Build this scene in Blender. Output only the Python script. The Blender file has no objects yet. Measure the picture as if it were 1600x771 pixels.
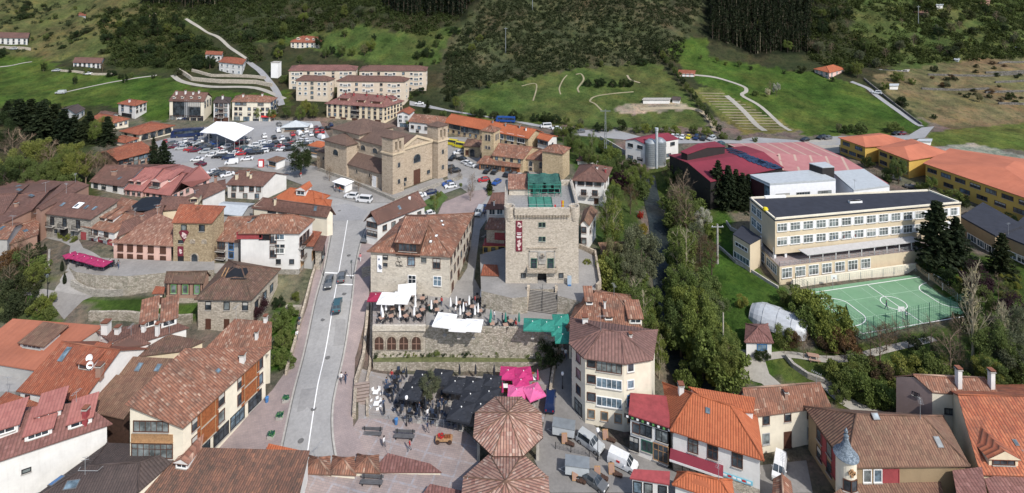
import bpy,bmesh,math,random
import numpy as np
from mathutils import Vector,Matrix,noise as mnoise
from mathutils.geometry import delaunay_2d_cdt
R=math.radians
sc=bpy.context.scene
C=sc.collection
random.seed(7)
rng=np.random.default_rng(7)
# ---------------------------------------------------------------- camera, sky, sun, exposure
F,CX,HY,HC=830.0,800.0,-60.0,70.0
cam=bpy.data.cameras.new('camera');camo=bpy.data.objects.new('camera',cam);C.objects.link(camo)
camo.location=(0,0,HC);camo.rotation_euler=(R(90),0,0)
cam.sensor_fit='HORIZONTAL';cam.sensor_width=36;cam.lens=F/1600*36
cam.shift_y=-(385.5-HY)/1600;cam.clip_start=1;cam.clip_end=5000
sc.camera=camo
SUN_DIR=Vector((0.52,-0.70,0.0)).normalized();SUN_EL=47
w=bpy.data.worlds.new('World');sc.world=w;w.use_nodes=True
nt=w.node_tree;bg=nt.nodes['Background']
sky=nt.nodes.new('ShaderNodeTexSky');sky.sky_type='NISHITA';sky.sun_disc=False
sky.sun_elevation=R(SUN_EL);sky.sun_rotation=math.atan2(SUN_DIR.x,SUN_DIR.y)
sky.air_density=1.0;sky.dust_density=1.5
nt.links.new(sky.outputs[0],bg.inputs[0]);bg.inputs[1].default_value=0.13
sl=bpy.data.lights.new('sun','SUN');slo=bpy.data.objects.new('sun',sl);C.objects.link(slo)
sl.energy=3.25;sl.angle=R(0.6);sl.color=(1,.955,.89)
sd=Vector((SUN_DIR.x*math.cos(R(SUN_EL)),SUN_DIR.y*math.cos(R(SUN_EL)),math.sin(R(SUN_EL))))
slo.rotation_euler=sd.to_track_quat('Z','Y').to_euler();slo.location=sd*300
sc.view_settings.view_transform='Standard';sc.view_settings.look='None'
sc.view_settings.exposure=0.42;sc.view_settings.gamma=1
# ---------------------------------------------------------------- materials
MATS={}
def newmat(name):
 m=bpy.data.materials.new(name);m.use_nodes=True
 return m,m.node_tree,m.node_tree.nodes['Principled BSDF']
def N(nt,t,**kw):
 n=nt.nodes.new(t)
 for k,v in kw.items():setattr(n,k,v)
 return n
def ramp(nt,fac,stops):
 r=N(nt,'ShaderNodeValToRGB');e=r.color_ramp.elements
 while len(e)<len(stops):e.new(.5)
 for i,(p,c) in enumerate(stops):
  e[i].position=p;e[i].color=(c[0],c[1],c[2],1)
 nt.links.new(fac,r.inputs[0]);return r.outputs[0]
def mixc(nt,fac,a,b,blend='MIX'):
 m=N(nt,'ShaderNodeMix',data_type='RGBA',blend_type=blend)
 for s,v in ((0,fac),(6,a),(7,b)):
  if isinstance(v,(int,float)):m.inputs[s].default_value=v
  elif isinstance(v,tuple):m.inputs[s].default_value=(*v,1)
  else:nt.links.new(v,m.inputs[s])
 return m.outputs[2]
def sc_(c,k):return tuple(min(1,x*k) for x in c)
def geo_pos(nt):
 return N(nt,'ShaderNodeNewGeometry').outputs['Position']
def noise_(nt,vec,scale,detail=4,rough=.6):
 n=N(nt,'ShaderNodeTexNoise');n.inputs['Scale'].default_value=scale
 n.inputs['Detail'].default_value=detail;n.inputs['Roughness'].default_value=rough
 nt.links.new(vec,n.inputs['Vector']);return n.outputs[0]
def bump_(nt,h,bs,strength=.5,dist=.05):
 b=N(nt,'ShaderNodeBump');b.inputs['Strength'].default_value=strength;b.inputs['Distance'].default_value=dist
 nt.links.new(h,b.inputs['Height']);nt.links.new(b.outputs[0],bs.inputs['Normal'])
def plain(name,c,rough=.6,var=.18,scale=1.5,metal=0.0,spec=.4):
 if name in MATS:return MATS[name]
 m,nt,bs=newmat(name);p=geo_pos(nt)
 n1=noise_(nt,p,scale,5)
 nt.links.new(ramp(nt,n1,[(.3,sc_(c,1-var)),(.7,sc_(c,1+var))]),bs.inputs['Base Color'])
 bs.inputs['Roughness'].default_value=rough;bs.inputs['Metallic'].default_value=metal
 bs.inputs['Specular IOR Level'].default_value=spec
 MATS[name]=m;return m
def plaster(name,c,stain=.16):
 if name in MATS:return MATS[name]
 m,nt,bs=newmat(name);p=geo_pos(nt)
 a=noise_(nt,p,.55,6,.65)
 mp=N(nt,'ShaderNodeMapping');mp.inputs['Scale'].default_value=(2.6,2.6,.28);nt.links.new(p,mp.inputs[0])
 b=noise_(nt,mp.outputs[0],1.1,5,.7)
 c1=ramp(nt,a,[(.3,sc_(c,1-stain)),(.62,c),(.8,sc_(c,1+stain*.4))])
 c2=mixc(nt,ramp(nt,b,[(.54,(0,0,0)),(.82,(.3,.3,.3))]),c1,(c[0]*.55,c[1]*.52,c[2]*.47))
 nt.links.new(c2,bs.inputs['Base Color']);bs.inputs['Roughness'].default_value=.9
 bump_(nt,noise_(nt,p,9,3),bs,.25,.03)
 MATS[name]=m;return m
def stone(name,c,c2,scale=2.2,moss=0.0,mort=.75):
 if name in MATS:return MATS[name]
 m,nt,bs=newmat(name);p=geo_pos(nt)
 mp=N(nt,'ShaderNodeMapping');mp.inputs['Scale'].default_value=(1,1,1.6);nt.links.new(p,mp.inputs[0])
 v=N(nt,'ShaderNodeTexVoronoi');v.inputs['Scale'].default_value=scale;nt.links.new(mp.outputs[0],v.inputs['Vector'])
 sp=N(nt,'ShaderNodeSeparateColor');nt.links.new(v.outputs['Color'],sp.inputs[0])
 cell=ramp(nt,sp.outputs[0],[(.05,sc_(c,.80)),(.3,c),(.75,c2),(1,sc_(c2,1.08))])
 ve=N(nt,'ShaderNodeTexVoronoi',feature='DISTANCE_TO_EDGE');ve.inputs['Scale'].default_value=scale
 nt.links.new(mp.outputs[0],ve.inputs['Vector'])
 e=ramp(nt,ve.outputs['Distance'],[(.0,(0,0,0)),(.09,(1,1,1))])
 col=mixc(nt,e,sc_(c,mort),cell)
 big=noise_(nt,p,.33,5,.65)
 col=mixc(nt,ramp(nt,big,[(.45,(0,0,0)),(.75,(.4,.4,.4))]),col,sc_(c,.72))
 if moss:
  col=mixc(nt,ramp(nt,noise_(nt,p,.7,6,.7),[(.5,(0,0,0)),(.66,(moss,moss,moss))]),col,(.05,.075,.02))
 nt.links.new(col,bs.inputs['Base Color']);bs.inputs['Roughness'].default_value=.93
 bump_(nt,e,bs,.7,.08)
 MATS[name]=m;return m
def tile(name,cols,pitch=.33,row=.5,patch=(.05,.05,.03),pamt=.4,bump=.9,pscale=.45,streak=.35):
 """clay roof: rounded columns of tiles running down the slope (uv in metres), each tile its own colour"""
 if name in MATS:return MATS[name]
 m,nt,bs=newmat(name)
 uv=N(nt,'ShaderNodeUVMap');uv.uv_map='UVMap'
 sx=N(nt,'ShaderNodeSeparateXYZ');nt.links.new(uv.outputs[0],sx.inputs[0])
 def mth(op,a,b=None):
  k=N(nt,'ShaderNodeMath',operation=op)
  for i,v in enumerate((a,b)):
   if v is None:continue
   if isinstance(v,(int,float)):k.inputs[i].default_value=v
   else:nt.links.new(v,k.inputs[i])
  return k.outputs[0]
 ui=mth('DIVIDE',sx.outputs[0],pitch);vi=mth('DIVIDE',sx.outputs[1],row)
 fu=mth('FLOOR',ui);fv=mth('FLOOR',vi)
 cb=N(nt,'ShaderNodeCombineXYZ');nt.links.new(fu,cb.inputs[0]);nt.links.new(fv,cb.inputs[1])
 wn=N(nt,'ShaderNodeTexWhiteNoise',noise_dimensions='2D');nt.links.new(cb.outputs[0],wn.inputs['Vector'])
 c2_=N(nt,'ShaderNodeCombineXYZ');nt.links.new(mth('MULTIPLY',ui,.8),c2_.inputs[0]);nt.links.new(mth('MULTIPLY',sx.outputs[1],.55),c2_.inputs[1])
 w1=noise_(nt,c2_.outputs[0],1.0,4,.7)
 tone=mth('ADD',mth('MULTIPLY',wn.outputs[0],.5),mth('MULTIPLY',w1,.5))
 k=len(cols)
 col=ramp(nt,tone,[(.22+.56*i/(k-1),c) for i,c in enumerate(cols)])
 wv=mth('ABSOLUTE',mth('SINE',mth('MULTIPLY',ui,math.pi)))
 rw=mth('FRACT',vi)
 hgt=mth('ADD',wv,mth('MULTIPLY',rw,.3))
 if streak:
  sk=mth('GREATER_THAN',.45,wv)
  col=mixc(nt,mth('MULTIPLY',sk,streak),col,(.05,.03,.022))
 p=geo_pos(nt)
 big=noise_(nt,p,pscale,7,.7)
 col=mixc(nt,ramp(nt,big,[(.45,(0,0,0)),(.7,(pamt,pamt,pamt))]),col,patch)
 md=noise_(nt,p,.16,4,.6)
 col=mixc(nt,1.0,col,ramp(nt,md,[(.3,(.74,.74,.76)),(.7,(1.0,1.0,1.0))]),'MULTIPLY')
 nt.links.new(col,bs.inputs['Base Color']);bs.inputs['Roughness'].default_value=.88
 if bump:bump_(nt,hgt,bs,bump,.07)
 MATS[name]=m;return m
def glassm(name,c=(.02,.025,.03),rough=.12):
 if name in MATS:return MATS[name]
 m,nt,bs=newmat(name);p=geo_pos(nt)
 wn=noise_(nt,p,.8,3)
 nt.links.new(ramp(nt,wn,[(.4,c),(.65,sc_(c,3.2))]),bs.inputs['Base Color'])
 bs.inputs['Roughness'].default_value=rough;bs.inputs['Specular IOR Level'].default_value=.5
 MATS[name]=m;return m
def leafm(name,cols,scale=.9,rough=.75):
 if name in MATS:return MATS[name]
 m,nt,bs=newmat(name)
 tc=N(nt,'ShaderNodeTexCoord');oi=N(nt,'ShaderNodeObjectInfo')
 p=geo_pos(nt)
 n1=noise_(nt,p,scale,4,.7)
 n2=noise_(nt,p,scale*5,2,.7)
 col=ramp(nt,n1,[(.28+.44*i/(len(cols)-1),c) for i,c in enumerate(cols)])
 col=mixc(nt,1.0,col,ramp(nt,n2,[(.3,(.82,.84,.82)),(.7,(1.42,1.38,1.25))]),'MULTIPLY')
 col=mixc(nt,1.0,col,ramp(nt,oi.outputs['Random'],[(0,(.72,.78,.8)),(.5,(1,1,1)),(1,(1.18,1.05,.85))]),'MULTIPLY')
 nt.links.new(col,bs.inputs['Base Color']);bs.inputs['Roughness'].default_value=rough
 bs.inputs['Specular IOR Level'].default_value=.25
 tr=N(nt,'ShaderNodeBsdfTranslucent');nt.links.new(col,tr.inputs[0]);mx=N(nt,'ShaderNodeMixShader');mx.inputs[0].default_value=.42
 nt.links.new(bs.outputs[0],mx.inputs[1]);nt.links.new(tr.outputs[0],mx.inputs[2]);nt.links.new(mx.outputs[0],nt.nodes['Material Output'].inputs[0])
 MATS[name]=m;return m
def carpaint(name,c):
 if name in MATS:return MATS[name]
 m,nt,bs=newmat(name);p=geo_pos(nt)
 nt.links.new(ramp(nt,noise_(nt,p,2.5,4),[(.35,sc_(c,.88)),(.7,c)]),bs.inputs['Base Color'])
 bs.inputs['Roughness'].default_value=.28;bs.inputs['Coat Weight'].default_value=.4
 MATS[name]=m;return m
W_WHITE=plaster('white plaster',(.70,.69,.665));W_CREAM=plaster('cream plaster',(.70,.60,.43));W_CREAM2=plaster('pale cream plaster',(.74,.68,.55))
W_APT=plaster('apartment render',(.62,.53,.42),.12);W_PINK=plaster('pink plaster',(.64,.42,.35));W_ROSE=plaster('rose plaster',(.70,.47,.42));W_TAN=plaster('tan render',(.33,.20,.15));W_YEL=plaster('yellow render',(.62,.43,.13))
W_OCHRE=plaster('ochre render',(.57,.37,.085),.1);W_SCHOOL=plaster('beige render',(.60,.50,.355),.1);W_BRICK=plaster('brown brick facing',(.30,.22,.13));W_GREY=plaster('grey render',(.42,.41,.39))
W_MAROON=plain('maroon cladding',(.045,.012,.015));W_DARK=plain('dark cladding',(.025,.022,.022));W_MODW=plain('white panel cladding',(.78,.80,.83),.5,.05)
W_WOOD=plain('orange brown timber',(.26,.085,.03),.7,.35,3);W_DWOOD=plain('dark brown timber',(.06,.032,.022),.75,.3,3);W_HALFT=plaster('salmon brick infill',(.38,.24,.18))
W_SHADED=plaster('mauve shade on render',(.30,.22,.20))  # darker tone that paints the shade on one side wall
S_TOWER=stone('pale tower stone',(.49,.43,.35),(.57,.51,.43),3.2,0,.88);S_CHURCH=stone('ochre ashlar',(.43,.345,.255),(.47,.385,.29),2.2,0,.92);S_MUS=stone('cream ashlar',(.56,.505,.42),(.59,.54,.455),2.4,0,.95)
S_OCHRE=stone('golden rubble stone',(.34,.26,.16),(.43,.34,.22),3.2,0,.85);S_GREY=stone('grey rubble stone',(.29,.27,.235),(.38,.355,.31),2.8,0,.85);S_WALL=stone('weathered wall stone',(.34,.30,.24),(.48,.43,.36),2.8,.35)
S_OLD=stone('pale old rubble',(.42,.37,.30),(.52,.46,.38),2.8,.1,.85);S_OLDCH=stone('warm church rubble',(.46,.36,.22),(.54,.43,.28),2.8,0,.88);S_PAR=stone('sandstone parapet',(.38,.32,.25),(.45,.38,.30),1.6,.2)
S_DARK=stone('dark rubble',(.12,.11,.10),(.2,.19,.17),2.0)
M_MODW=W_MODW
T_OLD=tile('old mixed tile',[(.18,.08,.052),(.28,.12,.072),(.34,.165,.105),(.24,.10,.06),(.48,.33,.24)],pamt=.7,patch=(.085,.062,.048))
T_OLD2=tile('old pale tile',[(.27,.12,.08),(.36,.19,.13),(.22,.09,.06),(.52,.34,.25)],pamt=.35,patch=(.12,.08,.06))
T_RED=tile('red clay tile',[(.30,.085,.04),(.36,.11,.055),(.25,.07,.035),(.40,.16,.09)],pamt=.35,patch=(.14,.06,.04))
T_ORANGE=tile('new orange tile',[(.42,.115,.045),(.46,.135,.055),(.38,.10,.04)],pamt=.12,patch=(.25,.08,.04),streak=.18)
T_ORNAT=tile('orange ridged tile',[(.44,.13,.06),(.50,.17,.08),(.36,.10,.05),(.40,.12,.05)],.42,.45,pamt=.6,patch=(.10,.055,.04),streak=.5)
T_BROWN=tile('brown clay tile',[(.155,.078,.06),(.19,.095,.072),(.13,.065,.05),(.22,.12,.092)],pamt=.25,patch=(.07,.05,.042))
T_MUD=tile('muddy brown tile',[(.20,.105,.07),(.25,.14,.09),(.16,.08,.055),(.28,.17,.11)],pamt=.4,patch=(.10,.085,.05))
T_DARK=tile('dark grey brown tile',[(.07,.052,.048),(.09,.066,.06),(.06,.045,.042)],pamt=.3,patch=(.05,.045,.04))
T_LICH=tile('lichen brown tile',[(.13,.07,.05),(.18,.10,.07),(.10,.055,.042),(.24,.15,.11)],pamt=.55,patch=(.08,.08,.045),pscale=.6)
T_PINK=tile('pink clay tile',[(.36,.135,.115),(.40,.16,.135),(.32,.115,.10)],pamt=.3,patch=(.22,.09,.08),streak=.15)
T_DPINK=tile('faded mauve tile',[(.20,.09,.075),(.24,.11,.095),(.17,.075,.062),(.30,.15,.13)],.42,.42,pamt=.25,patch=(.10,.06,.05),streak=.3)
T_APT=tile('ridged mauve brown tile',[(.19,.10,.085),(.23,.125,.105),(.16,.085,.07)],.5,.42,pamt=.25,patch=(.09,.07,.06),streak=.4)
T_STRIPE=tile('pale striped hexagon tile',[(.34,.18,.13),(.44,.27,.205),(.28,.13,.10),(.58,.43,.34)],.40,.5,pamt=.25,patch=(.20,.12,.09),streak=.6)
M_ORSHEET=tile('orange sheet roof',[(.36,.125,.07),(.38,.135,.078)],1.0,.55,pamt=.2,patch=(.30,.10,.06),bump=.35,streak=0)
M_SALMON=tile('salmon sheet roof',[(.46,.145,.078),(.49,.16,.088)],.5,3,pamt=.15,patch=(.44,.13,.08),bump=.2,streak=0)
M_MAROON=tile('maroon metal roof',[(.20,.022,.04),(.215,.025,.045)],.6,8,pamt=.1,patch=(.17,.03,.04),bump=.3,streak=0)
M_REDFELT=plain('red felt roof',(.27,.05,.055),.8,.2)
M_ASPH=plain('dark bitumen roof',(.027,.030,.042),.85,.2,.8)
M_METAL=plain('grey metal roof',(.42,.45,.47),.45,.1);M_GALV=plain('galvanised steel',(.32,.35,.37),.4,.15,1,.5)
M_WHITE=plain('white paint',(.78,.78,.77),.5,.06);M_TARP=plain('white canvas',(.82,.82,.82),.7,.05);M_BLACKC=plain('black canvas',(.020,.023,.031),.85,.25)
M_PINKC=plain('magenta canvas',(.44,.03,.145),.75,.15);M_PINK2=plain('pink canvas',(.62,.12,.29),.75,.1);M_GREENC=plain('turquoise green canvas',(.025,.20,.155),.75,.12);M_MAROONC=plain('burgundy canvas',(.28,.02,.06),.8,.15)
M_NET=plain('green scaffold net',(.03,.10,.08),.8,.3,3);M_BLACKN=plain('black plastic sheet',(.012,.013,.016),.5,.3)
M_BROWN=plain('brown paint',(.085,.038,.025),.6,.2);M_DARKF=plain('black iron',(.015,.015,.017),.5,.2);M_STEEL=plain('steel railing',(.30,.31,.32),.4,.1)
M_RED=plain('red paint',(.50,.03,.03),.5,.1);M_BLUE=plain('blue paint',(.05,.16,.36),.5,.1);M_GREEN=plain('green paint',(.02,.10,.07),.5,.15);M_LGREEN=plain('light green paint',(.12,.32,.10),.5,.15)
M_YELLOW=plain('yellow paint',(.62,.50,.02),.5,.1);M_ORPAINT=plain('orange paint',(.60,.12,.02),.6,.1);M_WOODL=plain('pale wood',(.34,.20,.10),.7,.25,4);M_CONC=plain('concrete',(.36,.34,.31),.9,.2)
M_BARK=plain('grey brown bark',(.10,.075,.055),.9,.3,5);M_BARKP=plain('pale bark',(.42,.38,.32),.9,.25,5);M_TWIG=plain('bare twigs',(.20,.145,.10),.9,.3,2);M_TWIGP=plain('pale twigs',(.30,.265,.18),.9,.25,2)
M_SLATE=stone('silver slate',(.14,.18,.22),(.26,.31,.36),6);G_DARK=glassm('dark glass');G_BLUE=glassm('bluish glass',(.06,.085,.105),.25);G_GREY=glassm('curtained glass',(.075,.085,.085),.3)
M_TYRE=plain('tyre rubber',(.012,.012,.012),.9,.1);M_SOLAR=plain('solar cell blue',(.02,.035,.075),.25,.2)
M_SKIN=plain('skin',(.45,.27,.19),.6,.05);M_HAIR=plain('dark hair',(.03,.02,.015),.6,.1)
# ---------------------------------------------------------------- tags and mesh helper
def tag(o,label=None,cat=None,group=None,kind=None):
 if label:o['label']=label
 if cat:o['category']=cat
 if group:o['group']=group
 if kind:o['kind']=kind
 return o
def empty(name,loc,label,cat,group=None,rz=0):
 o=bpy.data.objects.new(name,None);C.objects.link(o);o.location=loc;o.rotation_euler=(0,0,rz)
 o.empty_display_size=.2
 return tag(o,label,cat,group)
class MB:
 def __init__(s):s.v=[];s.f=[];s.m=[];s.mats=[];s.uv={}
 def mi(s,mat):
  if mat not in s.mats:s.mats.append(mat)
  return s.mats.index(mat)
 def face(s,pts,mat,uv=None):
  b=len(s.v);s.v+=[tuple(p) for p in pts];s.f.append(tuple(range(b,b+len(pts))));s.m.append(s.mi(mat))
  if uv:s.uv[len(s.f)-1]=uv
 def box(s,x0,x1,y0,y1,z0,z1,mat,M=None):
  P=[Vector((x,y,z)) for z in (z0,z1) for y in (y0,y1) for x in (x0,x1)]
  if M is not None:P=[M@p for p in P]
  b=len(s.v);s.v+=[tuple(p) for p in P];k=s.mi(mat)
  for q in ((0,2,3,1),(4,5,7,6),(0,1,5,4),(2,6,7,3),(0,4,6,2),(1,3,7,5)):
   s.f.append(tuple(b+i for i in q));s.m.append(k)
 def prism(s,poly,z0,z1,mat,top=True,bot=True):
  n=len(poly);b=len(s.v);k=s.mi(mat)
  zz0=z0 if hasattr(z0,'__len__') else [z0]*n;zz1=z1 if hasattr(z1,'__len__') else [z1]*n
  s.v+=[(p[0],p[1],zz0[i]) for i,p in enumerate(poly)]+[(p[0],p[1],zz1[i]) for i,p in enumerate(poly)]
  for i in range(n):
   j=(i+1)%n;s.f.append((b+i,b+j,b+n+j,b+n+i));s.m.append(k)
  if top:s.f.append(tuple(b+n+i for i in range(n)));s.m.append(k)
  if bot:s.f.append(tuple(b+n-1-i for i in range(n)));s.m.append(k)
 def tube(s,p,q,r0,r1,mat,n=6,cap=True):
  p,q=Vector(p),Vector(q);d=(q-p)
  if d.length<1e-6:return
  d.normalize();a=d.orthogonal().normalized();c=d.cross(a);b=len(s.v);k=s.mi(mat)
  for base,r in ((p,r0),(q,r1)):
   for i in range(n):
    t=2*math.pi*i/n;s.v.append(tuple(base+a*(r*math.cos(t))+c*(r*math.sin(t))))
  for i in range(n):
   j=(i+1)%n;s.f.append((b+i,b+j,b+n+j,b+n+i));s.m.append(k)
  if cap:
   s.f.append(tuple(b+n-1-i for i in range(n)));s.m.append(k);s.f.append(tuple(b+n+i for i in range(n)));s.m.append(k)
 def lathe(s,prof,mat,n=20,ctr=(0,0,0),sy=1):
  b=len(s.v);k=s.mi(mat)
  for r,z in prof:
   for i in range(n):
    t=2*math.pi*i/n;s.v.append((ctr[0]+r*math.cos(t),ctr[1]+sy*r*math.sin(t),ctr[2]+z))
  for a in range(len(prof)-1):
   for i in range(n):
    j=(i+1)%n;s.f.append((b+a*n+i,b+a*n+j,b+(a+1)*n+j,b+(a+1)*n+i));s.m.append(k)
 def mesh(s,name,off=None):
  me=bpy.data.meshes.new(name)
  v=s.v if off is None else [(x-off[0],y-off[1],z-off[2]) for x,y,z in s.v]
  me.from_pydata(v,[],s.f)
  for mt in s.mats:me.materials.append(mt)
  me.polygons.foreach_set('material_index',s.m)
  if s.uv:
   l=me.uv_layers.new(name='UVMap')
   for fi,uv in s.uv.items():
    p=me.polygons[fi]
    for q,li in enumerate(p.loop_indices):l.data[li].uv=uv[q]
  me.update();return me
 def build(s,name,parent=None,off=None):
  o=bpy.data.objects.new(name,s.mesh(name,off));C.objects.link(o)
  if parent is not None:o.parent=parent
  return o
def inst(name,me,parent=None,loc=(0,0,0),rz=0,s=1):
 o=bpy.data.objects.new(name,me);C.objects.link(o);o.location=loc;o.rotation_euler=(0,0,rz)
 o.scale=(s,s,s) if not hasattr(s,'__len__') else s
 if parent is not None:o.parent=parent
 return o
def struct(o):o['kind']='structure';return o
# ---------------------------------------------------------------- picture point -> place
def P(x,y,z):
 Y=F*(HC-z)/(y-HY);return Vector(((x-CX)*Y/F,Y,z))
CTRL=[(480,708,1.2),(495,600,2.6),(520,480,5),(530,420,6.3),(540,370,7),(545,330,7.7),(470,275,8),
(640,700,0),(600,600,0),(720,600,0),(830,600,.1),(640,765,0),(760,765,0),(900,740,0),(560,700,.5),(1000,740,0),(1200,740,0),(500,765,.3),
(600,520,2.5),(700,520,2.5),(800,520,2.5),(600,545,.3),(700,548,.3),(800,548,.3),(660,470,5),(745,440,5.9),(745,380,7),(755,330,7.6),(640,460,5.8),(590,462,5.6),(580,420,6.2),
(850,420,7.5),(925,400,7.2),(780,400,7.5),(845,300,8),(885,500,5.2),(880,560,2.5),(862,620,.4),(850,650,0),(950,690,0),(960,560,1),(800,585,0),(640,585,0),
(1035,330,2),(1030,400,.5),(1035,470,-.8),(1045,540,-2),(1060,590,-3),(1080,610,-3.2),(1020,300,3.5),
(985,330,6),(980,400,5),(970,450,3.5),(1000,520,1),(1085,400,4),(1090,480,2),(1120,560,.5),(1080,330,5),
(1150,480,3.2),(1140,430,4),(1180,400,4.5),(1220,450,3),(1160,560,1.5),(1250,560,2),(1300,600,1.2),(1400,580,2),(1500,560,3),(1600,600,3),(1280,690,.3),(1450,760,0),(1600,760,0),(1230,760,0),
(1240,460,2.9),(1430,430,2.9),(1515,490,2.9),(1345,532,2.9),(1390,480,2.9),(1320,470,2.9),(1450,470,2.9),(1400,510,2.9),
(1525,425,5.3),(1600,450,5),(1455,405,6),(1300,330,6),(1150,350,6),(1600,350,7),(1450,280,8),(1100,290,7),(1100,240,8),(1200,220,8),(1300,220,8),(1600,260,8),(1400,215,8),(1600,215,9),
(960,250,7),(900,260,8),(940,300,7.2),(900,340,7.6),(700,300,8),(620,310,8),(760,270,8),(800,210,8),(560,215,8),(400,215,8),(300,215,8),(340,260,8),(200,215,9),(100,215,12),(0,215,14),(0,280,12),(100,290,10),(250,300,8.5),(350,320,8.5),(430,320,8),
(80,400,8.5),(150,400,8.5),(250,412,8),(330,418,7.5),(420,430,6.5),(470,440,6),(60,440,8),(130,460,5.0),(150,456,5.0),(200,452,5.0),(250,446,5.3),(200,490,4),(280,490,3.5),(330,515,3),(430,500,2.5),(430,560,1.2),(20,450,6),(20,500,3),(100,490,4),(0,560,1),(150,560,1),(250,560,1.5),(400,640,.9),(430,600,1.4),(0,700,0),(200,700,0),(350,720,.3),(0,771,0),
(-300,500,5),(-300,771,1),(1900,500,5),(1900,771,1),(800,900,0),(200,900,0),(1400,900,0),(-300,300,14),(1900,300,9)]
cp=np.array([tuple(P(*c)) for c in CTRL])
def _rbf(cp):
 d=np.sqrt(((cp[:,None,:2]-cp[None,:,:2])**2).sum(2)+4.0)
 n=len(cp);A=np.zeros((n+1,n+1));A[:n,:n]=d;A[:n,n]=1;A[n,:n]=1
 b=np.zeros(n+1);b[:n]=cp[:,2]
 A[:n,:n]-=np.eye(n)*.4
 return np.linalg.solve(A,b)
RW=_rbf(cp)
xs=np.concatenate([np.arange(-900,-330,20.),np.arange(-330,330.1,1.5),np.arange(350,901,20.)])
ys=[20.]
while ys[-1]<620:ys.append(ys[-1]+max(1.2,(ys[-1]-60)*.0105))
ys=np.array(ys)
GX,GY=np.meshgrid(xs,ys)
def hill(X,Y):
 z=8+.2*np.clip(Y-200,0,62)+.46*np.clip(Y-262,0,90)+.36*np.clip(Y-352,0,400)
 k=np.clip((Y-235)/70,0,1)
 px=CX+X*F/Y
 z=z+k*(3.2*np.sin(X*.043+1.1)*np.sin(Y*.035+.4)+2.0*np.sin(X*.09+Y*.05)+1.0*np.sin(X*.21-Y*.13+2)+.5*np.sin(X*.47+Y*.39))
 z=z+9*np.exp(-((px-860)/170)**2)*np.clip((Y-255)/60,0,1)
 z=z+6*np.exp(-((px-1180)/90)**2)*np.clip((Y-275)/60,0,1)+5*np.exp(-((px-60)/260)**2)*np.clip((Y-240)/90,0,1)
 z=z+.25*np.sin(X*.11)*np.sin(Y*.13)*np.clip((Y-205)/20,0,1)
 return z
def zraw(X,Y):
 sh=X.shape;Xc=np.clip(X.ravel(),-330,330);Yf=Y.ravel();out=np.full(len(Xc),RW[-1])
 for i in range(len(cp)):
  out+=RW[i]*np.sqrt((Xc-cp[i,0])**2+(np.minimum(Yf,240)-cp[i,1])**2+4.0)
 out=out.reshape(sh)
 t=np.clip((Y-180)/32,0,1);t=t*t*(3-2*t)
 out=np.clip(out,-4,30)
 z=out*(1-t)+hill(X,Y)*t
 return z
GZ=zraw(GX,GY)
RIV=[(1018,318),(1028,345),(1031,380),(1031,420),(1035,470),(1040,520),(1052,560),(1072,590),(1095,612),(1110,640)]
def tz(X,Y):
 X=np.asarray(X,float);Y=np.asarray(Y,float)
 i=np.clip(np.searchsorted(xs,X)-1,0,len(xs)-2);j=np.clip(np.searchsorted(ys,Y)-1,0,len(ys)-2)
 u=np.clip((X-xs[i])/(xs[i+1]-xs[i]),0,1);v=np.clip((Y-ys[j])/(ys[j+1]-ys[j]),0,1)
 return (GZ[j,i]*(1-u)+GZ[j,i+1]*u)*(1-v)+(GZ[j+1,i]*(1-u)+GZ[j+1,i+1]*u)*v
YY=np.arange(38,610,.2)
def U(x,y,dz=0.0):
 """point of the ground seen at picture position x, y"""
 zz=HC-(y-HY)*YY/F;X=(x-CX)*YY/F;g=tz(X,YY)
 k=np.argmax(zz<=g);k=max(k,1)
 a,b=zz[k-1]-g[k-1],zz[k]-g[k];t=a/(a-b) if a!=b else 0
 Y=YY[k-1]+t*.2;X=(x-CX)*Y/F
 return Vector((X,Y,float(tz(X,Y))+dz))
def inpoly(px,py,poly):
 px=np.asarray(px,float);py=np.asarray(py,float);r=np.zeros(px.shape,bool);n=len(poly)
 for i in range(n):
  x0,y0=poly[i];x1,y1=poly[(i+1)%n]
  c=((y0>py)!=(y1>py))&(px<(x1-x0)*(py-y0)/((y1-y0) if y1!=y0 else 1e-9)+x0);r^=c
 return r
# ---------------------------------------------------------------- ground sheet with its ground cover
PXv=CX+GX*F/GY;PYv=HY+F*(HC-GZ)/GY
nz=lambda a,b,c:np.sin(GX*a+1.3*np.sin(GY*b))*np.cos(GY*c+1.7*np.sin(GX*b*1.3))
jx=PXv+6*nz(.21,.17,.33)+3*nz(.63,.41,.77);jy=PYv+2.2*nz(.31,.23,.19)+1.0*nz(.83,.51,.67)
cov=np.zeros(GX.shape+(4,));cov[...,3]=1
cov[...,:3]=(.15,.135,.115)
hl=GY>206;cov[hl,:3]=(.040,.046,.024)
def cover(poly,c,sharp=False,var=.25):
 m=inpoly(PXv if sharp else jx,PYv if sharp else jy,poly)
 k=1+var*nz(.35,.2,.28)+var*.5*nz(1.1,.7,.9)
 for i in range(3):cov[...,i]=np.where(m,c[i]*k,cov[...,i])
G_BR=(.060,.100,.022);G_MD=(.072,.100,.032);G_OL=(.092,.098,.042)
cover([(-200,-40),(330,-40),(300,60),(200,90),(60,95),(-200,85)],G_OL)
cover([(190,30),(330,30),(330,115),(180,115)],(.045,.055,.022))
cover([(-200,80),(60,90),(110,110),(180,120),(270,122),(300,137),(400,148),(455,140),(455,165),(330,155),(262,150),(262,190),(230,190),(170,165),(60,170),(-200,175)],G_BR)
cover([(400,62),(560,38),(640,52),(775,36),(735,78),(700,100),(640,108),(560,98),(520,82)],(.062,.092,.028))
cover([(690,160),(690,80),(790,-40),(1120,-40),(1060,100),(900,108),(780,128)],(.066,.071,.040))
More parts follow.
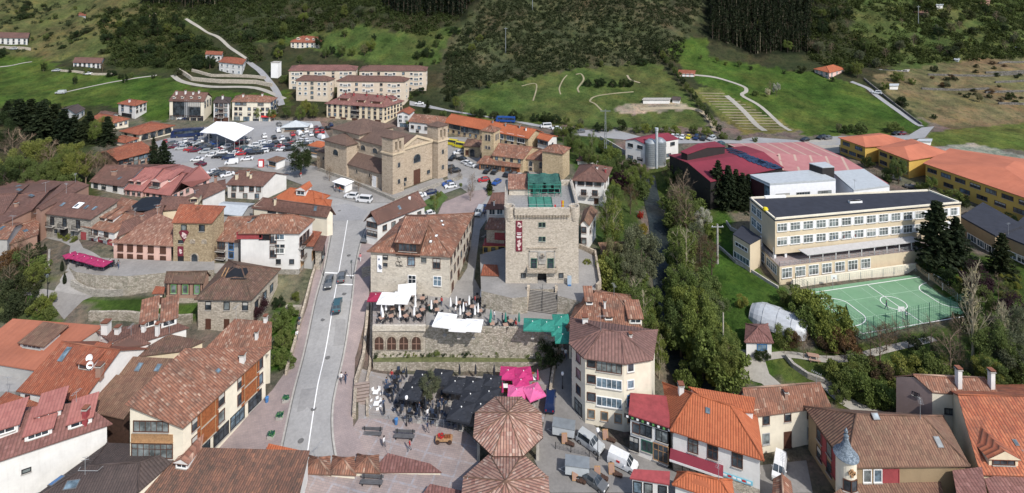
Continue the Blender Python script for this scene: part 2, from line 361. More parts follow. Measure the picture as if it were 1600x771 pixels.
cover([(715,152),(780,128),(900,108),(1030,98),(1068,140),(1110,200),(900,200),(720,185)],G_MD)
cover([(955,165),(1060,160),(1075,172),(970,178)],(.30,.26,.21))
cover([(1035,70),(1100,58),(1110,92),(1260,112),(1330,128),(1450,195),(1420,210),(1260,214),(1100,135)],G_BR)
cover([(1078,140),(1120,138),(1245,205),(1160,212)],(.135,.145,.050))
cover([(1320,-40),(1700,-40),(1700,85),(1400,112),(1335,62)],(.075,.098,.034))
cover([(1360,118),(1500,95),(1700,78),(1700,205),(1530,215),(1450,192),(1390,150)],(.150,.132,.072))
cover([(1455,205),(1700,185),(1700,250),(1520,228),(1430,232)],(.105,.135,.036))
cover([(1430,232),(1520,224),(1610,246),(1700,255),(1700,275),(1480,245)],(.30,.29,.27),True,.1)
cover([(870,215),(960,215),(975,270),(1060,285),(1150,330),(1110,330),(1040,300),(1000,330),(1030,520),(1010,600),(960,470),(925,400),(930,350),(955,320),(900,270)],(.055,.088,.024))
cover([(1040,330),(1110,310),(1150,350),(1150,400),(1235,455),(1260,520),(1210,600),(1075,600),(1090,480)],(.052,.098,.020))
cover([(1045,245),(1000,280),(1030,300),(1110,360),(1120,330),(1060,280)],(.075,.11,.03))
cover([(1205,550),(1345,535),(1530,500),(1700,520),(1700,650),(1300,640),(1230,600)],(.07,.105,.028))
cover([(1440,398),(1700,395),(1700,520),(1515,490),(1432,420)],(.055,.10,.022))
cover([(130,465),(310,470),(312,500),(150,500)],(.055,.098,.022))
cover([(-60,395),(60,395),(80,440),(40,470),(95,500),(80,520),(-60,500)],(.075,.085,.040))
cover([(35,462),(80,462),(95,505),(60,510)],(.06,.125,.02))
cover([(425,470),(470,470),(455,580),(425,580)],(.045,.105,.015))
cover([(420,430),(500,420),(485,470),(430,480)],(.19,.185,.13))
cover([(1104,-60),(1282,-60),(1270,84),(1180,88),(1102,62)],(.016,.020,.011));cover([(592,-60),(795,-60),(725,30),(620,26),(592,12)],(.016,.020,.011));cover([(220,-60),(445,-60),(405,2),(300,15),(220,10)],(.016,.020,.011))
cover([(-200,175),(150,165),(150,310),(-200,330)],(.05,.06,.025))
gm=MB();me=bpy.data.meshes.new('ground')
ny,nx=GX.shape
vv=np.stack([GX,GY,GZ],-1).reshape(-1,3)
idx=np.arange(ny*nx).reshape(ny,nx)
q=np.stack([idx[:-1,:-1],idx[:-1,1:],idx[1:,1:],idx[1:,:-1]],-1).reshape(-1,4)
me.vertices.add(len(vv));me.vertices.foreach_set('co',vv.ravel())
me.loops.add(q.size);me.loops.foreach_set('vertex_index',q.ravel())
me.polygons.add(len(q));me.polygons.foreach_set('loop_start',np.arange(0,q.size,4));me.polygons.foreach_set('loop_total',np.full(len(q),4))
me.update();me.validate()
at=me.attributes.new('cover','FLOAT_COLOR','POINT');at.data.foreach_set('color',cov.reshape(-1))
me.polygons.foreach_set('use_smooth',np.ones(len(q),bool))
gmat,gnt,gbs=newmat('meadow and scrub ground')
ga=N(gnt,'ShaderNodeAttribute');ga.attribute_name='cover';gp=geo_pos(gnt)
c1=mixc(gnt,1.0,ga.outputs['Color'],ramp(gnt,noise_(gnt,gp,.12,8,.72),[(.3,(.52,.56,.58)),(.5,(1,1,1)),(.7,(1.4,1.22,1.05))]),'MULTIPLY')
c1=mixc(gnt,1.0,c1,ramp(gnt,noise_(gnt,gp,1.3,6,.75),[(.3,(.62,.66,.62)),(.7,(1.28,1.22,1.1))]),'MULTIPLY')
c1=mixc(gnt,1.0,c1,ramp(gnt,noise_(gnt,gp,.045,5,.7),[(.36,(1.22,.96,1.1)),(.5,(1,1,1)),(.64,(.76,.92,.8))]),'MULTIPLY')
c1=mixc(gnt,1.0,c1,ramp(gnt,noise_(gnt,gp,.42,7,.8),[(.38,(.55,.62,.6)),(.50,(1,1,1))]),'MULTIPLY')
gnt.links.new(c1,gbs.inputs['Base Color']);gbs.inputs['Roughness'].default_value=1;gbs.inputs['Specular IOR Level'].default_value=.1
bump_(gnt,noise_(gnt,gp,.9,8,.75),gbs,1.0,.5)
me.materials.append(gmat)
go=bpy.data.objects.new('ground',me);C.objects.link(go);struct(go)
def drape(name,poly,mat,off=.06,step=1.6,kind='structure',z=None,edge=0.0):
 """sheet that follows the ground inside a picture outline"""
 pts=[]
 for i in range(len(poly)):
  a=U(*poly[i]) if z is None else P(*poly[i],z);b=U(*poly[(i+1)%len(poly)]) if z is None else P(*poly[(i+1)%len(poly)],z)
  n=max(1,int((b-a).xy.length/step))
  for k in range(n):pts.append((a.xy).lerp(b.xy,k/n))
 nb=len(pts);x=[p.x for p in pts];y=[p.y for p in pts]
 gx,gy=np.meshgrid(np.arange(min(x),max(x),step),np.arange(min(y),max(y),step))
 m=inpoly(gx.ravel(),gy.ravel(),[(p.x,p.y) for p in pts])
 ins=[Vector((float(a),float(b))) for a,b in zip(gx.ravel()[m],gy.ravel()[m])] if z is None else []
 r=delaunay_2d_cdt(pts+ins,[(i,(i+1)%nb) for i in range(nb)],[list(range(nb))],1,1e-4)
 vs=r[0];fs=r[2]
 mb=MB();k=mb.mi(mat)
 for v in vs:
  zz=(float(tz(v.x,v.y)) if z is None else z)+off;mb.v.append((v.x,v.y,zz))
 for f in fs:
  a,b,c=[Vector(mb.v[i]) for i in f[:3]]
  if (b-a).cross(c-a).z<0:f=f[::-1]
  mb.f.append(tuple(f));mb.m.append(k)
 if edge:
  for i in range(nb):
   p,q_=pts[i],pts[(i+1)%nb]
   za=(float(tz(p.x,p.y)) if z is None else z)+off;zb=(float(tz(q_.x,q_.y)) if z is None else z)+off
   mb.face([(p.x,p.y,za-edge),(q_.x,q_.y,zb-edge),(q_.x,q_.y,zb),(p.x,p.y,za)],mat)
 o=mb.build(name)
 if kind:o['kind']=kind
 return o
def line(name,pts,width,mat,off=.09,z=None,kind='structure',smooth=True,dashed=None):
 """narrow strip along a run of picture points"""
 W=[U(*p) if z is None else P(*p,z) for p in pts]
 W=[Vector((p.x,p.y)) for p in W]
 if smooth and len(W)>2:
  o=[]
  for i in range(len(W)-1):
   a=W[max(0,i-1)];b=W[i];c=W[i+1];d=W[min(len(W)-1,i+2)]
   for t in np.linspace(0,1,6)[:-1]:
    o.append(.5*((2*b)+(c-a)*t+(2*a-5*b+4*c-d)*t*t+(3*b-a-3*c+d)*t**3))
  W=o+[W[-1]]
 S=[W[0]]
 for a,b in zip(W[:-1],W[1:]):
  n=max(1,int((b-a).length/1.2))
  S+=[a.lerp(b,(k+1)/n) for k in range(n)]
 mb=MB();L=[]
 for i,p in enumerate(S):
  t=(S[min(i+1,len(S)-1)]-S[max(i-1,0)]).normalized();nrm=Vector((-t.y,t.x))
  wd=width if not callable(width) else width(i/(len(S)-1))
  a,b=p+nrm*wd/2,p-nrm*wd/2
  f=(lambda q_:float(tz(q_.x,q_.y))+off) if z is None else (lambda q_:z+off)
  L.append(((a.x,a.y,f(a)),(b.x,b.y,f(b))))
 for i in range(len(L)-1):
  if dashed and (i//dashed)%2:continue
  mb.face([L[i][1],L[i+1][1],L[i+1][0],L[i][0]],mat)
 o=mb.build(name)
 if kind:o['kind']=kind
 return o
def wall(name,pts,h,th,mat,label,cat='wall',group=None,z=None,cap=None,sink=.6,smooth=False):
 """free standing wall along picture points on the ground"""
 W=[U(*p) if z is None else P(*p,z) for p in pts]
 S=[W[0]]
 for a,b in zip(W[:-1],W[1:]):
  n=max(1,int((b-a).length/2));S+=[a.lerp(b,(k+1)/n) for k in range(n)]
 mb=MB();prev=None;base=S[0].copy()
 for i,p in enumerate(S):
  t=(S[min(i+1,len(S)-1)]-S[max(i-1,0)]).xy.normalized();nr=Vector((-t.y,t.x,0))*th/2
  zz=float(tz(p.x,p.y)) if z is None else z
  a,b=p+nr,p-nr
  cur=[(a.x,a.y,zz-sink),(b.x,b.y,zz-sink),(b.x,b.y,zz+h),(a.x,a.y,zz+h)]
  if prev:
   mb.face([prev[1],cur[1],cur[2],prev[2]],mat);mb.face([cur[0],prev[0],prev[3],cur[3]],mat)
   mb.face([prev[3],prev[2],cur[2],cur[3]],cap or mat)
  else:mb.face([cur[0],cur[1],cur[2],cur[3]],mat)
  prev=cur
 mb.face(prev[::-1],mat)
 return tag(mb.build(name),label,cat,group)
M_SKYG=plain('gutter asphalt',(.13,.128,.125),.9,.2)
def asphalt(name,c,var=.12):
 m,nt,bs=newmat(name);p=geo_pos(nt)
 a=ramp(nt,noise_(nt,p,.18,6,.7),[(.3,sc_(c,1-var)),(.7,sc_(c,1+var))])
 b=mixc(nt,1.0,a,ramp(nt,noise_(nt,p,2.2,5,.7),[(.3,(.86,.86,.86)),(.7,(1.1,1.1,1.1))]),'MULTIPLY')
 nt.links.new(b,bs.inputs['Base Color']);bs.inputs['Roughness'].default_value=.9;MATS[name]=m;return m
A_ROAD=asphalt('worn pale asphalt',(.295,.29,.283),.14);A_PARK=asphalt('grey asphalt',(.27,.27,.275));A_LANE=asphalt('lane paving',(.21,.20,.19),.2);A_PAVE=asphalt('grey stone paving',(.25,.24,.228),.2);A_GRAVEL=asphalt('pale gravel',(.32,.30,.26),.15);A_DIRT=asphalt('dirt track',(.30,.25,.17),.2);A_TRACK=asphalt('worn grass track',(.24,.215,.13),.25)
def slabs(name,c1,c2,cj,size=1.0,rot=12,band=0):
 m,nt,bs=newmat(name);p=geo_pos(nt)
 mp=N(nt,'ShaderNodeMapping');mp.inputs['Rotation'].default_value=(0,0,R(rot));nt.links.new(p,mp.inputs[0])
 b=N(nt,'ShaderNodeTexBrick');b.inputs['Scale'].default_value=1/size;b.inputs['Mortar Size'].default_value=.02
 for i,c in ((1,c1),(2,c2),(3,cj)):b.inputs[i].default_value=(*c,1)
 nt.links.new(mp.outputs[0],b.inputs['Vector'])
 col=b.outputs[0]
 if band:
  b2=N(nt,'ShaderNodeTexBrick');b2.offset=0;b2.inputs['Scale'].default_value=1/band;b2.inputs['Mortar Size'].default_value=.045;b2.inputs['Brick Width'].default_value=.6;b2.inputs['Row Height'].default_value=.6
  b2.inputs['Mortar Smooth'].default_value=.4
  mp2=N(nt,'ShaderNodeMapping');mp2.inputs['Rotation'].default_value=(0,0,R(rot+6));nt.links.new(p,mp2.inputs[0]);nt.links.new(mp2.outputs[0],b2.inputs['Vector'])
  wob=ramp(nt,noise_(nt,p,1.1,6,.75),[(.40,(0,0,0)),(.66,(.7,.7,.7))])
  f=mixc(nt,1.0,b2.outputs['Fac'],wob,'MULTIPLY')
  col=mixc(nt,f,col,(.33,.36,.40))
 col=mixc(nt,1.0,col,ramp(nt,noise_(nt,p,.35,6,.7),[(.3,(.75,.76,.78)),(.7,(1.15,1.12,1.1))]),'MULTIPLY')
 nt.links.new(col,bs.inputs['Base Color']);bs.inputs['Roughness'].default_value=.85;MATS[name]=m;return m
A_PINKP=slabs('pinkish slab paving',(.28,.225,.215),(.31,.25,.24),(.22,.195,.19),.9,14)
A_PLAZA=slabs('plaza paving with pale bands',(.28,.225,.21),(.32,.26,.24),(.22,.195,.19),1.2,8,4.2)
A_TERR=slabs('terrace paving',(.27,.245,.225),(.30,.27,.25),(.21,.195,.185),.8,4,5)
drape('pavement',[(330,705),(345,690),(425,612),(448,580),(462,530),(480,480),(494,420),(503,380),(508,350),(505,330),(520,330),(520,350),(514,385),(506,425),(491,480),(463,600),(437,710)],A_PINKP,.17,edge=.3)
drape('pavement',[(525,716),(520,680),(520,640),(527,600),(549,480),(555,425),(563,385),(575,350),(588,350),(585,385),(580,425),(575,480),(555,560),(551,640),(552,668),(575,716)],A_PINKP,.17,edge=.3)
drape('road',[(436,712),(462,600),(490,480),(505,425),(513,385),(519,350),(518,328),(500,304),(470,289),(430,274),(395,263),(340,260),(320,252),(420,247),(450,254),(480,264),(520,277),(565,292),(610,309),(660,312),(600,330),(575,350),(563,385),(555,425),(549,480),(527,600),(520,640),(520,680),(527,720),(536,738),(425,738)],A_ROAD,.07)
drape('road_patch',[(519,322),(545,319),(575,331),(565,345),(520,346)],A_PARK,.1);drape('road_patch',[(471,610),(496,606),(493,640),(464,645)],asphalt('darker road repair',(.245,.24,.235),.1),.1);drape('road_patch',[(525,500),(540,500),(537,540),(521,542)],MATS['darker road repair'],.1)
line('road_marking',[(480,712),(497,600),(520,480),(530,422),(537,382),(543,345)],.16,M_WHITE,.11)
line('road_marking',[(556,422),(563,390),(574,352)],.14,M_WHITE,.11)
for a,b in (((508,427),(528,428)),((536,431),(553,432)),((527,445),(551,446))):line('road_marking',[a,b],.32,M_WHITE,.11,smooth=False)
drape('parking_lot',[(243,222),(310,200),(400,188),(500,190),(515,215),(500,240),(450,255),(420,248),(330,264),(262,258)],A_PARK,.06)
drape('road',[(262,258),(330,250),(345,268),(430,300),(380,300),(300,280),(250,270)],A_ROAD,.085)
drape('pavement',[(395,262),(430,274),(470,289),(500,304),(560,318),(640,318),(700,296),(690,276),(620,302),(500,262),(440,252),(420,250)],A_PAVE,.15)
drape('road',[(690,215),(735,215),(752,250),(860,276),(840,300),(800,290),(770,330),(750,360),(742,430),(738,470),(700,470),(730,420),(742,340),(742,310),(700,280),(690,250)],A_PAVE,.1)
drape('road',[(600,330),(660,300),(720,276),(745,285),(690,305),(640,330)],A_PARK,.12)
drape('square',[(692,318),(735,300),(765,296),(760,312),(730,345),(680,345)],A_PINKP,.15)
drape('lawn',[(655,320),(690,300),(700,310),(682,330),(660,332)],plain('lawn grass',(.06,.10,.024),1,.3),.2)
drape('plaza',[(552,668),(560,655),(600,655),(720,668),(745,690),(760,785),(400,785),(425,740),(536,740),(532,716)],A_PLAZA,.05)
drape('plaza',[(560,575),(860,575),(850,660),(720,668),(600,655),(560,655)],A_TERR,.05)
drape('road',[(872,490),(893,490),(895,560),(895,640),(960,690),(1060,740),(1260,720),(1270,771),(860,771),(835,720),(850,660),(862,600)],A_LANE,.06)
drape('pavement',[(1105,560),(1190,548),(1202,585),(1265,640),(1240,640),(1190,600),(1150,590)],A_GRAVEL,.06)
drape('street',[(70,372),(95,378),(110,385),(105,420),(85,455),(130,462),(240,445),(300,430),(420,432),(440,418),(330,412),(170,412),(130,388),(120,370)],A_PAVE,.06)
drape('street',[(35,462),(85,455),(120,458),(150,462),(130,470),(100,500),(85,480)],A_LANE,.05)
drape('road',[(960,203),(1000,214),(1150,220),(1180,215),(1280,222),(1290,214),(1420,212),(1440,200),(1460,198),(1445,216),(1300,228),(1240,226),(1060,225),(900,212),(850,200),(800,190),(640,165),(640,158),(700,172),(830,193),(900,204)],A_PARK,.1)
drape('parking_lot',[(1240,222),(1310,216),(1312,240),(1290,240)],A_GRAVEL,.1)
for pts,wd,mt in (([(1440,198),(1405,175),(1370,150),(1355,138),(1330,128)],2.2,A_PARK),([(1075,117),(1120,122),(1160,135),(1166,143),(1160,150),(1190,168),(1235,205)],1.6,A_GRAVEL),([(1135,150),(1160,172),(1195,205)],2.2,A_GRAVEL),
 ([(270,118),(285,128),(330,136),(400,138),(445,155)],2.0,A_GRAVEL),([(440,165),(430,140),(405,110),(385,92)],2.6,A_PARK),([(385,92),(370,82),(350,66),(322,50),(300,36),(290,30)],1.3,A_GRAVEL),([(105,144),(180,128),(245,118)],1.0,A_GRAVEL),([(0,105),(50,97)],1.2,A_GRAVEL),([(225,12),(240,25)],4,A_DIRT),
 ([(876,148),(874,138),(880,125),(886,118)],.6,A_TRACK),([(905,145),(903,138),(912,125),(908,116),(900,117)],.8,A_TRACK),([(940,173),(930,163),(922,158),(935,150),(990,144)],.8,A_TRACK),([(833,158),(838,132),(815,135)],.6,A_TRACK),([(1000,130),(985,125),(980,118)],.9,A_DIRT),([(1000,171),(1080,170),(1110,188),(1118,205)],2.2,A_DIRT)):
 line('path',pts,wd,mt,.1)
for k in range(14):
 y=146+k*4.3;x0=1092+k*5.2;x1=1132+k*8.3
 line('crop_row',[(x0,y),(x1,y+.6)],.45,A_DIRT,.09,smooth=False)
line('path',[(1165,568),(1200,558),(1235,555),(1290,562),(1340,558),(1400,543),(1460,530)],1.3,A_GRAVEL,.08)
line('path',[(1290,598),(1310,620),(1345,640),(1400,660)],2.2,A_GRAVEL,.08)
mb=MB()
for x,y in ((512,560),(505,500),(538,460),(490,640),(545,400),(530,330),(470,690)):p=U(x,y);mb.lathe([(.02,.106),(.42,.106)],M_SKYG,14,p)
struct(mb.build('manhole_covers'))
for nm,pts in (('kerb',[(437,712),(462,600),(490,480),(505,425),(513,385),(519,350)]),('kerb',[(525,716),(520,680),(520,640),(527,600),(549,480),(555,425),(563,385),(575,350)])):
 line(nm,pts,.28,M_CONC,.20);line('gutter',[(x+(1.6 if x<530 and pts[0][0]<500 else -1.6),y) for x,y in pts],.22,M_SKYG,.095)  # narrow dark strip laid just inside each kerb
RIV_M,rnt,rbs=newmat('dark river water');rp=geo_pos(rnt)
rnt.links.new(ramp(rnt,noise_(rnt,rp,.7,7,.75),[(.35,(.012,.018,.019)),(.62,(.03,.037,.036)),(.72,(.07,.08,.08)),(.77,(.36,.38,.38))]),rbs.inputs['Base Color']);rbs.inputs['Roughness'].default_value=.32;rbs.inputs['Specular IOR Level'].default_value=.3
bump_(rnt,noise_(rnt,rp,2.2,5,.7),rbs,.6,.12)
def riv(t):return 4.0+1.0*math.sin(t*9)
line('river_water',RIV,riv,RIV_M,.15)
line('river_water',[(1010,275),(1014,300),(1018,318)],5,RIV_M,.12)
# ---------------------------------------------------------------- windows
M_BLIND=plain('pale roller blind',(.42,.41,.38),.8,.15)
FRM={'white':M_WHITE,'brown':M_BROWN,'dark':M_DARKF,'green':M_GREEN,'blue':M_BLUE,'lgreen':M_LGREEN,'wood':M_WOODL,'red':M_REDFELT,'grey':M_STEEL}
WC={}
def win_mesh(w,h,style,joined):
 key=(round(w,2),round(h,2),style,joined)
 if key in WC:return WC[key]
 fr=style.split('_')[0];fm=FRM.get(fr,M_WHITE);glass=G_DARK
 if 'blue' in style[1:]:glass=G_BLUE
 if 'cur' in style:glass=G_GREY
 panel='panel' in style;bal='balc' in style;arch='arch' in style;bars='bars' in style
 f=MB();p=MB() if not joined else f
 t=min(.11,w*.12)
 if arch:
  n=10;sur=S_PAR if 'stone' in style else fm
  ins=[(-w/2,-h/2),(w/2,-h/2)]+[(w/2*math.cos(a),h/2-w/2+w/2*math.sin(a)) for a in np.linspace(0,math.pi,n)]
  k=1+.5/w;out=[(x*k,-h/2-.02 if z<=-h/2 else (h/2-w/2)+(z-(h/2-w/2))*k if z>h/2-w/2-.001 else z) for x,z in ins]
  m_=len(ins)
  for i in range(m_):
   j=(i+1)%m_
   f.face([(out[i][0],-.09,out[i][1]),(out[j][0],-.09,out[j][1]),(ins[j][0],-.09,ins[j][1]),(ins[i][0],-.09,ins[i][1])],sur)
   f.face([(ins[i][0],-.09,ins[i][1]),(ins[j][0],-.09,ins[j][1]),(ins[j][0],.0,ins[j][1]),(ins[i][0],.0,ins[i][1])],sur)
   f.face([(out[j][0],-.09,out[j][1]),(out[i][0],-.09,out[i][1]),(out[i][0],.0,out[i][1]),(out[j][0],.0,out[j][1])],sur)
  p.face([(x,-.02,z) for x,z in ins],W_DWOOD if panel else glass)
  if 'mull' in style:
   for x in (-w/4,0,w/4):f.box(x-.03,x+.03,-.05,-.025,-h/2,h/2-w*.2,M_BROWN)
   f.box(-w/2,w/2,-.05,-.025,-.05,.05,M_BROWN)
 else:
  d=.07
  f.box(-w/2-t,-w/2,-d,.03,-h/2-t,h/2+t,fm);f.box(w/2,w/2+t,-d,.03,-h/2-t,h/2+t,fm)
  f.box(-w/2,w/2,-d,.03,h/2,h/2+t,fm);f.box(-w/2,w/2,-d,.03,-h/2-t,-h/2,fm)
  nm=0 if panel else max(0,int(round(w/.75))-1)
  for i in range(nm):
   x=-w/2+w*(i+1)/(nm+1);f.box(x-.035,x+.035,-.05,-.025,-h/2,h/2,fm)
  if not panel and h>1.5:f.box(-w/2,w/2,-.052,-.026,h*.12,h*.12+.06,fm)
  if bars:
   for i in range(int(w/.35)):f.box(-w/2+.35*(i+.5)-.02,-w/2+.35*(i+.5)+.02,-.06,-.05,-h/2,h/2,M_STEEL)
  f.box(-w/2-.14,w/2+.14,-.17,.03,-h/2-t-.07,-h/2-t,M_CONC if not panel else fm)
  pm=fm if panel else glass
  p.face([(-w/2,-.02,-h/2),(w/2,-.02,-h/2),(w/2,-.02,h/2),(-w/2,-.02,h/2)],pm)
  if 'half' in style:p.face([(-w/2,-.022,.1*h),(w/2,-.022,.1*h),(w/2,-.022,h/2),(-w/2,-.022,h/2)],M_BLIND)
  if bal:
   z0=-h/2-.1;rm=M_DARKF if 'wbal' not in style else W_DWOOD
   f.box(-w/2-.45,w/2+.45,-.85,.02,z0-.16,z0,M_CONC)
   for y in (z0+.95,z0+.15):f.box(-w/2-.45,w/2+.45,-.85,-.81,y-.04,y,rm)
   nb=int((w+.9)/.16)
   for i in range(nb+1):
    x=-w/2-.43+(w+.86)*i/nb;f.box(x-.015,x+.015,-.845,-.815,z0,z0+.95,rm)
   for x in (-w/2-.45,w/2+.41):f.box(x,x+.04,-.85,0,z0+.9,z0+.95,rm);f.box(x,x+.04,-.85,-.81,z0,z0+.95,rm)
 r=(f.mesh('window'),None if joined else p.mesh('pane'));WC[key]=r;return r
def ray_dir(x,y):return Vector(((x-CX)/F,1,-(y-HY)/F))
CAMP=Vector((0,0,HC))
class House:pass
HOUSES=[]
M_SKYF=plain('skylight frame',(.12,.12,.125),.5,.1)
def roof_mesh(faces,mat,th,off,under=None):
 mb=MB();ed={}
 key=lambda p:(round(p.x,3),round(p.y,3),round(p.z,3))
 for fpts in faces:
  n=(fpts[1]-fpts[0]).cross(fpts[2]-fpts[0]).normalized()
  u=Vector((0,0,1)).cross(n);u=u.normalized() if u.length>1e-3 else Vector((1,0,0));v=n.cross(u)
  mb.face(fpts,mat,[(p.dot(u),p.dot(v)) for p in fpts])
  low=[p-Vector((0,0,th)) for p in fpts]
  mb.face(low[::-1],under or mat,[(0,0)]*len(low))
  for i in range(len(fpts)):
   a,b=fpts[i],fpts[(i+1)%len(fpts)];k=(key(a),key(b))
   if (k[1],k[0]) in ed:del ed[(k[1],k[0])]
   else:ed[k]=(a,b)
 for a,b in ed.values():
  d=Vector((0,0,th));mb.face([a-d,b-d,b,a],under or mat,[(0,0)]*4)
 return mb
def poly_house(name,label,cat,faces,outline,g,wall_m,roof_m,oh=.35,th=.16,wins=(),chim=(),sky=(),dorm=(),group=None,under=None,walls=True,fine=None,wlabel=None,ridge=True,base_m=None):
 """faces: roof planes (world points, outward order); outline: eave corners counterclockwise from above"""
 h=House();n=len(outline);h.faces=faces;HOUSES.append(h)
 cen=sum(outline,Vector((0,0,0)))/n;off=Vector((cen.x,cen.y,g));h.off=off
 h.root=empty(name,off,label,cat,group)
 if fine is None:fine=cen.y<118
 o2=[Vector((p.x,p.y)) for p in outline];ins=[]
 for i in range(n):
  a,b,c=o2[i-1],o2[i],o2[(i+1)%n]
  d1=(b-a).normalized();d2=(c-b).normalized();n1=Vector((-d1.y,d1.x));n2=Vector((-d2.y,d2.x))
  bis=n1+n2
  bis=bis/max(.3,(1+n1.dot(n2))) if bis.length>.2 else n1
  ins.append(b+bis*oh)
 pl=[]
 for f in faces:
  nn=(f[1]-f[0]).cross(f[2]-f[0]).normalized()
  if abs(nn.z)>.05:pl.append((nn,f[0]))
 def zr(p):return min(q.z-(nn.x*(p.x-q.x)+nn.y*(p.y-q.y))/nn.z for nn,q in pl)
 h.ins=ins;h.zr=zr
 if walls:
  mb=MB();top=[]
  for i in range(n):
   a,b=ins[i],ins[(i+1)%n];m_=(a+b)/2
   za,zm,zb=zr(a)-th*.6,zr(m_)-th*.6,zr(b)-th*.6
   lo=g-1.2
   mb.face([(a.x,a.y,lo),(b.x,b.y,lo),(b.x,b.y,zb),(m_.x,m_.y,zm),(a.x,a.y,za)],wall_m)
   if base_m:
    d=(b-a).normalized();nr=Vector((d.y,-d.x))*.04
    mb.face([(a.x+nr.x,a.y+nr.y,lo),(b.x+nr.x,b.y+nr.y,lo),(b.x+nr.x,b.y+nr.y,g+1.1),(a.x+nr.x,a.y+nr.y,g+1.1)],base_m)
  h.wall=mb.build('wall',h.root,off)
 h.roof=roof_mesh(faces,roof_m,th,off,under).build('roof',h.root,off)
 if ridge:
  rb=MB();ed={};K=lambda p:(round(p.x,2),round(p.y,2),round(p.z,2))
  for f in faces:
   for i in range(len(f)):
    k=frozenset((K(f[i]),K(f[(i+1)%len(f)])));ed.setdefault(k,[]).append((f[i],f[(i+1)%len(f)]))
  for k,l in ed.items():
   if len(l)>1 and len(k)==2:rb.tube(l[0][0],l[0][1],.13,.13,roof_m,6)
  if rb.v:
   for fi in range(len(rb.f)):rb.uv[fi]=[(.13+.26*i,fi*.1) for i in range(len(rb.f[fi]))]
   rb.build('ridge_cap',h.roof,off)
 for spec in wins:add_wins(h,g,spec,fine)
 for c in chim:chimney(h,*c)
 for s in sky:skylight(h,*s)
 for d in dorm:dormer(h,wall_m,roof_m,*d)
 return h
def add_wins(h,g,spec,fine=True,nm='window'):
 wi,us,zs,w,hh,st=spec[:6]
 n=len(h.ins);a,b=h.ins[wi],h.ins[(wi+1)%n];L=(b-a).length;d=(b-a)/L
 H=(h.zr(a)+h.zr(b))/2-g
 if isinstance(us,int):us=[(i+.5)/us for i in range(us)]
 rz=math.atan2(d.y,d.x)
 nm=spec[6] if len(spec)>6 else nm
 vary=not any(q in st for q in ('panel','arch','half','cur','balc','blue'))
 for zf in (zs if hasattr(zs,'__len__') else [zs]):
  for u in us:
   ww=min(w,L*.9);p=a+d*(L*u);zc=g+H*zf
   fm,pm=win_mesh(ww,hh,st+(random.choice(('','','_cur','_half','_blue')) if vary else random.choice(('','','_half')) if 'cur' in st and 'white' in st else ''),not fine)
   o=inst(nm,fm,h.root,(p.x-h.off.x,p.y-h.off.y,zc-h.off.z),rz)
   if pm:inst('pane',pm,o)
def hit(h,x,y):
 d=ray_dir(x,y);best=None
 for f in h.faces:
  nn=(f[1]-f[0]).cross(f[2]-f[0]).normalized();dn=d.dot(nn)
  if abs(dn)<1e-6:continue
  t=(f[0]-CAMP).dot(nn)/dn;p=CAMP+d*t;ok=True
  for i in range(len(f)):
   if (f[(i+1)%len(f)]-f[i]).cross(p-f[i]).dot(nn)<-1e-6*1000:ok=False;break
  if ok and (best is None or t<best[0]):best=(t,p,nn)
 if best is None:
  f=h.faces[0];nn=(f[1]-f[0]).cross(f[2]-f[0]).normalized();return sum(f,Vector((0,0,0)))/len(f),nn
 return best[1],best[2]
def chimney(h,x,y,ht=1.3,w=.6,mat=None,cap=True):
 p,n=hit(h,x,y);mb=MB();mat=mat or W_WHITE;w*=.85;ht*=.9
 M=Matrix.Translation(p-h.off)
 mb.box(-w/2,w/2,-w/2,w/2,-.8,ht,mat,M)
 if cap:
  mb.box(-w/2-.1,w/2+.1,-w/2-.1,w/2+.1,ht,ht+.09,M_CONC,M)
  mb.box(-w/2+.02,w/2-.02,-w/2+.02,w/2-.02,ht+.09,ht+.28,M_DARKF,M);mb.box(-w/2-.08,w/2+.08,-w/2-.08,w/2+.08,ht+.28,ht+.36,T_RED,M)
 mb.build('chimney',h.roof)
def fr_basis(p,n,off):
 u=Vector((0,0,1)).cross(n);u=u.normalized() if u.length>1e-3 else Vector((1,0,0));v=n.cross(u)
 return Matrix(((u.x,v.x,n.x,p.x-off.x),(u.y,v.y,n.y,p.y-off.y),(u.z,v.z,n.z,p.z-off.z),(0,0,0,1)))
def skylight(h,x,y,w=.8,l=1.2,glass=None):
 w*=.75;l*=.75;p,n=hit(h,x,y);M=fr_basis(p,n,h.off);mb=MB()
 mb.box(-w/2-.08,w/2+.08,-l/2-.08,l/2+.08,-.05,.1,M_SKYF,M);mb.box(-w/2,w/2,-l/2,l/2,.1,.115,glass or G_BLUE,M)
 mb.build('skylight',h.roof)
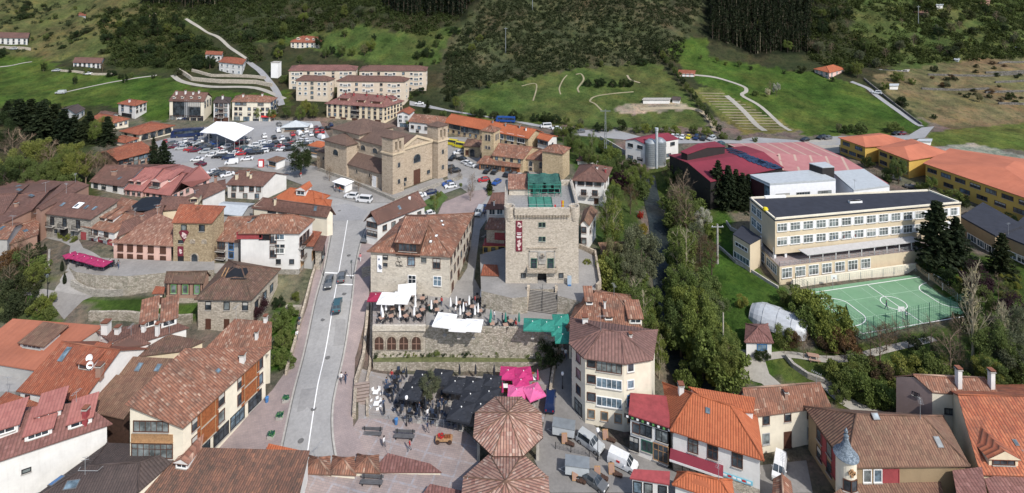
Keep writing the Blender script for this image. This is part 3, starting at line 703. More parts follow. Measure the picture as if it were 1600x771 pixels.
def dormer(h,wall_m,roof_m,x,y,w=1.8,ht=1.2,style='white',kind='gable',wm=None,rm=None,depth=None):
 p,n=hit(h,x,y);dn=Vector((n.x,n.y,0)).normalized();ux=Vector((-dn.y,dn.x,0))
 slope=math.hypot(n.x,n.y)/n.z;wm=wm or wall_m;rm=rm or roof_m
 dep=depth or min(ht/max(slope,.12)+.6,4.5)
 M=Matrix(((ux.x,-dn.x,0,p.x-h.off.x),(ux.y,-dn.y,0,p.y-h.off.y),(0,0,1,p.z-h.off.z),(0,0,0,1)))
 mb=MB();mb.box(-w/2,w/2,0,dep,-.6,ht,wm,M)
 if kind=='gable':
  r=w*.28;e=.22
  A=[M@Vector(q) for q in ((-w/2-e,-e,ht-.05),(w/2+e,-e,ht-.05),(0,-e,ht+r),(-w/2-e,dep+.3,ht-.05),(w/2+e,dep+.3,ht-.05),(0,dep+.3+r/max(slope,.2),ht+r))]
  mb.face([A[0],A[2],A[5],A[3]][::-1],rm,[(0,0),(0,1),(dep,1),(dep,0)][::-1]);mb.face([A[2],A[1],A[4],A[5]][::-1],rm,[(0,1),(0,0),(dep,0),(dep,1)][::-1])
  mb.face([A[0],A[1],A[2]],wm)
  d=Vector((0,0,.1));mb.face([A[0]-d,A[1]-d,A[1],A[0]],rm)
 else:
  e=.25;z1=ht+dep*min(.25,slope*.7)
  A=[M@Vector(q) for q in ((-w/2-e,-e,ht),(w/2+e,-e,ht),(w/2+e,dep+1.2,z1+.3),(-w/2-e,dep+1.2,z1+.3))]
  mb.face(A,rm,[(0,0),(w,0),(w,dep),(0,dep)]);d=Vector((0,0,.14));mb.face([q-d for q in A][::-1],rm)
  for i in range(4):mb.face([A[i]-d,A[(i+1)%4]-d,A[(i+1)%4],A[i]],rm)
 o=mb.build('dormer',h.roof)
 fm,pm=win_mesh(w*.72,ht*.62,style,True)
 ww=inst('dormer_window',fm,None,(0,0,0));ww.parent=o
 ww.matrix_local=M@Matrix.Translation((0,-.01,ht*.52))
def ccw(pts):
 a=sum(pts[i].x*pts[(i+1)%len(pts)].y-pts[(i+1)%len(pts)].x*pts[i].y for i in range(len(pts)))
 return pts if a>0 else pts[::-1]
def ze_from(base,eave_y,g):
 if g is None:
  b=U(*base);g=b.z;Y=b.y
 else:Y=F*(HC-g)/(base[1]-HY)
 return g,HC-(eave_y-HY)*Y/F
def H(name,label,cat,ev,roof,wall_m,roof_m,z=None,h=None,base=None,**kw):
 """ev: eave corners in the picture (front left, front right, back right, back left);
    base=(corner, y) where its foot shows, or z and h given. roof: (kind, rise[, ridge points])"""
 if base is not None:
  k,yb=base;z,ze=ze_from((ev[k][0],yb),ev[k][1],z)
 else:ze=z+h
 kind,rise=roof[0],roof[1];up=Vector((0,0,rise));V2=lambda p,zz:P(p[0],p[1],zz)
 if kind=='gableR':
  p0,p1=V2(ev[0],ze),V2(ev[1],ze);r0,r1=V2(roof[2],ze+rise),V2(roof[3],ze+rise)
  p3=Vector((2*r0.x-p0.x,2*r0.y-p0.y,ze));p2=Vector((2*r1.x-p1.x,2*r1.y-p1.y,ze))
  faces=[[p0,p1,r1,r0],[p2,p3,r0,r1]];out=[p0,p1,p2,p3]
 elif kind=='shed':
  p0,p1=V2(ev[0],ze),V2(ev[1],ze);p2,p3=V2(ev[2],ze+rise),V2(ev[3],ze+rise)
  nn=(p1-p0).cross(p3-p0);p2.z=p0.z-(nn.x*(p2.x-p0.x)+nn.y*(p2.y-p0.y))/nn.z
  faces=[[p0,p1,p2,p3]];out=[p0,p1,p2,p3]
 else:
  p=[V2(e,ze) for e in ev]
  if len(p)==3:p.append(p[0]+p[2]-p[1])
  p0,p1,p2,p3=p;out=p
  if kind=='flat':faces=[p]
  elif kind=='pyr':
   a=(p0+p1+p2+p3)/4+up;faces=[[p0,p1,a],[p1,p2,a],[p2,p3,a],[p3,p0,a]]
  elif kind=='gablea':
   r0=(p0+p3)/2+up;r1=(p1+p2)/2+up;faces=[[p0,p1,r1,r0],[p2,p3,r0,r1]]
  elif kind=='gableb':
   r0=(p0+p1)/2+up;r1=(p2+p3)/2+up;faces=[[p1,p2,r1,r0],[p3,p0,r0,r1]]
  elif kind=='hip':
   la,lb=(p1-p0).length,(p2-p1).length
   if la>=lb:
    m0,m1=(p0+p3)/2,(p1+p2)/2;t=min(.48,lb/2/la);r0=m0.lerp(m1,t)+up;r1=m1.lerp(m0,t)+up
    faces=[[p0,p1,r1,r0],[p1,p2,r1],[p2,p3,r0,r1],[p3,p0,r0]]
   else:
    m0,m1=(p0+p1)/2,(p3+p2)/2;t=min(.48,la/2/lb);r0=m0.lerp(m1,t)+up;r1=m1.lerp(m0,t)+up
    faces=[[p0,p1,r0],[p1,p2,r1,r0],[p2,p3,r1],[p3,p0,r0,r1]]
 if kw.pop('parapet',0):
  pass
 return poly_house(name,label,cat,faces,out,z,wall_m,roof_m,**kw)
def parapet(h,out,ze,mat,ht=.35,th=.3,name='parapet'):
 mb=MB();n=len(out)
 for i in range(n):
  a,b=out[i],out[(i+1)%n];d=(b-a).xy.normalized();nr=Vector((-d.y,d.x,0))*th
  mb.prism([(a.x,a.y),(b.x,b.y),(b.x+nr.x,b.y+nr.y),(a.x+nr.x,a.y+nr.y)],ze-.02,ze+ht,mat)
 mb.build(name,h.root,h.off)
# ---------------------------------------------------------------- houses far behind, at the foot of the hills
W2=lambda us,zs,w,h,st,wi=0:(wi,us,zs,w,h,st)
H('farmhouse','long white farmhouse with brown roof at the left edge of the hillside','house',[(-10,59),(44,60),(49,53),(-4,52)],('gablea',1.6),W_WHITE,T_BROWN,base=(1,72),wins=[(0,6,[.35,.72],.9,.9,'dark'),(1,2,[.4,.75],.8,.8,'brown')])
H('farmhouse','white farmhouse with brown roof above the green field on the left','house',[(113,98),(158,99),(166,93),(121,92)],('gablea',1.6),W_WHITE,T_BROWN,base=(1,108),wins=[(0,6,[.3,.72],.9,.9,'dark'),(1,2,[.4,.75],.8,.8,'brown')])
H('hill_house','small white house behind the red roofed villa on the terraced knoll','house',[(320,85),(347,86),(350,82),(324,81)],('gablea',1),W_WHITE,T_RED,base=(1,99),wins=[(0,3,.6,.9,.9,'dark')])
H('villa','white villa with bright red roof on the terraced knoll','house',[(341,97),(379,101),(385,93),(350,89)],('hip',1.6),W_WHITE,T_RED,base=(1,119),wins=[(0,4,[.25,.72],1.2,1.2,'white'),(1,1,[.3,.7],1.0,1.1,'white')])
H('white_house','white three storey house with orange roof below the green field','house',[(183,162),(211,166),(231,159),(206,155)],('hip',1.2),W_WHITE,T_RED,base=(1,187),wins=[(0,2,[.55,.85],1.2,1.0,'dark'),(0,1,.16,5.5,1.6,'dark_panel'),(1,3,[.5,.82],.8,.9,'brown')],chim=[(230,156,1)])
h=H('office_building','cream building with a large dark glazed front facing the car park','building',[(263,158),(319,159),(332,152),(284,148)],('gablea',2.6),W_CREAM2,T_BROWN,base=(1,190),oh=.3,wins=[(0,[.29,.72],.6,5.0,6.4,'dark'),(0,[.505],.6,1.6,6.4,'grey_panel'),(1,3,[.7,.88],.8,.9,'dark'),(0,5,.12,2.2,1.9,'brown')],chim=[(276,146,.8),(290,145,.8),(302,147,.8),(311,145,.8)],dorm=[(x,154,1.0,.7,'white') for x in (272,285,299,312)])
H('terrace_house','narrow white house with brown balconies between cream blocks by the car park','house',[(332,161),(359,161),(362,153),(338,152)],('hip',1.2),W_WHITE,T_DARK,base=(1,191),wins=[(0,[.2,.5,.8],[.85,.6,.35],1.1,1.2,'brown'),(0,[.5],[.82,.57,.32],1.5,1.2,'brown_wbalc'),(0,2,.1,2.4,1.6,'brown_panel')],chim=[(348,155,1.4)])
h=H('apartment_block','long cream block with red shop awning beside the car park','building',[(361,159),(423,160),(434,153),(368,150)],('hip',1.6),W_CREAM2,T_OLD,base=(1,191),wins=[(0,[.1,.22,.45,.6,.8,.93],[.62,.36],1.1,1.0,'brown'),(0,[.15,.3,.75],.86,2.2,.9,'brown'),(1,2,[.35,.6,.85],1.4,1.3,'blue_balc'),(0,4,.1,2.2,1.8,'dark')],chim=[(380,151,.8),(410,150,.8)])
mb=MB();p=U(419,190)
mb.prism([(p.x-2.6,p.y-.6),(p.x+2.6,p.y-.6),(p.x+2.6,p.y+1),(p.x-2.6,p.y+1)],p.z+1.7,[p.z+1.9,p.z+1.9,p.z+2.7,p.z+2.7],M_RED)
for x in (-2.5,2.5):mb.box(p.x+x-.05,p.x+x+.05,p.y-.5,p.y-.4,p.z-.2,p.z+1.8,M_STEEL)
tag(mb.build('awning'),'bright red shop awning at the foot of the cream block','awning')
AW=[(0,[.06,.18,.40,.52,.78,.92],[.83,.60,.37],1.1,.9,'white'),(0,[.29,.66],[.85,.64,.42,.2],.9,.9,'dark'),(1,1,[.8,.55,.3],.8,.9,'white'),(0,[.12,.46,.85],[.80,.57,.34],1.7,1.0,'white_cur'),(0,6,.1,1.6,1.2,'grey')]
H('apartment_block','rear left cream apartment block with a pinkish red roof','building',[(450,111),(557,110),(560,104),(456,103)],('hip',1.5),W_APT,T_DPINK,base=(0,140),wins=AW)
H('apartment_block','rear right cream apartment block with a brown roof','building',[(560,111),(667,111),(669,105),(566,104)],('hip',1.5),W_APT,T_BROWN,base=(1,143),wins=AW)
H('apartment_block','shortest cream apartment block, square, in front of the rear left one','building',[(461,126),(513,127),(524,123),(471,120)],('hip',1.5),W_APT,T_BROWN,base=(1,160),wins=[(0,[.12,.3,.72,.9],[.83,.60,.37],1.0,.9,'white'),(0,[.5],[.85,.64,.42,.2],1,.9,'dark'),(1,1,[.8,.55,.3],.8,.9,'white')])
H('apartment_block','front long cream apartment block with a brown roof above the church','building',[(525,127),(632,128),(641,123),(540,120)],('hip',1.5),W_APT,T_BROWN,base=(1,165),wins=AW)
h=H('mansard_block','wide cream block with maroon mansard roof and dormers behind the church','building',[(507,162),(600,168),(632,158),(545,150)],('hip',3.0),W_CREAM,T_DPINK,base=(1,195),oh=.5,wins=[(0,10,[.82,.58,.34],.9,1.0,'brown'),(0,[.52],[.8,.55],2.4,1.3,'brown_balc'),(1,6,[.8,.56,.3],.8,1.0,'brown'),(0,5,.1,2.2,1.4,'brown_panel')],dorm=[(537,157,4.2,.9,'brown_panel','shed'),(564,160,3.2,.9,'brown_panel','shed'),(588,162,4.2,.9,'brown_panel','shed'),(617,158,2.4,.9,'white','shed')],chim=[(x,y,1.1,.6,M_REDFELT) for x,y in ((540,149),(553,149),(573,150),(590,152),(604,153),(614,154))])
H('hillside_house','large house with orange tiled roof alone on the slope above the blocks','house',[(453,66),(500,67),(508,60),(461,58)],('hip',2.2),W_CREAM2,T_RED,base=(1,77),wins=[(0,6,[.3,.7],1,1,'white'),(1,2,.5,1,1,'brown')],dorm=[(466,62,1.8,.8,'white'),(480,63,1.8,.8,'white'),(490,63,1.5,.7,'white')])
p=U(431,120);mb=MB();t=empty('transformer_tower',p,'slim white windowless tower beside the hill road','tower')
mb.prism([(-1.7,-1.2),(1.6,-1.5),(2.0,1.2),(-1.3,1.5)],-1,6.6,M_WHITE);mb.build('tower_body',t)
mb=MB();mb.prism([(-1.85,-1.35),(1.75,-1.65),(2.15,1.35),(-1.45,1.65)],6.6,6.85,M_CONC);mb.build('cap',t)
H('white_house','tall narrow white house with a small red roof right of the maroon block','house',[(619,178),(640,179),(649,172),(630,170)],('gableb',1.0),W_WHITE,T_RED,base=(1,200),wins=[(0,2,[.75,.45],1.2,1,'white'),(0,1,.15,2.4,1.2,'dark')])
H('white_house','low white house with long orange roof behind the church tower','house',[(637,190),(694,196),(702,184),(655,180)],('gablea',1.6),W_WHITE,T_OLD,base=(0,207),wins=[(0,5,.5,1,1,'brown'),(0,2,.2,1,1,'brown')])
h=H('arcaded_hall','very long stone house with bright orange roof and glazed galleries','building',[(692,191),(826,217),(850,207),(718,182)],('gablea',2.0),S_OLDCH,T_ORANGE,base=(1,236),oh=.6,wins=[(0,[.12,.36],.72,4.6,2.0,'dark'),(0,[.55,.68,.80,.92],.72,2.6,2.2,'white'),(0,14,.25,.8,.9,'brown'),(0,[.22,.25,.28],.68,1.0,2.4,'dark')],chim=[(790,197,.9,.5,M_GALV),(812,200,.9,.5,M_GALV),(822,204,.9,.5,M_WHITE),(770,192,.6,.5,M_GALV)])
a,b=P(826,217,HC-(217-HY)*F*(HC-8)/(236-HY)/F),P(850,207,13)
H('annexe','white gabled annexe with small orange roof at the end of the long arcaded hall','house',[(838,216),(857,221),(872,213),(848,208)],('gablea',.9),W_WHITE,T_ORANGE,base=(1,240),wins=[(0,4,.7,.8,1.1,'brown'),(1,1,.5,.8,.9,'brown')])
# ---- San Vicente old church
h=H('old_church','old ochre stone church with orange tiles and belfry beside the square','church',[(768,243),(818,249),(846,232),(790,226)],('gablea',2.0),S_OLDCH,T_OLD,base=(1,272),oh=.3,wins=[(0,4,.8,.7,1.0,'dark')])
CH=h
def sub_house(parent,prefix,ev,roof,wall_m,roof_m,**kw):
 """another wing of the same building: its wall and roof become parts of that building"""
 s=H('wing','','x',ev,roof,wall_m,roof_m,**kw)
 d=s.root.location-parent.root.location
 for ch in list(s.root.children):ch.parent=parent.root;ch.location=ch.location+d
 bpy.data.objects.remove(s.root)
 for nm,o in (('wall',s.wall if hasattr(s,'wall') else None),('roof',s.roof)):
  if o:o.name=prefix+'_'+nm
 return s
sub_house(CH,'belfry',[(751,204),(772,207),(783,201),(764,197)],('pyr',1.1),S_OLDCH,T_OLD,base=(1,262),oh=.25,wins=[(0,[.38,.62],.8,.7,1.9,'stone_arch'),(0,[.38,.62],.52,.6,.9,'stone_arch'),(1,[.35,.65],.8,.6,1.9,'stone_arch')])
sub_house(CH,'apse',[(816,248),(874,254),(888,240),(842,232)],('hip',1.6),S_OLDCH,T_OLD,base=(1,275),oh=.3,wins=[(0,[.2,.5,.8],.6,1.0,1.9,'stone_arch'),(0,[.2],.25,.9,1.1,'stone_arch')])
sub_house(CH,'chancel',[(845,236),(880,241),(892,231),(858,227)],('hip',1.4),S_OLDCH,T_OLD,z=8,h=7.6,oh=.3)
sub_house(CH,'porch',[(744,255),(813,262),(816,249),(757,243)],('shed',1.6),W_WOOD,T_OLD,base=(1,273),oh=.4,wins=[(0,[.12,.3,.48,.72],.42,1.9,1.3,'wood'),(0,[.88],.4,1.2,2.2,'brown_panel','door')])
H('chapel','small stone chapel with an arched doorway beside the belfry','chapel',[(723,228),(750,230),(754,220),(730,217)],('hip',1.0),S_OLDCH,T_MUD,base=(1,248),wins=[(0,[.55],.4,1.5,2.4,'stone_arch'),(0,[.2],.4,.8,1.2,'brown_panel','door')])
# ---- left side: arcade, roofs by the car park
H('arcade','low hall with orange hipped roof and four big arches by the car park','building',[(186,205),(217,211),(274,196),(236,190)],('hip',1.3),W_CREAM2,T_RED,base=(1,222),oh=.5,wins=[(1,[.17,.39,.61,.83],.42,2.6,2.1,'stone_arch'),(0,2,.5,1.2,1.0,'dark')])
H('pavilion','small orange roofed house in front of the arcade','house',[(171,219),(195,224),(218,216),(192,211)],('hip',.9),W_CREAM2,T_RED,base=(1,231),wins=[(1,3,.5,.8,.9,'brown')])
H('long_house','long red roofed house with a gallery beside the dark cedar','house',[(150,240),(183,251),(244,235),(200,224)],('gableb',1.6),W_TAN,T_RED,base=(1,268),oh=.6,wins=[(1,7,.66,1.1,1.2,'brown'),(1,5,.22,1.0,1.1,'dark')])
H('red_roof_house','orange roofed house by the conifers left of the white three storey house','house',[(133,188),(176,193),(203,186),(160,178)],('hip',1.5),W_CREAM2,T_RED,base=(1,203),wins=[(1,3,.5,.8,.9,'brown')])
H('grey_roof_house','white house with grey roof half hidden by the conifers','house',[(94,171),(118,178),(134,170),(110,165)],('gableb',1.2),W_WHITE,T_DARK,base=(1,190),wins=[(1,2,.5,.9,.9,'dark')])
H('red_roof_house','low brown roofed shed between the white house and the arcade','house',[(150,181),(172,184),(186,177),(165,173)],('gablea',.8),W_WHITE,T_BROWN,base=(1,192))
# ---- right hill houses
H('villa','orange roofed villa alone on the green hillside at right','house',[(1271,108),(1296,114),(1321,108),(1298,102)],('hip',1.6),W_ROSE,T_ORANGE,base=(1,125),wins=[(0,3,[.7,.3],1.2,1.1,'white'),(1,3,[.7,.3],1.2,1.1,'white')])
H('barn','small long barn with tile roof and three white doorways on the hill','barn',[(1058,115),(1086,116),(1088,111),(1061,110)],('gablea',.9),W_ROSE,T_RED,base=(1,121),wins=[(0,[.35,.6,.85],.5,1.1,1.4,'white_panel','door')])
H('ruin','roofless white ruin in the brown field at right','ruin',[(1370,109),(1420,112),(1422,108),(1374,105)],('flat',0),W_CREAM2,M_CONC,base=(1,114),wins=[(0,5,.5,1.4,1.2,'dark')],ridge=False)
H('shed','tiny white shed below the roofless ruin','shed',[(1388,134),(1404,134),(1405,131),(1390,131)],('shed',.3),W_WHITE,M_METAL,base=(1,141),ridge=False)
H('stone_house','stone house high on the right hillside','house',[(1425,19),(1450,21),(1454,17),(1430,16)],('gablea',1),W_TAN,T_OLD2,base=(1,30),wins=[(0,2,.5,1,1,'dark')])
H('stone_house','ruined stone house at the top right corner of the hillside','house',[(1528,2),(1547,2),(1549,-2),(1531,-2)],('gablea',.8),W_TAN,T_OLD2,base=(1,12))
H('shed','white shed near the top of the right hillside','shed',[(1462,8),(1474,8),(1475,5),(1464,5)],('shed',.4),W_WHITE,M_METAL,base=(1,14),ridge=False)
H('shed','white shed among the bushes at the right edge of the hill','shed',[(1585,74),(1594,75),(1596,72),(1588,71)],('shed',.3),W_WHITE,M_METAL,base=(1,79),ridge=False)
H('shed','white shed above the brown terraced field','shed',[(1490,93),(1499,94),(1501,91),(1492,90)],('shed',.3),W_WHITE,M_METAL,base=(1,98),ridge=False)
H('cabin','small red roofed cabin among bushes on the left hill','cabin',[(122,24),(134,25),(136,21),(125,20)],('gablea',.7),W_WHITE,T_RED,base=(1,30))
H('shed','small white shed on the scrubby hill above the white tower','shed',[(424,26),(441,27),(443,23),(427,23)],('shed',.4),W_WHITE,M_METAL,base=(1,31),ridge=False)
H('ruin','long white ruined wall house on the meadow','ruin',[(1003,156),(1047,156),(1049,153),(1006,153)],('flat',0),W_WHITE,M_CONC,base=(1,163),ridge=False)
H('hut','small dark hut at the end of the ruined white wall','hut',[(1049,156),(1063,157),(1065,153),(1052,152)],('gablea',.8),W_WHITE,T_DARK,base=(1,163))
H('trailer','white box trailer behind the orange roofed school','trailer',[(1432,220),(1456,221),(1457,217),(1436,217)],('flat',0),M_WHITE,M_METAL,base=(1,228),ridge=False)
# ---- San Vicente new church
def church():
 A=P(617,302,8);B=P(690,277,8);D=P(507,268,8)
 s=B-A;t=D-A
 root=empty('church',A,'large tan stone church with twin bell towers and brown roofs','church')
 L=lambda a,b,z:Vector((s.x*a+t.x*b,s.y*a+t.y*b,z))
 k=1.0
 def blk(name,a0,a1,b0,b1,z0,z1,mat=S_CHURCH):
  mb=MB();q=[L(a0,b0,0),L(a1,b0,0),L(a1,b1,0),L(a0,b1,0)]
  mb.prism([(p.x,p.y) for p in q],z0,z1,mat);return mb.build(name,root)
 def hiproof(name,a0,a1,b0,b1,z,rise,e=.02,rm=T_MUD_):
  q=[L(a0-e*1.8,b0-e,z),L(a1+e*1.8,b0-e,z),L(a1+e*1.8,b1+e,z),L(a0-e*1.8,b1+e,z)]
  q=[Vector(x) for x in q];ap=sum(q,Vector((0,0,0)))/4+Vector((0,0,rise))
  return roof_mesh([[q[0],q[1],ap],[q[1],q[2],ap],[q[2],q[3],ap],[q[3],q[0],ap]],rm,.2,None).build(name,root)
 z1=11.0;zr=13.4;a0,a1=.16,.84
 mb=MB();e0,e1=L(a0,.03,0),L(a1,.03,0);f0,f1=L(a0,.62,0),L(a1,.62,0);am=(a0+a1)/2;g0,g1=L(am,.03,0),L(am,.62,0)
 pt=lambda p,z:(p.x,p.y,z)
 mb.face([pt(e0,-1),pt(e1,-1),pt(e1,z1),pt(g0,zr),pt(e0,z1)],S_CHURCH);mb.face([pt(e1,-1),pt(f1,-1),pt(f1,z1),pt(e1,z1)],S_CHURCH)
 mb.face([pt(f1,-1),pt(f0,-1),pt(f0,z1),pt(g1,zr),pt(f1,z1)],S_CHURCH);mb.face([pt(f0,-1),pt(e0,-1),pt(e0,z1),pt(f0,z1)],S_CHURCH)
 mb.build('nave_wall',root)
 q=[L(a0-.03,.05,z1-.1),L(am,.05,zr+.1),L(a1+.03,.05,z1-.1),L(a0-.03,.66,z1-.1),L(am,.66,zr+.1),L(a1+.03,.66,z1-.1)]
 roof_mesh([[q[0],q[1],q[4],q[3]][::-1],[q[1],q[2],q[5],q[4]][::-1]],T_MUD_,.2,None).build('nave_roof',root)
 mb=MB()
 for x,y in ((e0,g0),(g0,e1)):
  za,zb=(z1,zr) if x is e0 else (zr,z1)
  dn=Vector((s.y,-s.x,0)).normalized()*.35
  for o_ in (0,):
   mb.face([pt(x+dn,za-.35),pt(y+dn,zb-.35),pt(y+dn,zb+.35),pt(x+dn,za+.35)],M_CREAMST);mb.face([pt(x,za+.35),pt(x+dn,za+.35),pt(y+dn,zb+.35),pt(y,zb+.35)],M_CREAMST)
 dn=Vector((s.y,-s.x,0)).normalized()*.3
 mb.face([pt(e0+dn,z1-.5),pt(e1+dn,z1-.5),pt(e1+dn,z1),pt(e0+dn,z1)],M_CREAMST);mb.face([pt(e0,z1),pt(e0+dn,z1),pt(e1+dn,z1),pt(e1,z1)],M_CREAMST)
 mb.build('pediment',root)
 mb=MB();w0=-.02
 q=[L(w0,.16,0),L(a0,.16,0),L(a0,.62,0),L(w0,.62,0)]
 mb.prism([(p.x,p.y) for p in q],-1,[4.6,6.9,6.9,4.6],S_CHURCH);mb.build('aisle_wall',root)
 r=[L(w0-.03,.15,4.5),L(a0,.15,7.1),L(a0,.63,7.1),L(w0-.03,.63,4.5)]
 roof_mesh([r],T_MUD_,.18,None).build('aisle_roof',root)
 blk('transept_wall',-.06,1.0,.62,.95,-1,10.0);hiproof('transept_roof',-.06,.36,.62,.95,9.95,2.0)
 blk('crossing_wall',.14,.86,.58,.98,9,12.6);hiproof('crossing_roof',.14,.86,.58,.98,12.55,2.6)
 blk('sacristy_wall',.05,.6,.95,1.16,-1,5.4);hiproof('sacristy_roof',.05,.6,.95,1.16,5.35,.8)
 for i,(x0,x1) in enumerate(((-.09,.135),(.865,1.09))):
  b0,b1=-.03,.11
  blk('tower_wall',x0,x1,b0,b1,-1,10.6)
  blk('cornice',x0-.015,x1+.015,b0-.01,b1+.01,10.6,11.0,M_CREAMST)
  z2=15.0
  for (u0,u1,v0,v1) in ((x0,x0+.05,b0,b0+.03),(x1-.05,x1,b0,b0+.03),(x0,x0+.05,b1-.03,b1),(x1-.05,x1,b1-.03,b1),((x0+x1)/2-.015,(x0+x1)/2+.015,b0,b0+.03)):blk('belfry_pier',u0,u1,v0,v1,11.0,z2)
  blk('belfry_wall',x0,x0+.02,b0+.03,b1-.03,11,z2);blk('belfry_wall',x1-.02,x1,b0+.03,b1-.03,11,z2);blk('belfry_wall',x0+.05,x1-.05,b1-.02,b1,11,z2)
  blk('belfry_wall',x0+.05,x1-.05,b0,b0+.03,13.9,z2);blk('belfry_sill',x0+.05,x1-.05,b0,b0+.03,11,11.6)
  hiproof('tower_roof',x0,x1,b0,b1,z2,1.0,.008)
  c=L((x0+x1)/2-.05,(b0+.03),12.9)
  mb=MB();mb.lathe([(.05,.75),(.22,.7),(.28,.3),(.42,0),(.40,0)],M_BRONZE,10,c);mb.build('bell',root)
 def wn(a,b,z,w,h,st,side,name='window',out=.0):
  fm,pm=win_mesh(w,h,st,True)
  d=s if side=='f' else -t
  p=L(a,b,z);inst(name,fm,root,p,math.atan2(d.y,d.x))
 wn(.5,.028,7.2,2.3,2.3,'stone_arch','f','rose_window');wn(.5,.027,2.2,1.9,3.6,'brown_panel','f','door');wn(.25,.027,2.4,.8,.8,'dark','f');wn(.75,.027,2.4,.8,.8,'dark','f')
 wn(.22,.027,1.2,1.2,1.0,'stone_arch','f')
 for z in (3.2,7.6):wn(.03,-.032,z,.7,1.3,'stone_arch','f');wn(.97,-.032,z,.7,1.3,'stone_arch','f')
 for b in (.2,.37,.54):wn(a0-.002,b,8.8,1.9,1.5,'stone_arch','s')
 wn(-.062,.78,7.0,2.2,1.7,'stone_arch','s')
 for b in (.32,.5):wn(w0-.002,b,3.0,.6,.9,'stone_arch','s')
 wn(w0-.002,.26,1.6,1.4,2.8,'white_panel','s','door');wn(.048,1.05,3.4,.6,.9,'stone_arch','s')
T_MUD_=tile('church brown tile',[(.135,.085,.065),(.165,.105,.08),(.115,.07,.055)],pamt=.3,patch=(.09,.065,.05),streak=.2)
M_CREAMST=plain('cream cut stone',(.50,.41,.29),.85,.12);M_BRONZE=plain('bell bronze',(.10,.085,.05),.4,.2,2,.7)
church()
wall('low_wall',[(500,268),(545,284),(600,308),(617,316),(655,303),(700,286),(722,280)],1.0,.5,S_GREY,'low dark stone wall with pillars around the church forecourt',z=None)
# ---- old town, left of the road
H('stone_manor','long grey stone manor with iron balconies and four skylights in its brown roof','house',[(62,333),(141,343),(188,311),(101,300)],('shed',2.2),S_GREY,T_BROWN,base=(0,372),oh=.4,wins=[(0,[.2,.46,.74],.68,.9,1.6,'dark_balc'),(0,[.28,.62],.3,.7,.8,'dark'),(0,[.45],.22,1.9,2.6,'dark_panel','door'),(0,[.85],.2,1.2,2.2,'red_panel','door')],sky=[(98,320),(120,322),(135,324),(148,326),(155,307,2.2,2.2,M_WHITE)])
H('brown_roof_house','white house with wide brown roof and chimneys above the stone manor','house',[(139,284),(193,292)],('gableR',2.2,(164,258),(224,261)),W_WHITE,T_BROWN,base=(1,306),wins=[(0,[.15,.4,.75],.55,1.3,1.2,'dark')],chim=[(177,274,1.2,.7,W_TAN),(139,276,1.2,.7,W_TAN),(196,262,1.1,.7,W_TAN),(158,262,1,.6,W_TAN)],sky=[(169,264),(187,279)])
H('pink_house','pink house with rose tiled roof and two small dormers','house',[(193,296),(222,299)],('gableR',2.4,(226,262),(254,263)),W_ROSE,T_PINK,base=(1,310),wins=[(0,3,.5,.8,1.1,'brown')],dorm=[(206,288,1.5,1.0,'brown'),(217,289,1.5,1.0,'brown')])
H('pink_house','pink house with rose roof and a brown balcony dormer beside the white gable','house',[(223,300),(266,306)],('gableR',2.4,(256,264),(290,271)),W_ROSE,T_PINK,base=(1,314),wins=[(0,4,.5,.8,1.0,'brown')],dorm=[(244,293,3.0,1.6,'brown_balc'),(262,284,2.0,.8,'white','shed')])
H('pink_house','pale pink house with a white end wall towards the car park','house',[(266,307),(299,292),(330,278),(296,266)],('gableb',2.4),W_ROSE,T_PINK,base=(0,318),wins=[(0,3,.6,.8,.9,'brown'),(1,2,.6,.8,.9,'brown')],sky=[(289,286)])
H('brown_roof_house','white walled house with a brown roof left of the grey shed','house',[(315,312),(354,294),(352,281),(300,293)],('hip',1.4),W_WHITE,T_BROWN,base=(1,322),chim=[(337,286,1.4,.6,W_TAN)])
H('white_house','white two storey house with brown roof facing the curve of the road','house',[(352,289),(411,291),(451,273),(394,268)],('gablea',2.0),W_WHITE,T_BROWN,base=(1,314),wins=[(0,[.18,.4,.68,.88],.7,1.1,1.2,'brown'),(0,3,.25,1.0,1.1,'brown')],chim=[(370,279,1.2,.7,W_CREAM),(388,274,1.1,.7,W_CREAM),(430,272,1.2,.5,W_CREAM)])
H('shed','large shed with grey corrugated roof behind the stone tower','shed',[(335,333),(378,338),(398,318),(350,315)],('gablea',.9),W_GREY,M_METAL,z=8.2,h=3.2,ridge=False)
H('orange_roof_house','white house under a bright orange hipped roof at the road bend','house',[(424,313),(492,319),(516,306),(456,294)],('hip',1.9),W_WHITE,T_ORANGE,base=(1,332),wins=[(0,3,.5,.9,1,'brown')],dorm=[(470,306,2.6,1.4,'white')])
H('orange_roof_house','lower house with bright orange roof touching the road bend','house',[(472,321),(516,326),(519,313),(484,310)],('hip',1.1),W_WHITE,T_ORANGE,base=(1,338))
H('cream_house','cream house with a broad dark brown roof and rooftop terrace','house',[(392,325),(511,340)],('gableR',2.0,(410,309),(518,324)),W_CREAM2,T_BROWN,base=(1,372),wins=[(0,[.25,.4],.83,2.0,1.0,'dark'),(0,[.6],.7,.8,1.0,'brown')],sky=[(493,326)],chim=[(430,316,.8,.5,W_CREAM)])
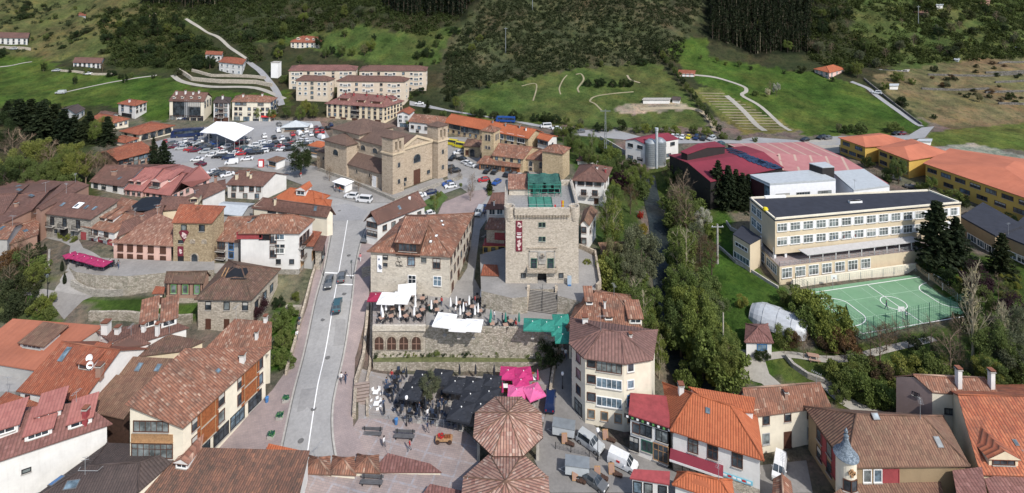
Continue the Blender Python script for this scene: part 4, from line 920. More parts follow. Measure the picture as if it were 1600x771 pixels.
h=H('white_house','tall white house with shuttered top window beside the road','house',[(372,365),(468,365),(492,343),(398,342)],('hip',2.4),W_WHITE,T_OLD,base=(1,431),wins=[(0,[.15],.91,5.0,1.1,'red_panel'),(0,[.42],.87,2.2,.8,'dark_panel'),(0,[.56],.85,1.2,2.2,'brown_half'),(0,[.67],.87,1.8,1.0,'white'),(0,[.56],.53,1.2,2.2,'brown_half'),(0,[.67],.55,1.7,.9,'white'),(0,[.63,.72],.66,.7,.4,'dark'),(0,[.65,.88],.3,.8,.8,'dark'),(1,[.15,.4,.65],.72,.9,1.8,'brown_wbalc'),(1,[.25,.6],.42,.9,1.8,'brown_wbalc'),(1,[.3,.7],.14,1.6,2.0,'wood_panel','door')],chim=[(389,356,1.3,.5,W_TAN)],base_m=S_GREY)
H('balcony_house','narrow grey house with purple brown balconies between tower and white house','house',[(333,376),(373,379)],('gableR',2.4,(356,339),(394,339)),W_GREY,T_OLD,base=(1,415),wins=[(0,[.2],[.75,.42],2.0,1.5,'brown_wbalc'),(0,[.7],[.75,.42],1.0,1.7,'blue'),(0,[.3],.1,1.2,1.6,'dark_panel','door')])
H('shop_row','low shop row with tiled awning roof along the road pavement','shop',[(470,384),(490,385),(503,362),(484,360)],('shed',.6),W_GREY,T_RED,z=6.7,h=4.9,oh=.5,wins=[(1,3,.5,1.3,1.8,'wood')])
H('shop_row','second brown roofed shop row further up the road pavement','shop',[(489,391),(504,392),(511,369),(496,367)],('shed',.5),S_OLD,T_BROWN,z=6.8,h=4.0,oh=.4,wins=[(1,2,.5,1.2,1.7,'dark_panel')])
h=H('stone_tower','square golden stone tower house with red roof and maroon banner','tower',[(268,348),(331,349),(353,321),(281,319)],('shed',1.8),S_OCHRE,T_RED,base=(1,418),oh=.25,wins=[(0,[.28,.75],.86,1.0,1.1,'dark'),(0,[.2],.55,.9,.4,'dark'),(0,[.49,.53,.79,.83],.55,.28,.6,'stone_arch'),(0,[.2],.12,1.0,1.7,'dark_panel','door'),(0,[.56],.17,1.3,2.0,'stone_arch')],chim=[(309,327,.4,.8,T_RED,False)],base_m=None)
TW=h
def on_wall(h,wi,u,zf,g=None):
 n=len(h.ins);a,b=h.ins[wi],h.ins[(wi+1)%n];d=(b-a).normalized();p=a+(b-a)*u;g=h.off.z
 z=g+((h.zr(a)+h.zr(b))/2-g)*zf;nr=Vector((d.y,-d.x))
 return Vector((p.x,p.y,z)),d,nr
def plate(name,h,wi,u,zf,w,hh,mat,label,cat,shape='rect',out=.14,deco=None):
 p,d,nr=on_wall(h,wi,u,zf);M=Matrix(((d.x,-nr.x,0,p.x+nr.x*out),(d.y,-nr.y,0,p.y+nr.y*out),(0,0,1,p.z),(0,0,0,1)))
 mb=MB()
 if shape=='rect':mb.box(-w/2,w/2,-.03,.03,-hh/2,hh/2,mat)
 else:
  pts=[(-w/2,hh*.35),(-w*.3,hh/2),(w*.3,hh/2),(w/2,hh*.35),(0,-hh/2)]
  mb.face([(x,-.05,z) for x,z in pts][::-1],mat);mb.face([(x,.03,z) for x,z in pts],mat)
 if deco:deco(mb)
 o=mb.build(name);o.matrix_world=M
 return tag(o,label,cat)
def blots(cs,mat):
 def f(mb):
  for x,z,r,s_ in cs:
   n=9;mb.face([(x+r*math.cos(2*math.pi*i/n)*(1+.35*math.sin(i*2.3+s_)),-.06,z+r*math.sin(2*math.pi*i/n)*(1+.3*math.cos(i*1.7+s_))) for i in range(n)][::-1],mat)
 return f
M_BAN=plain('burgundy banner cloth',(.15,.02,.035),.8,.15);M_BANP=plain('pale banner print',(.62,.48,.46),.8,.15)
def txt(body,size,M,mat,parent=None,name='lettering',bold=False):
 cu=bpy.data.curves.new(name,'FONT');cu.body=body;cu.size=size;cu.align_x='CENTER';cu.align_y='CENTER';cu.extrude=.01;cu.space_line=.85
 if bold:cu.offset=size*.02
 o=bpy.data.objects.new(name,cu);C.objects.link(o);bpy.context.view_layer.update()
 me=bpy.data.meshes.new_from_object(o.evaluated_get(bpy.context.evaluated_depsgraph_get()));bpy.data.objects.remove(o)
 me.materials.clear();me.materials.append(mat);o=bpy.data.objects.new(name,me);C.objects.link(o);o.matrix_world=M
 if parent:o.parent=parent;o.matrix_parent_inverse=parent.matrix_world.inverted()
 return o
def wall_text(body,size,h,wi,u,zf,mat,out=.2,parent=None):
 p,d,nr=on_wall(h,wi,u,zf)
 M=Matrix(((d.x,0,nr.x,p.x+nr.x*out),(d.y,0,nr.y,p.y+nr.y*out),(0,1,0,p.z),(0,0,0,1)))
 return txt(body,size,M,mat,parent)
plate('shield_banner',TW,0,.29,.68,2.1,2.4,M_BAN,'maroon shield shaped banner high on the golden stone tower','banner','shield',deco=blots([(0,.3,.5,1),(.2,-.1,.35,2)],M_BANP))
plate('banner',TW,0,.20,.34,1.2,2.0,M_BAN,'small maroon poster beside the door of the golden stone tower','banner',deco=blots([(0,.2,.3,1),(.1,-.2,.25,2)],M_BANP))
H('pink_building','long salmon pink house with two rows of dark shutters under a mottled roof','building',[(170,379),(271,385),(272,340),(247,333)],('shed',2.8),W_PINK,T_OLD2,base=(1,418),oh=.4,wins=[(0,[.12,.29,.46,.65,.86],[.74,.26],1.1,1.35,'brown_panel')])
H('manor_annexe','white house with wooden balcony and two dormers right of the stone manor','house',[(117,352),(178,364)],('gableR',1.8,(148,322),(217,338)),W_WHITE,T_OLD,base=(1,388),wins=[(0,[.5,.78],.72,1.1,1.3,'brown_wbalc'),(0,[.2,.35],.65,.9,1.1,'brown'),(0,4,.18,1.2,1.6,'red_panel','door')],dorm=[(160,345,1.5,.8,'brown','shed'),(173,347,1.5,.8,'brown','shed')],sky=[(184,328),(156,331,1.6,2)])
H('lean_to_house','low house with a brown tile roof beside the black plastic sheet','house',[(180,322),(215,330),(224,316),(190,308)],('shed',.8),W_CREAM2,T_OLD,z=8.5,h=3.4)
H('ridge_house','brown roofed house with a stone gable above the pink building','house',[(182,371),(252,338),(262,322),(200,345)],('gablea',1.4),S_OLD,T_BROWN,z=8.2,h=4.6,chim=[(247,330,1,.6,W_TAN),(261,333,1,.5,W_TAN)])
H('brown_roof_house','brown roofed house just behind the golden stone tower','house',[(245,330),(300,325),(318,308),(262,306)],('gablea',1.3),W_CREAM,T_BROWN,z=8.4,h=4.5,dorm=[(303,316,1.6,.9,'brown')])
mb=MB();q=[P(206,322,13.2),P(222,310,13.6),P(240,307,13.6),P(275,312,13.4),P(262,318,13.0),P(232,329,13.0),P(212,330,12.8)]
mb.prism([(p.x,p.y) for p in q],[p.z-.15 for p in q],[p.z for p in q],M_BLACKN)
for p in q[::2]:mb.tube((p.x,p.y,8),(p.x,p.y,p.z),.06,.06,M_STEEL)
tag(mb.build('tarpaulin'),'big black plastic sheet stretched between the old roofs','tarpaulin')
H('long_roof_house','long house with brown roof and bare tan side wall, nearest to the stone manor','house',[(-30,366),(50,328),(101,284),(20,277)],('gablea',1.0),W_TAN,T_BROWN,z=9,h=5.4,oh=.2,sky=[(49,306),(30,297)],chim=[(134,276,1,.6,W_TAN)])
H('tan_wall_house','house with a wide windowless tan side wall behind the stone manor','house',[(55,326),(64,329),(140,289),(101,283)],('gableb',.5),W_TAN,T_BROWN,z=9,h=6.2,oh=.15)
H('long_roof_house','long brown roofed house at the left edge behind the skylit one','house',[(-70,350),(6,334),(46,288),(-30,280)],('gablea',1.0),W_TAN,T_BROWN,z=10,h=5,oh=.2,sky=[(29,291)])
H('long_roof_house','brown roofed house with pale skylights at the left edge','house',[(-60,372),(12,374),(36,349),(-15,338)],('gablea',1.1),W_GREY,T_OLD,z=8.6,h=4.6,oh=.2,sky=[(3,357),(11,340)])
H('long_roof_house','low tan sided house with red edged roof left of the grey stone manor','house',[(14,382),(60,366),(63,334),(30,342)],('gablea',.9),W_TAN,T_OLD,z=8.4,h=3.2,oh=.2,wins=[(1,[.2],.35,1.4,1.8,'dark_panel','door')],sky=[(38,332)])
h=H('timber_cottage','half timbered salmon brick cottage with three light green windows','house',[(256,442),(318,443)],('gableR',1.6,(260,425),(324,424)),W_HALFT,T_LICH,base=(0,476),oh=.3,wins=[(0,[.2,.52,.84],.62,.9,1.5,'lgreen_cur'),(0,[.2,.55,.8],.93,.8,.3,'dark_panel')],base_m=S_OLD)
mb=MB()
for u in (0.02,.1,.3,.41,.63,.74,.93,.99):
 p,d,nr=on_wall(h,0,u,0.62);M=Matrix(((d.x,-nr.x,0,p.x-h.off.x+nr.x*.03),(d.y,-nr.y,0,p.y-h.off.y+nr.y*.03),(0,0,1,p.z-h.off.z),(0,0,0,1)));mb.box(-.07,.07,-.04,.02,-1.1,1.35,W_DWOOD,M)
mb.build('timber_frame',h.root)
H('lean_to','small pale lean-to with tile roof against the timber cottage','shed',[(237,459),(256,459),(258,448),(243,447)],('shed',.5),W_CREAM2,T_RED,base=(0,484),wins=[(0,[.7],.5,.8,1.0,'brown_panel')])
h=H('derelict_house','old rubble stone house with a hole in its brown tiled roof','house',[(303,468),(393,469),(439,420),(357,406)],('hip',3.0),S_OLD,T_LICH,base=(0,520),oh=.45,wins=[(0,[.2,.55,.9],.74,.9,1.3,'dark'),(0,[.2,.55],.22,.8,1.5,'brown_panel'),(1,[.2,.5,.75],.6,.9,1.3,'dark')])
p,n=hit(h,369,426);M=fr_basis(p,n,h.off);mb=MB()
pts=[(-2.2,-.5),(-1.4,-1.1),(.2,-.8),(1.9,-1.0),(2.3,.1),(1.6,.9),(.1,.7),(-1.2,1.1)]
mb.face([M@Vector((x,y,.06)) for x,y in pts],M_BLACKN)
for x in (-2.3,-1.7):mb.box(x-.06,x+.06,-.9,.8,.06,.22,M_WOODL,M)
mb.box(-.4,2.6,-1.35,-1.2,.06,.2,M_BLACKN,M)
mb.build('roof_hole',h.roof)
# ---------------------------------------------------------------- museum, square houses, tower
h=H('museum','cream stone building with reddish hipped roof above the restaurant terraces','building',[(573,393),(705,402),(741,333),(634,336)],('hip',3.2),S_MUS,T_OLD,base=(1,469),z=5.9,oh=.5,wins=[(0,[.52],.79,1.3,1.7,'brown'),(0,[.19,.68],.83,.8,.7,'dark'),(0,[.84],.77,1.3,1.8,'brown_half'),(0,[.19],.66,.7,.5,'dark'),(0,[.53],.34,1.4,1.9,'white_balc'),(0,[.85],.37,1.4,1.7,'white_blue'),(1,7,[.8,.45],.9,1.4,'brown'),(1,4,.1,1.1,1.8,'brown_panel','door')],sky=[(673,378,.6,.6,M_WHITE),(682,369,.6,.6,M_WHITE),(692,352,.6,.5,M_WHITE),(690,346,.6,.5,M_WHITE)],chim=[(636,348,.8,.5,M_DARKF,False)],dorm=[(637,396,4.8,2.1,'brown','shed',W_DWOOD,None,5.5)])
MU=h
plate('banner',MU,0,.12,.68,1.0,3.2,M_TARP,'white vertical banner on the left end of the cream stone museum','banner',deco=blots([(0,-.4,.33,1),(.15,-.75,.28,2),(-.12,.9,.2,3)],plain('banner print',(.16,.19,.25),.8,.3)))
p,d,nr=on_wall(MU,0,.37,.74);mb=MB()
M=Matrix(((d.x,-nr.x,0,p.x+nr.x*.05),(d.y,-nr.y,0,p.y+nr.y*.05),(0,0,1,p.z),(0,0,0,1)))
for (a0,a1,cx_,cz,r) in ((0,5,-.35,-.15,.38),(1,6,.35,-.2,.36),(0,4,-.1,.75,.3),(2,6,0,.3,.25)):
 pr=None
 for a in np.linspace(a0,a1,9):
  q_=M@Vector((cx_+r*math.cos(a),-.03,cz+r*math.sin(a)))
  if pr is not None:mb.tube(pr,q_,.035,.035,M_DARKF,4)
  pr=q_
mb.box(-.75,.75,-.05,0,-.72,-.66,M_DARKF,M)
tag(mb.build('wall_emblem'),'dark wrought line emblem fixed on the museum front wall','emblem')
H('timber_house','white house with broad brown roof and dark timber gallery by the road','house',[(568,346),(590,351),(667,321),(640,308)],('gableb',2.4),W_WHITE,T_BROWN,base=(1,388),oh=.4,wins=[(0,[.5],[.82,.48],2.6,1.1,'brown'),(1,[.14,.32,.48,.66,.88],.66,.9,1.1,'brown'),(1,[.3,.6],.25,.9,1.1,'brown')],sky=[(625,322),(622,331),(600,319),(587,332)],chim=[(640,311,.5,.6,M_WHITE,False)])
H('balcony_house','white house with brown roof and roof terrace left of the stone keep','house',[(757,327),(790,327)],('gableR',1.8,(769,302),(792,301)),W_WHITE,T_BROWN,z=7.4,h=7.2,wins=[(0,[.3,.75],.88,1.2,1.2,'white'),(0,2,.5,1.1,1.2,'brown')],chim=[(772,321,1,.4)])
H('awning_house','small brown roofed lean-to house under the white house left of the keep','house',[(757,358),(790,360),(792,341),(764,340)],('shed',.8),S_OLD,T_OLD,z=7.2,h=5.2,wins=[(0,[.75],.7,2.0,1.2,'red_panel')])
H('yellow_house','ochre yellow house with a dark red terrace left of the keep','house',[(754,384),(791,384),(791,372),(758,372)],('flat',0),W_YEL,M_REDFELT,base=(0,400),oh=.05,wins=[(0,[.12,.45],.6,.7,.8,'dark'),(0,[.8],.55,1.1,1.2,'brown')],ridge=False)
H('kiosk','low kiosk with rusty red roof in the lane left of the keep','kiosk',[(751,430),(780,431),(777,414),(756,413)],('flat',0),S_DARK,T_RED,z=7.3,h=2.0,ridge=False)
TZ=9.0
def keep():
 a,b=P(790,443,TZ),P(904,443,TZ);Y0=a.y;dep=12.6;ht=13.4;X0,X1=a.x,b.x
 cx_=(X0+X1)/2;W=X1-X0
 root=empty('stone_keep',(cx_,Y0+dep/2,TZ),'big pale square stone keep with green netted scaffold on its roof','tower')
 mb=MB();y0,y1=-dep/2,dep/2;w=W/2
 ar=.85;dh=2.3
 n=9;arc=[(ar*math.cos(t),1.35+.95*math.sin(t)) for t in np.linspace(0,math.pi,n)]
 for x0_,x1_ in ((-w,-ar),(ar,w)):mb.face([(x0_,y0,-1),(x1_,y0,-1),(x1_,y0,ht),(x0_,y0,ht)],S_TOWER)
 for (xa,za),(xb,zb) in zip(arc[:-1],arc[1:]):mb.face([(xb,y0,zb),(xa,y0,za),(xa,y0,ht),(xb,y0,ht)],S_TOWER)
 mb.face([(w,y0,-1),(w,y1,-1),(w,y1,ht),(w,y0,ht)],S_TOWER);mb.face([(w,y1,-1),(-w,y1,-1),(-w,y1,ht),(w,y1,ht)],S_TOWER);mb.face([(-w,y1,-1),(-w,y0,-1),(-w,y0,ht),(-w,y1,ht)],S_TOWER)
 mb.build('wall',root)
 mb=MB();mb.box(-ar-.4,ar+.4,y0+1.2,y0+1.3,-.2,2.6,M_DARKF);mb.box(-ar-.02,-ar,y0,y0+1.2,-.2,1.4,S_DARK);mb.box(ar,ar+.02,y0,y0+1.2,-.2,1.4,S_DARK);mb.box(-ar,ar,y0-.01,y0+1.2,-.3,.02,A_PAVE);mb.build('doorway',root)
 mb=MB()
 for k,(x,z) in enumerate(arc[:-1]):
  x2,z2=arc[k+1];s_=1.32
  mb.face([(x,y0-.05,z),(x*s_,y0-.05,1.35+(z-1.35)*s_),(x2*s_,y0-.05,1.35+(z2-1.35)*s_),(x2,y0-.05,z2)][::-1],S_MUS)
 mb.build('door_arch',root)
 mb=MB()
 for k in range(19):
  x=-w+2.0+k*(W-4.0)/18;mb.box(x-.17,x+.17,y0-.42,y0+.05,ht-.75,ht-.3,S_PAR)
 mb.build('corbels',root)
 mb=MB();mb.box(-w+1.7,w-1.7,y0-.45,y0+.1,ht-.3,ht+1.0,S_TOWER);mb.box(-w-.25,-w+.35,y0+1.7,y1,ht-.3,ht+1.0,S_TOWER);mb.box(w-.35,w+.25,y0+1.7,y1,ht-.3,ht+1.0,S_TOWER);mb.box(-w,w,y1-.5,y1+.2,ht-.3,ht+1.0,S_TOWER)
 mb.build('parapet',root)
 for sx in (-1,1):
  mb=MB();mb.lathe([(.2,-2.4),(.9,-1.6),(1.05,-.9),(1.05,1.0),(.8,1.0),(.75,.2),(.02,.2)],S_TOWER,16,(sx*(w-.75),y0+.75,ht));mb.build('corner_turret',root)
 mb=MB();mb.box(-w+.1,w-.1,y0+.1,y1-.1,ht-.25,ht+.05,plain('grey deck boards',(.25,.245,.24),.8,.2,3));mb.build('roof_deck',root)
 mb=MB();mb.prism([(-w+.6,y1-5.2),(-1.9,y1-5.2),(-1.9,y1-.6),(-w+.6,y1-.6)],ht+.06,[ht+1.5,ht+1.5,ht+2.4,ht+2.4],S_MUS,top=False);mb.build('roof_hut',root)
 q=[Vector((-w+.4,y1-5.5,ht+1.45)),Vector((-1.7,y1-5.5,ht+1.45)),Vector((-1.7,y1-.4,ht+2.5)),Vector((-w+.4,y1-.4,ht+2.5))];roof_mesh([q],T_OLD2,.15,None).build('hut_roof',root)
 mb=MB();x0,x1_,yb0,yb1=-2.4,4.2,y1-6.0,y1-.8
 for x in np.linspace(x0,x1_,6):
  for y in (yb0,yb1):mb.tube((x,y,ht),(x,y,ht+2.5),.05,.05,M_GREENC,5)
 for z in (.9,1.7,2.5):
  for y in (yb0,yb1):mb.tube((x0,y,ht+z),(x1_,y,ht+z),.05,.05,M_GREENC,5)
  for x in (x0,x1_):mb.tube((x,yb0,ht+z),(x,yb1,ht+z),.05,.05,M_GREENC,5)
 mb.tube((x0+1,yb0-.05,ht),(x0+1,yb0-.05,ht+2.4),.05,.05,M_GREENC,5);mb.tube((x0+2.3,yb0-.05,ht),(x0+2.3,yb0-.05,ht+2.4),.05,.05,M_GREENC,5)
 for k in range(6):mb.box(x0+1,x0+2.3,yb0-.09,yb0-.03,ht+.3+k*.38,ht+.36+k*.38,M_GREENC)
 mb.build('scaffold',root)
 mb=MB();nz_=lambda x,y:.18*math.sin(x*2.1)+.12*math.sin(y*3.3+x)
 gx,gy=np.linspace(x0-.1,x1_+.1,14),np.linspace(yb0+.4,yb1+.1,8)
 for i in range(13):
  for j in range(7):mb.face([(x,y,ht+2.6+nz_(x,y)) for x,y in ((gx[i],gy[j]),(gx[i+1],gy[j]),(gx[i+1],gy[j+1]),(gx[i],gy[j+1]))],M_NET)
  if i not in (2,6,9):mb.face([(gx[i],yb0+.3,ht+1.5),(gx[i+1],yb0+.3,ht+1.5),(gx[i+1],yb0+.4,ht+2.6+nz_(gx[i+1],yb0+.4)),(gx[i],yb0+.4,ht+2.6+nz_(gx[i],yb0+.4))],M_NET)
  mb.face([(gx[i],yb1,ht+.4),(gx[i+1],yb1,ht+.4),(gx[i+1],yb1,ht+2.6),(gx[i],yb1,ht+2.6)],M_NET)
 mb.face([(x0,yb0+1,ht+.2),(x0,yb1,ht+.2),(x0,yb1,ht+3),(x0,yb0+1,ht+3)],M_NET);mb.face([(x1_,yb0+1,ht+.2),(x1_,yb1,ht+.2),(x1_,yb1,ht+3),(x1_,yb0+1,ht+3)],M_NET)
 mb.build('green_net',root)
 mb=MB();mb.box(x0,x0+4.6,y0+1.0,yb0-.2,ht+.06,ht+.18,plain('faded green sheet',(.05,.19,.145),.8,.25))
 for k in range(4):mb.box(x0+k*1.53-.04,x0+k*1.53+.04,y0+.95,yb0-.15,ht+.18,ht+.30,M_NET)
 mb.build('green_floor_net',root)
 mb=MB()
 for x in (-w+.3,w-.3):
  for k in range(6):y=y0+.6+k*2.1;mb.tube((x,y,ht+.9),(x,y,ht+2.0),.03,.03,M_STEEL,5)
  for z in (1.4,1.95):mb.tube((x,y0+.6,ht+z),(x,y0+11.1,ht+z),.025,.025,M_STEEL,5)
 for k in range(8):x=-w+.6+k*(W-1.2)/7;mb.tube((x,y0-.1,ht+.9),(x,y0-.1,ht+1.6),.025,.025,M_STEEL,5)
 mb.tube((-w+.6,y0-.1,ht+1.6),(w-.6,y0-.1,ht+1.6),.025,.025,M_STEEL,5);mb.build('railing',root)
 mb=MB();fx=3.75
 for x in (fx,fx+.5,fx-1.2):mb.tube((x,y0+.9,ht),(x,y0+.9,ht+2.0),.03,.03,M_STEEL,5)
 for i in range(5):
  z0_=ht+.6;mb.face([(fx+i*.1,y0+.86+.05*math.sin(i*2),z0_),(fx+(i+1)*.1,y0+.86+.05*math.sin(i*2+2),z0_),(fx+(i+1)*.1,y0+.86+.05*math.sin(i*2+2),z0_+1.3),(fx+i*.1,y0+.86+.05*math.sin(i*2),z0_+1.3)],M_YELLOW if i in (2,3) else M_RED)
 mb.box(fx-1.35,fx-1.05,y0+.85,y0+.9,ht+.3,ht+1.1,M_RED);mb.build('flags',root)
 def wn(x,z,ww,hh,st,nm='window'):
  fm,pm=win_mesh(ww,hh,st,False);o=inst(nm,fm,root,(x,y0,z),0)
  if pm:inst('pane',pm,o)
 for z in (11.1,8.4):wn(-.35,z,.5,.75,'green');wn(.35,z,.5,.75,'green')
 wn(-3.55,1.5,.75,.75,'dark_bars');wn(3.6,1.5,.75,.75,'dark_bars');wn(-1.55,3.75,.95,1.75,'green','balcony_door');wn(1.6,3.75,.95,1.75,'green','balcony_door')
 mb=MB();mb.box(-2.8,2.8,y0-.95,y0+.05,2.45,2.75,S_PAR);mb.box(-2.8,2.8,y0-.95,y0-.8,2.75,3.3,S_PAR);mb.box(-2.8,-2.65,y0-.8,y0,2.75,3.3,S_PAR);mb.box(2.65,2.8,y0-.8,y0,2.75,3.3,S_PAR)
 for k in range(7):x=-2.5+k*.83;mb.prism([(x-.12,y0-.8),(x+.12,y0-.8),(x+.12,y0),(x-.12,y0)],[2.3,2.3,1.95,1.95],2.46,S_PAR)
 mb.build('balcony',root)
 mb=MB();mb.box(-2.9,2.9,y0-.16,y0+.02,6.65,6.8,S_PAR);mb.box(-2.5,-2.3,y0-.1,y0+.02,2.75,6.2,M_CONC);mb.box(2.3,2.5,y0-.1,y0+.02,2.75,6.2,M_CONC);mb.box(-2.5,2.5,y0-.1,y0+.02,6.0,6.2,M_CONC);mb.box(-.75,.8,y0-.18,y0+.02,4.4,6.1,M_CONC);mb.box(-.6,.65,y0-.22,y0-.18,3.75,4.3,M_CONC)
 mb.lathe([(.0,0),(.55,0)],S_DARK,12,(0.02,y0-.2,5.3));mb.box(-.3,.34,y0-.26,y0-.18,4.85,5.75,S_PAR);mb.box(-.14,.18,y0-.29,y0-.26,5.05,5.6,S_DARK)
 mb.build('coat_of_arms',root)
 mb=MB();bx=-w+2.55;mb.box(bx-.62,bx+.62,y0-.12,y0-.06,6.1,11.9,M_BAN)
 def bl(cs):
  for x,z,r,s_ in cs:
   n=9;mb.face([(bx+x+r*math.cos(2*math.pi*i/n)*(1+.35*math.sin(i*2.3+s_)),y0-.14,z+r*math.sin(2*math.pi*i/n)*(1+.3*math.cos(i*1.7+s_))) for i in range(n)],M_BANP)
 bl([(0,11.3,.35,1),(.2,10.9,.3,2),(-.15,11.0,.2,3),(0,8.0,.3,4),(.15,7.5,.33,5),(-.1,7.2,.3,6),(0,6.6,.22,7)])
 for z,ww in ((9.6,.9),(9.3,.7),(8.95,.95),(8.72,.8)):mb.box(bx-ww/2,bx+ww/2,y0-.145,y0-.12,z-.06,z+.06,M_WHITE)
 b=mb.build('wall_banner');b.location=root.location;tag(b,'tall narrow burgundy banner with pale print on the stone keep','banner')
 mb=MB();x=5.1;mb.box(x-.38,x+.38,y0-.8,y0-.72,.25,1.9,plain('pale blue panel',(.35,.42,.48),.5,.1));mb.box(x-.3,x+.3,y0-.9,y0-.62,0,.25,M_BLUE)
 b=mb.build('info_board');b.location=root.location;tag(b,'grey blue information panel standing by the wall of the keep','panel')
keep()
H('old_house','old tiled roof house directly behind the stone keep','house',[(828,294),(882,296),(872,278),(838,277)],('hip',1.2),S_OLD,T_OLD,z=8,h=4)
H('chalet','white chalet with long dark timber balcony right of the keep','house',[(893,282),(947,285),(957,262),(905,258)],('hip',2.2),W_WHITE,T_BROWN,base=(0,318),oh=.8,wins=[(0,[.2,.5,.8],.82,1.5,1.3,'brown'),(0,[.3,.7],.42,1.2,1.3,'brown_wbalc'),(0,[.75],.12,.9,1.4,'brown_panel','door'),(1,2,.6,.8,1.0,'brown')],chim=[(946,270,1.2,.5,M_REDFELT),(933,264,.5,.5)])
h=None
H('annexe','small white house with brown roof behind the chalet','house',[(900,251),(932,252),(937,244),(908,242)],('hip',1.0),W_WHITE,T_BROWN,base=(1,263))
H('timber_house','white framed house with red brown eaves squeezed beside the keep','house',[(905,352),(921,353),(934,330),(912,328)],('gableb',1.2),W_WHITE,T_MUD,z=7.3,h=5.6,wins=[(0,[.4],[.75,.35],.9,1.2,'brown'),(1,2,.6,.8,1.0,'brown')])
H('river_barn','low brown tiled barn above the river bushes','barn',[(945,402),(986,400),(982,377),(934,379)],('shed',1.2),S_DARK,T_MUD,z=5.4,h=2.6,wins=[(0,[.55],.55,.8,.9,'white')])
# ---- apartment building with a many sided roof
def poly_roof_house(name,label,cat,eav,apex,groups,ze,g,wall_m,roof_m,**kw):
 e=[P(x,y,ze) for x,y in eav];ap=[P(x,y,ze+dz) for x,y,dz in apex]
 faces=[[e[i] if k=='e' else ap[i] for k,i in f] for f in groups]
 return poly_house(name,label,cat,faces,e,g,wall_m,roof_m,**kw)
g=.2;Yc=F*(HC-g)/(664-HY);zeA=HC-(559-HY)*Yc/F
h=poly_roof_house('apartment_building','cream four storey corner apartment house with mauve many sided roof','building',[(889,537),(912,560),(976,569),(1021,562),(1028,516),(891,496)],[(942,515,2.0),(970,519,2.0)],
 [[('e',0),('e',1),('a',0)],[('e',1),('e',2),('a',1),('a',0)],[('e',2),('e',3),('a',1)],[('e',3),('e',4),('a',1)],[('e',4),('e',5),('a',0),('a',1)],[('e',5),('e',0),('a',0)]],
 zeA,g,W_CREAM2,T_APT,oh=.45,wins=[(0,[.5],[.86,.62,.38],.9,1.2,'brown'),(0,[.5],.12,1.6,1.8,'dark'),(1,[.16],[.89,.66,.40],1.1,1.1,'brown'),(1,[.62],[.87],3.6,1.4,'brown_cur'),(1,[.62],[.63,.36],3.6,1.3,'white'),(1,[.16,.5,.85],.15,.9,1.2,'wood_cur'),(2,[.25],[.88,.64],.9,1.1,'white'),(2,[.25],.4,.9,1.6,'blue_balc'),(2,[.25],.15,.9,1.2,'wood'),(5,3,[.8,.5,.2],.9,1.1,'brown')],chim=[(914,504,.9,1.0),(985,526,.3,.5)])
APT=h
H('tile_house','house with faded orange roof and small dormers behind the apartment house','house',[(884,512),(1004,513),(985,462),(911,449)],('hip',2.8),W_CREAM2,T_OLD,z=2.5,h=5.6,oh=.4,dorm=[(921,476,1.2,.7,'white','shed'),(951,500,1.4,.7,'white','shed'),(993,506,2.2,1.0,'white','shed')],chim=[(958,450,1.6,.4)])
# ---- houses at the bottom right
h=H('restaurant','white corner restaurant with flat red roof and garland sign','restaurant',[(982,647),(1046,668),(1047,619),(985,614)],('flat',0),W_WHITE,M_REDFELT,z=0,h=5.6,oh=.25,ridge=False,wins=[(0,[.16],.66,.9,1.3,'brown'),(0,[.42,.85],.68,1.5,1.4,'dark'),(0,[.45],.3,1.3,1.4,'green'),(0,[.82],.25,1.9,2.2,'wood'),(0,[.1],.25,1.2,1.8,'dark')])
RE=h
p,d,nr=on_wall(RE,0,.5,.93);mb=MB();M=Matrix(((d.x,-nr.x,0,p.x+nr.x*.12),(d.y,-nr.y,0,p.y+nr.y*.12),(0,0,1,p.z),(0,0,0,1)))
mb.box(-3.4,3.4,-.12,.02,-.3,.22,M_DARKF,M)
for k in range(9):mb.box(-3.1+k*.72,-2.8+k*.72,-.16,-.12,-.16,.1,M_LGREEN if k%2 else M_TARP,M)
tag(mb.build('fascia_sign'),'long black shop fascia with pale marks under the red roof edge','sign')
h=H('orange_house','large white house with bright orange hipped roof and dark wood windows','house',[(1047,673),(1194,720),(1184,651),(1035,598)],('hip',3.0),W_WHITE,T_ORANGE,z=0,h=5.4,oh=.45,wins=[(0,[.24,.47,.75],.68,1.15,1.7,'brown'),(0,[.2,.45],.14,1.8,1.5,'dark'),(1,3,.6,.9,1.2,'brown')],sky=[(1106,642,.6,.7)],chim=[(1064,614,1.2,.8)],base_m=S_OLD)
OH=h
sub_house(OH,'rear',[(1125,640),(1178,645),(1180,620),(1075,604)],('shed',.5),W_WHITE,T_ORANGE,z=0,h=7.2,oh=.2,wins=[(0,[.35],.9,.9,.7,'dark')])
plate('shop_sign',OH,0,.72,.28,4.4,.55,plain('pale blue sign',(.20,.50,.62),.5,.1),'light blue shop sign with red and white marks below the dark windows','sign',deco=lambda mb:[mb.box(x,x+.45,-.05,-.03,-.12,.14,M_RED if i%3==2 else M_TARP) for i,x in enumerate(np.linspace(-2.0,1.5,7))])
p,d,nr=on_wall(OH,0,.28,.42);M=Matrix(((d.x,-nr.x,0,p.x),(d.y,-nr.y,0,p.y),(0,0,1,p.z),(0,0,0,1)));mb=MB()
mb.prism([(-3.4,-1.3),(3.4,-1.3),(3.4,0),(-3.4,0)],[-.25,-.25,.15,.15],[-.2,-.2,.2,.2],M_MAROON);mb.box(-3.4,3.4,-1.32,-1.28,-.5,-.2,M_TARP)
o=mb.build('awning');o.matrix_world=M;tag(o,'burgundy awning with white valance on the white orange roofed house','awning')
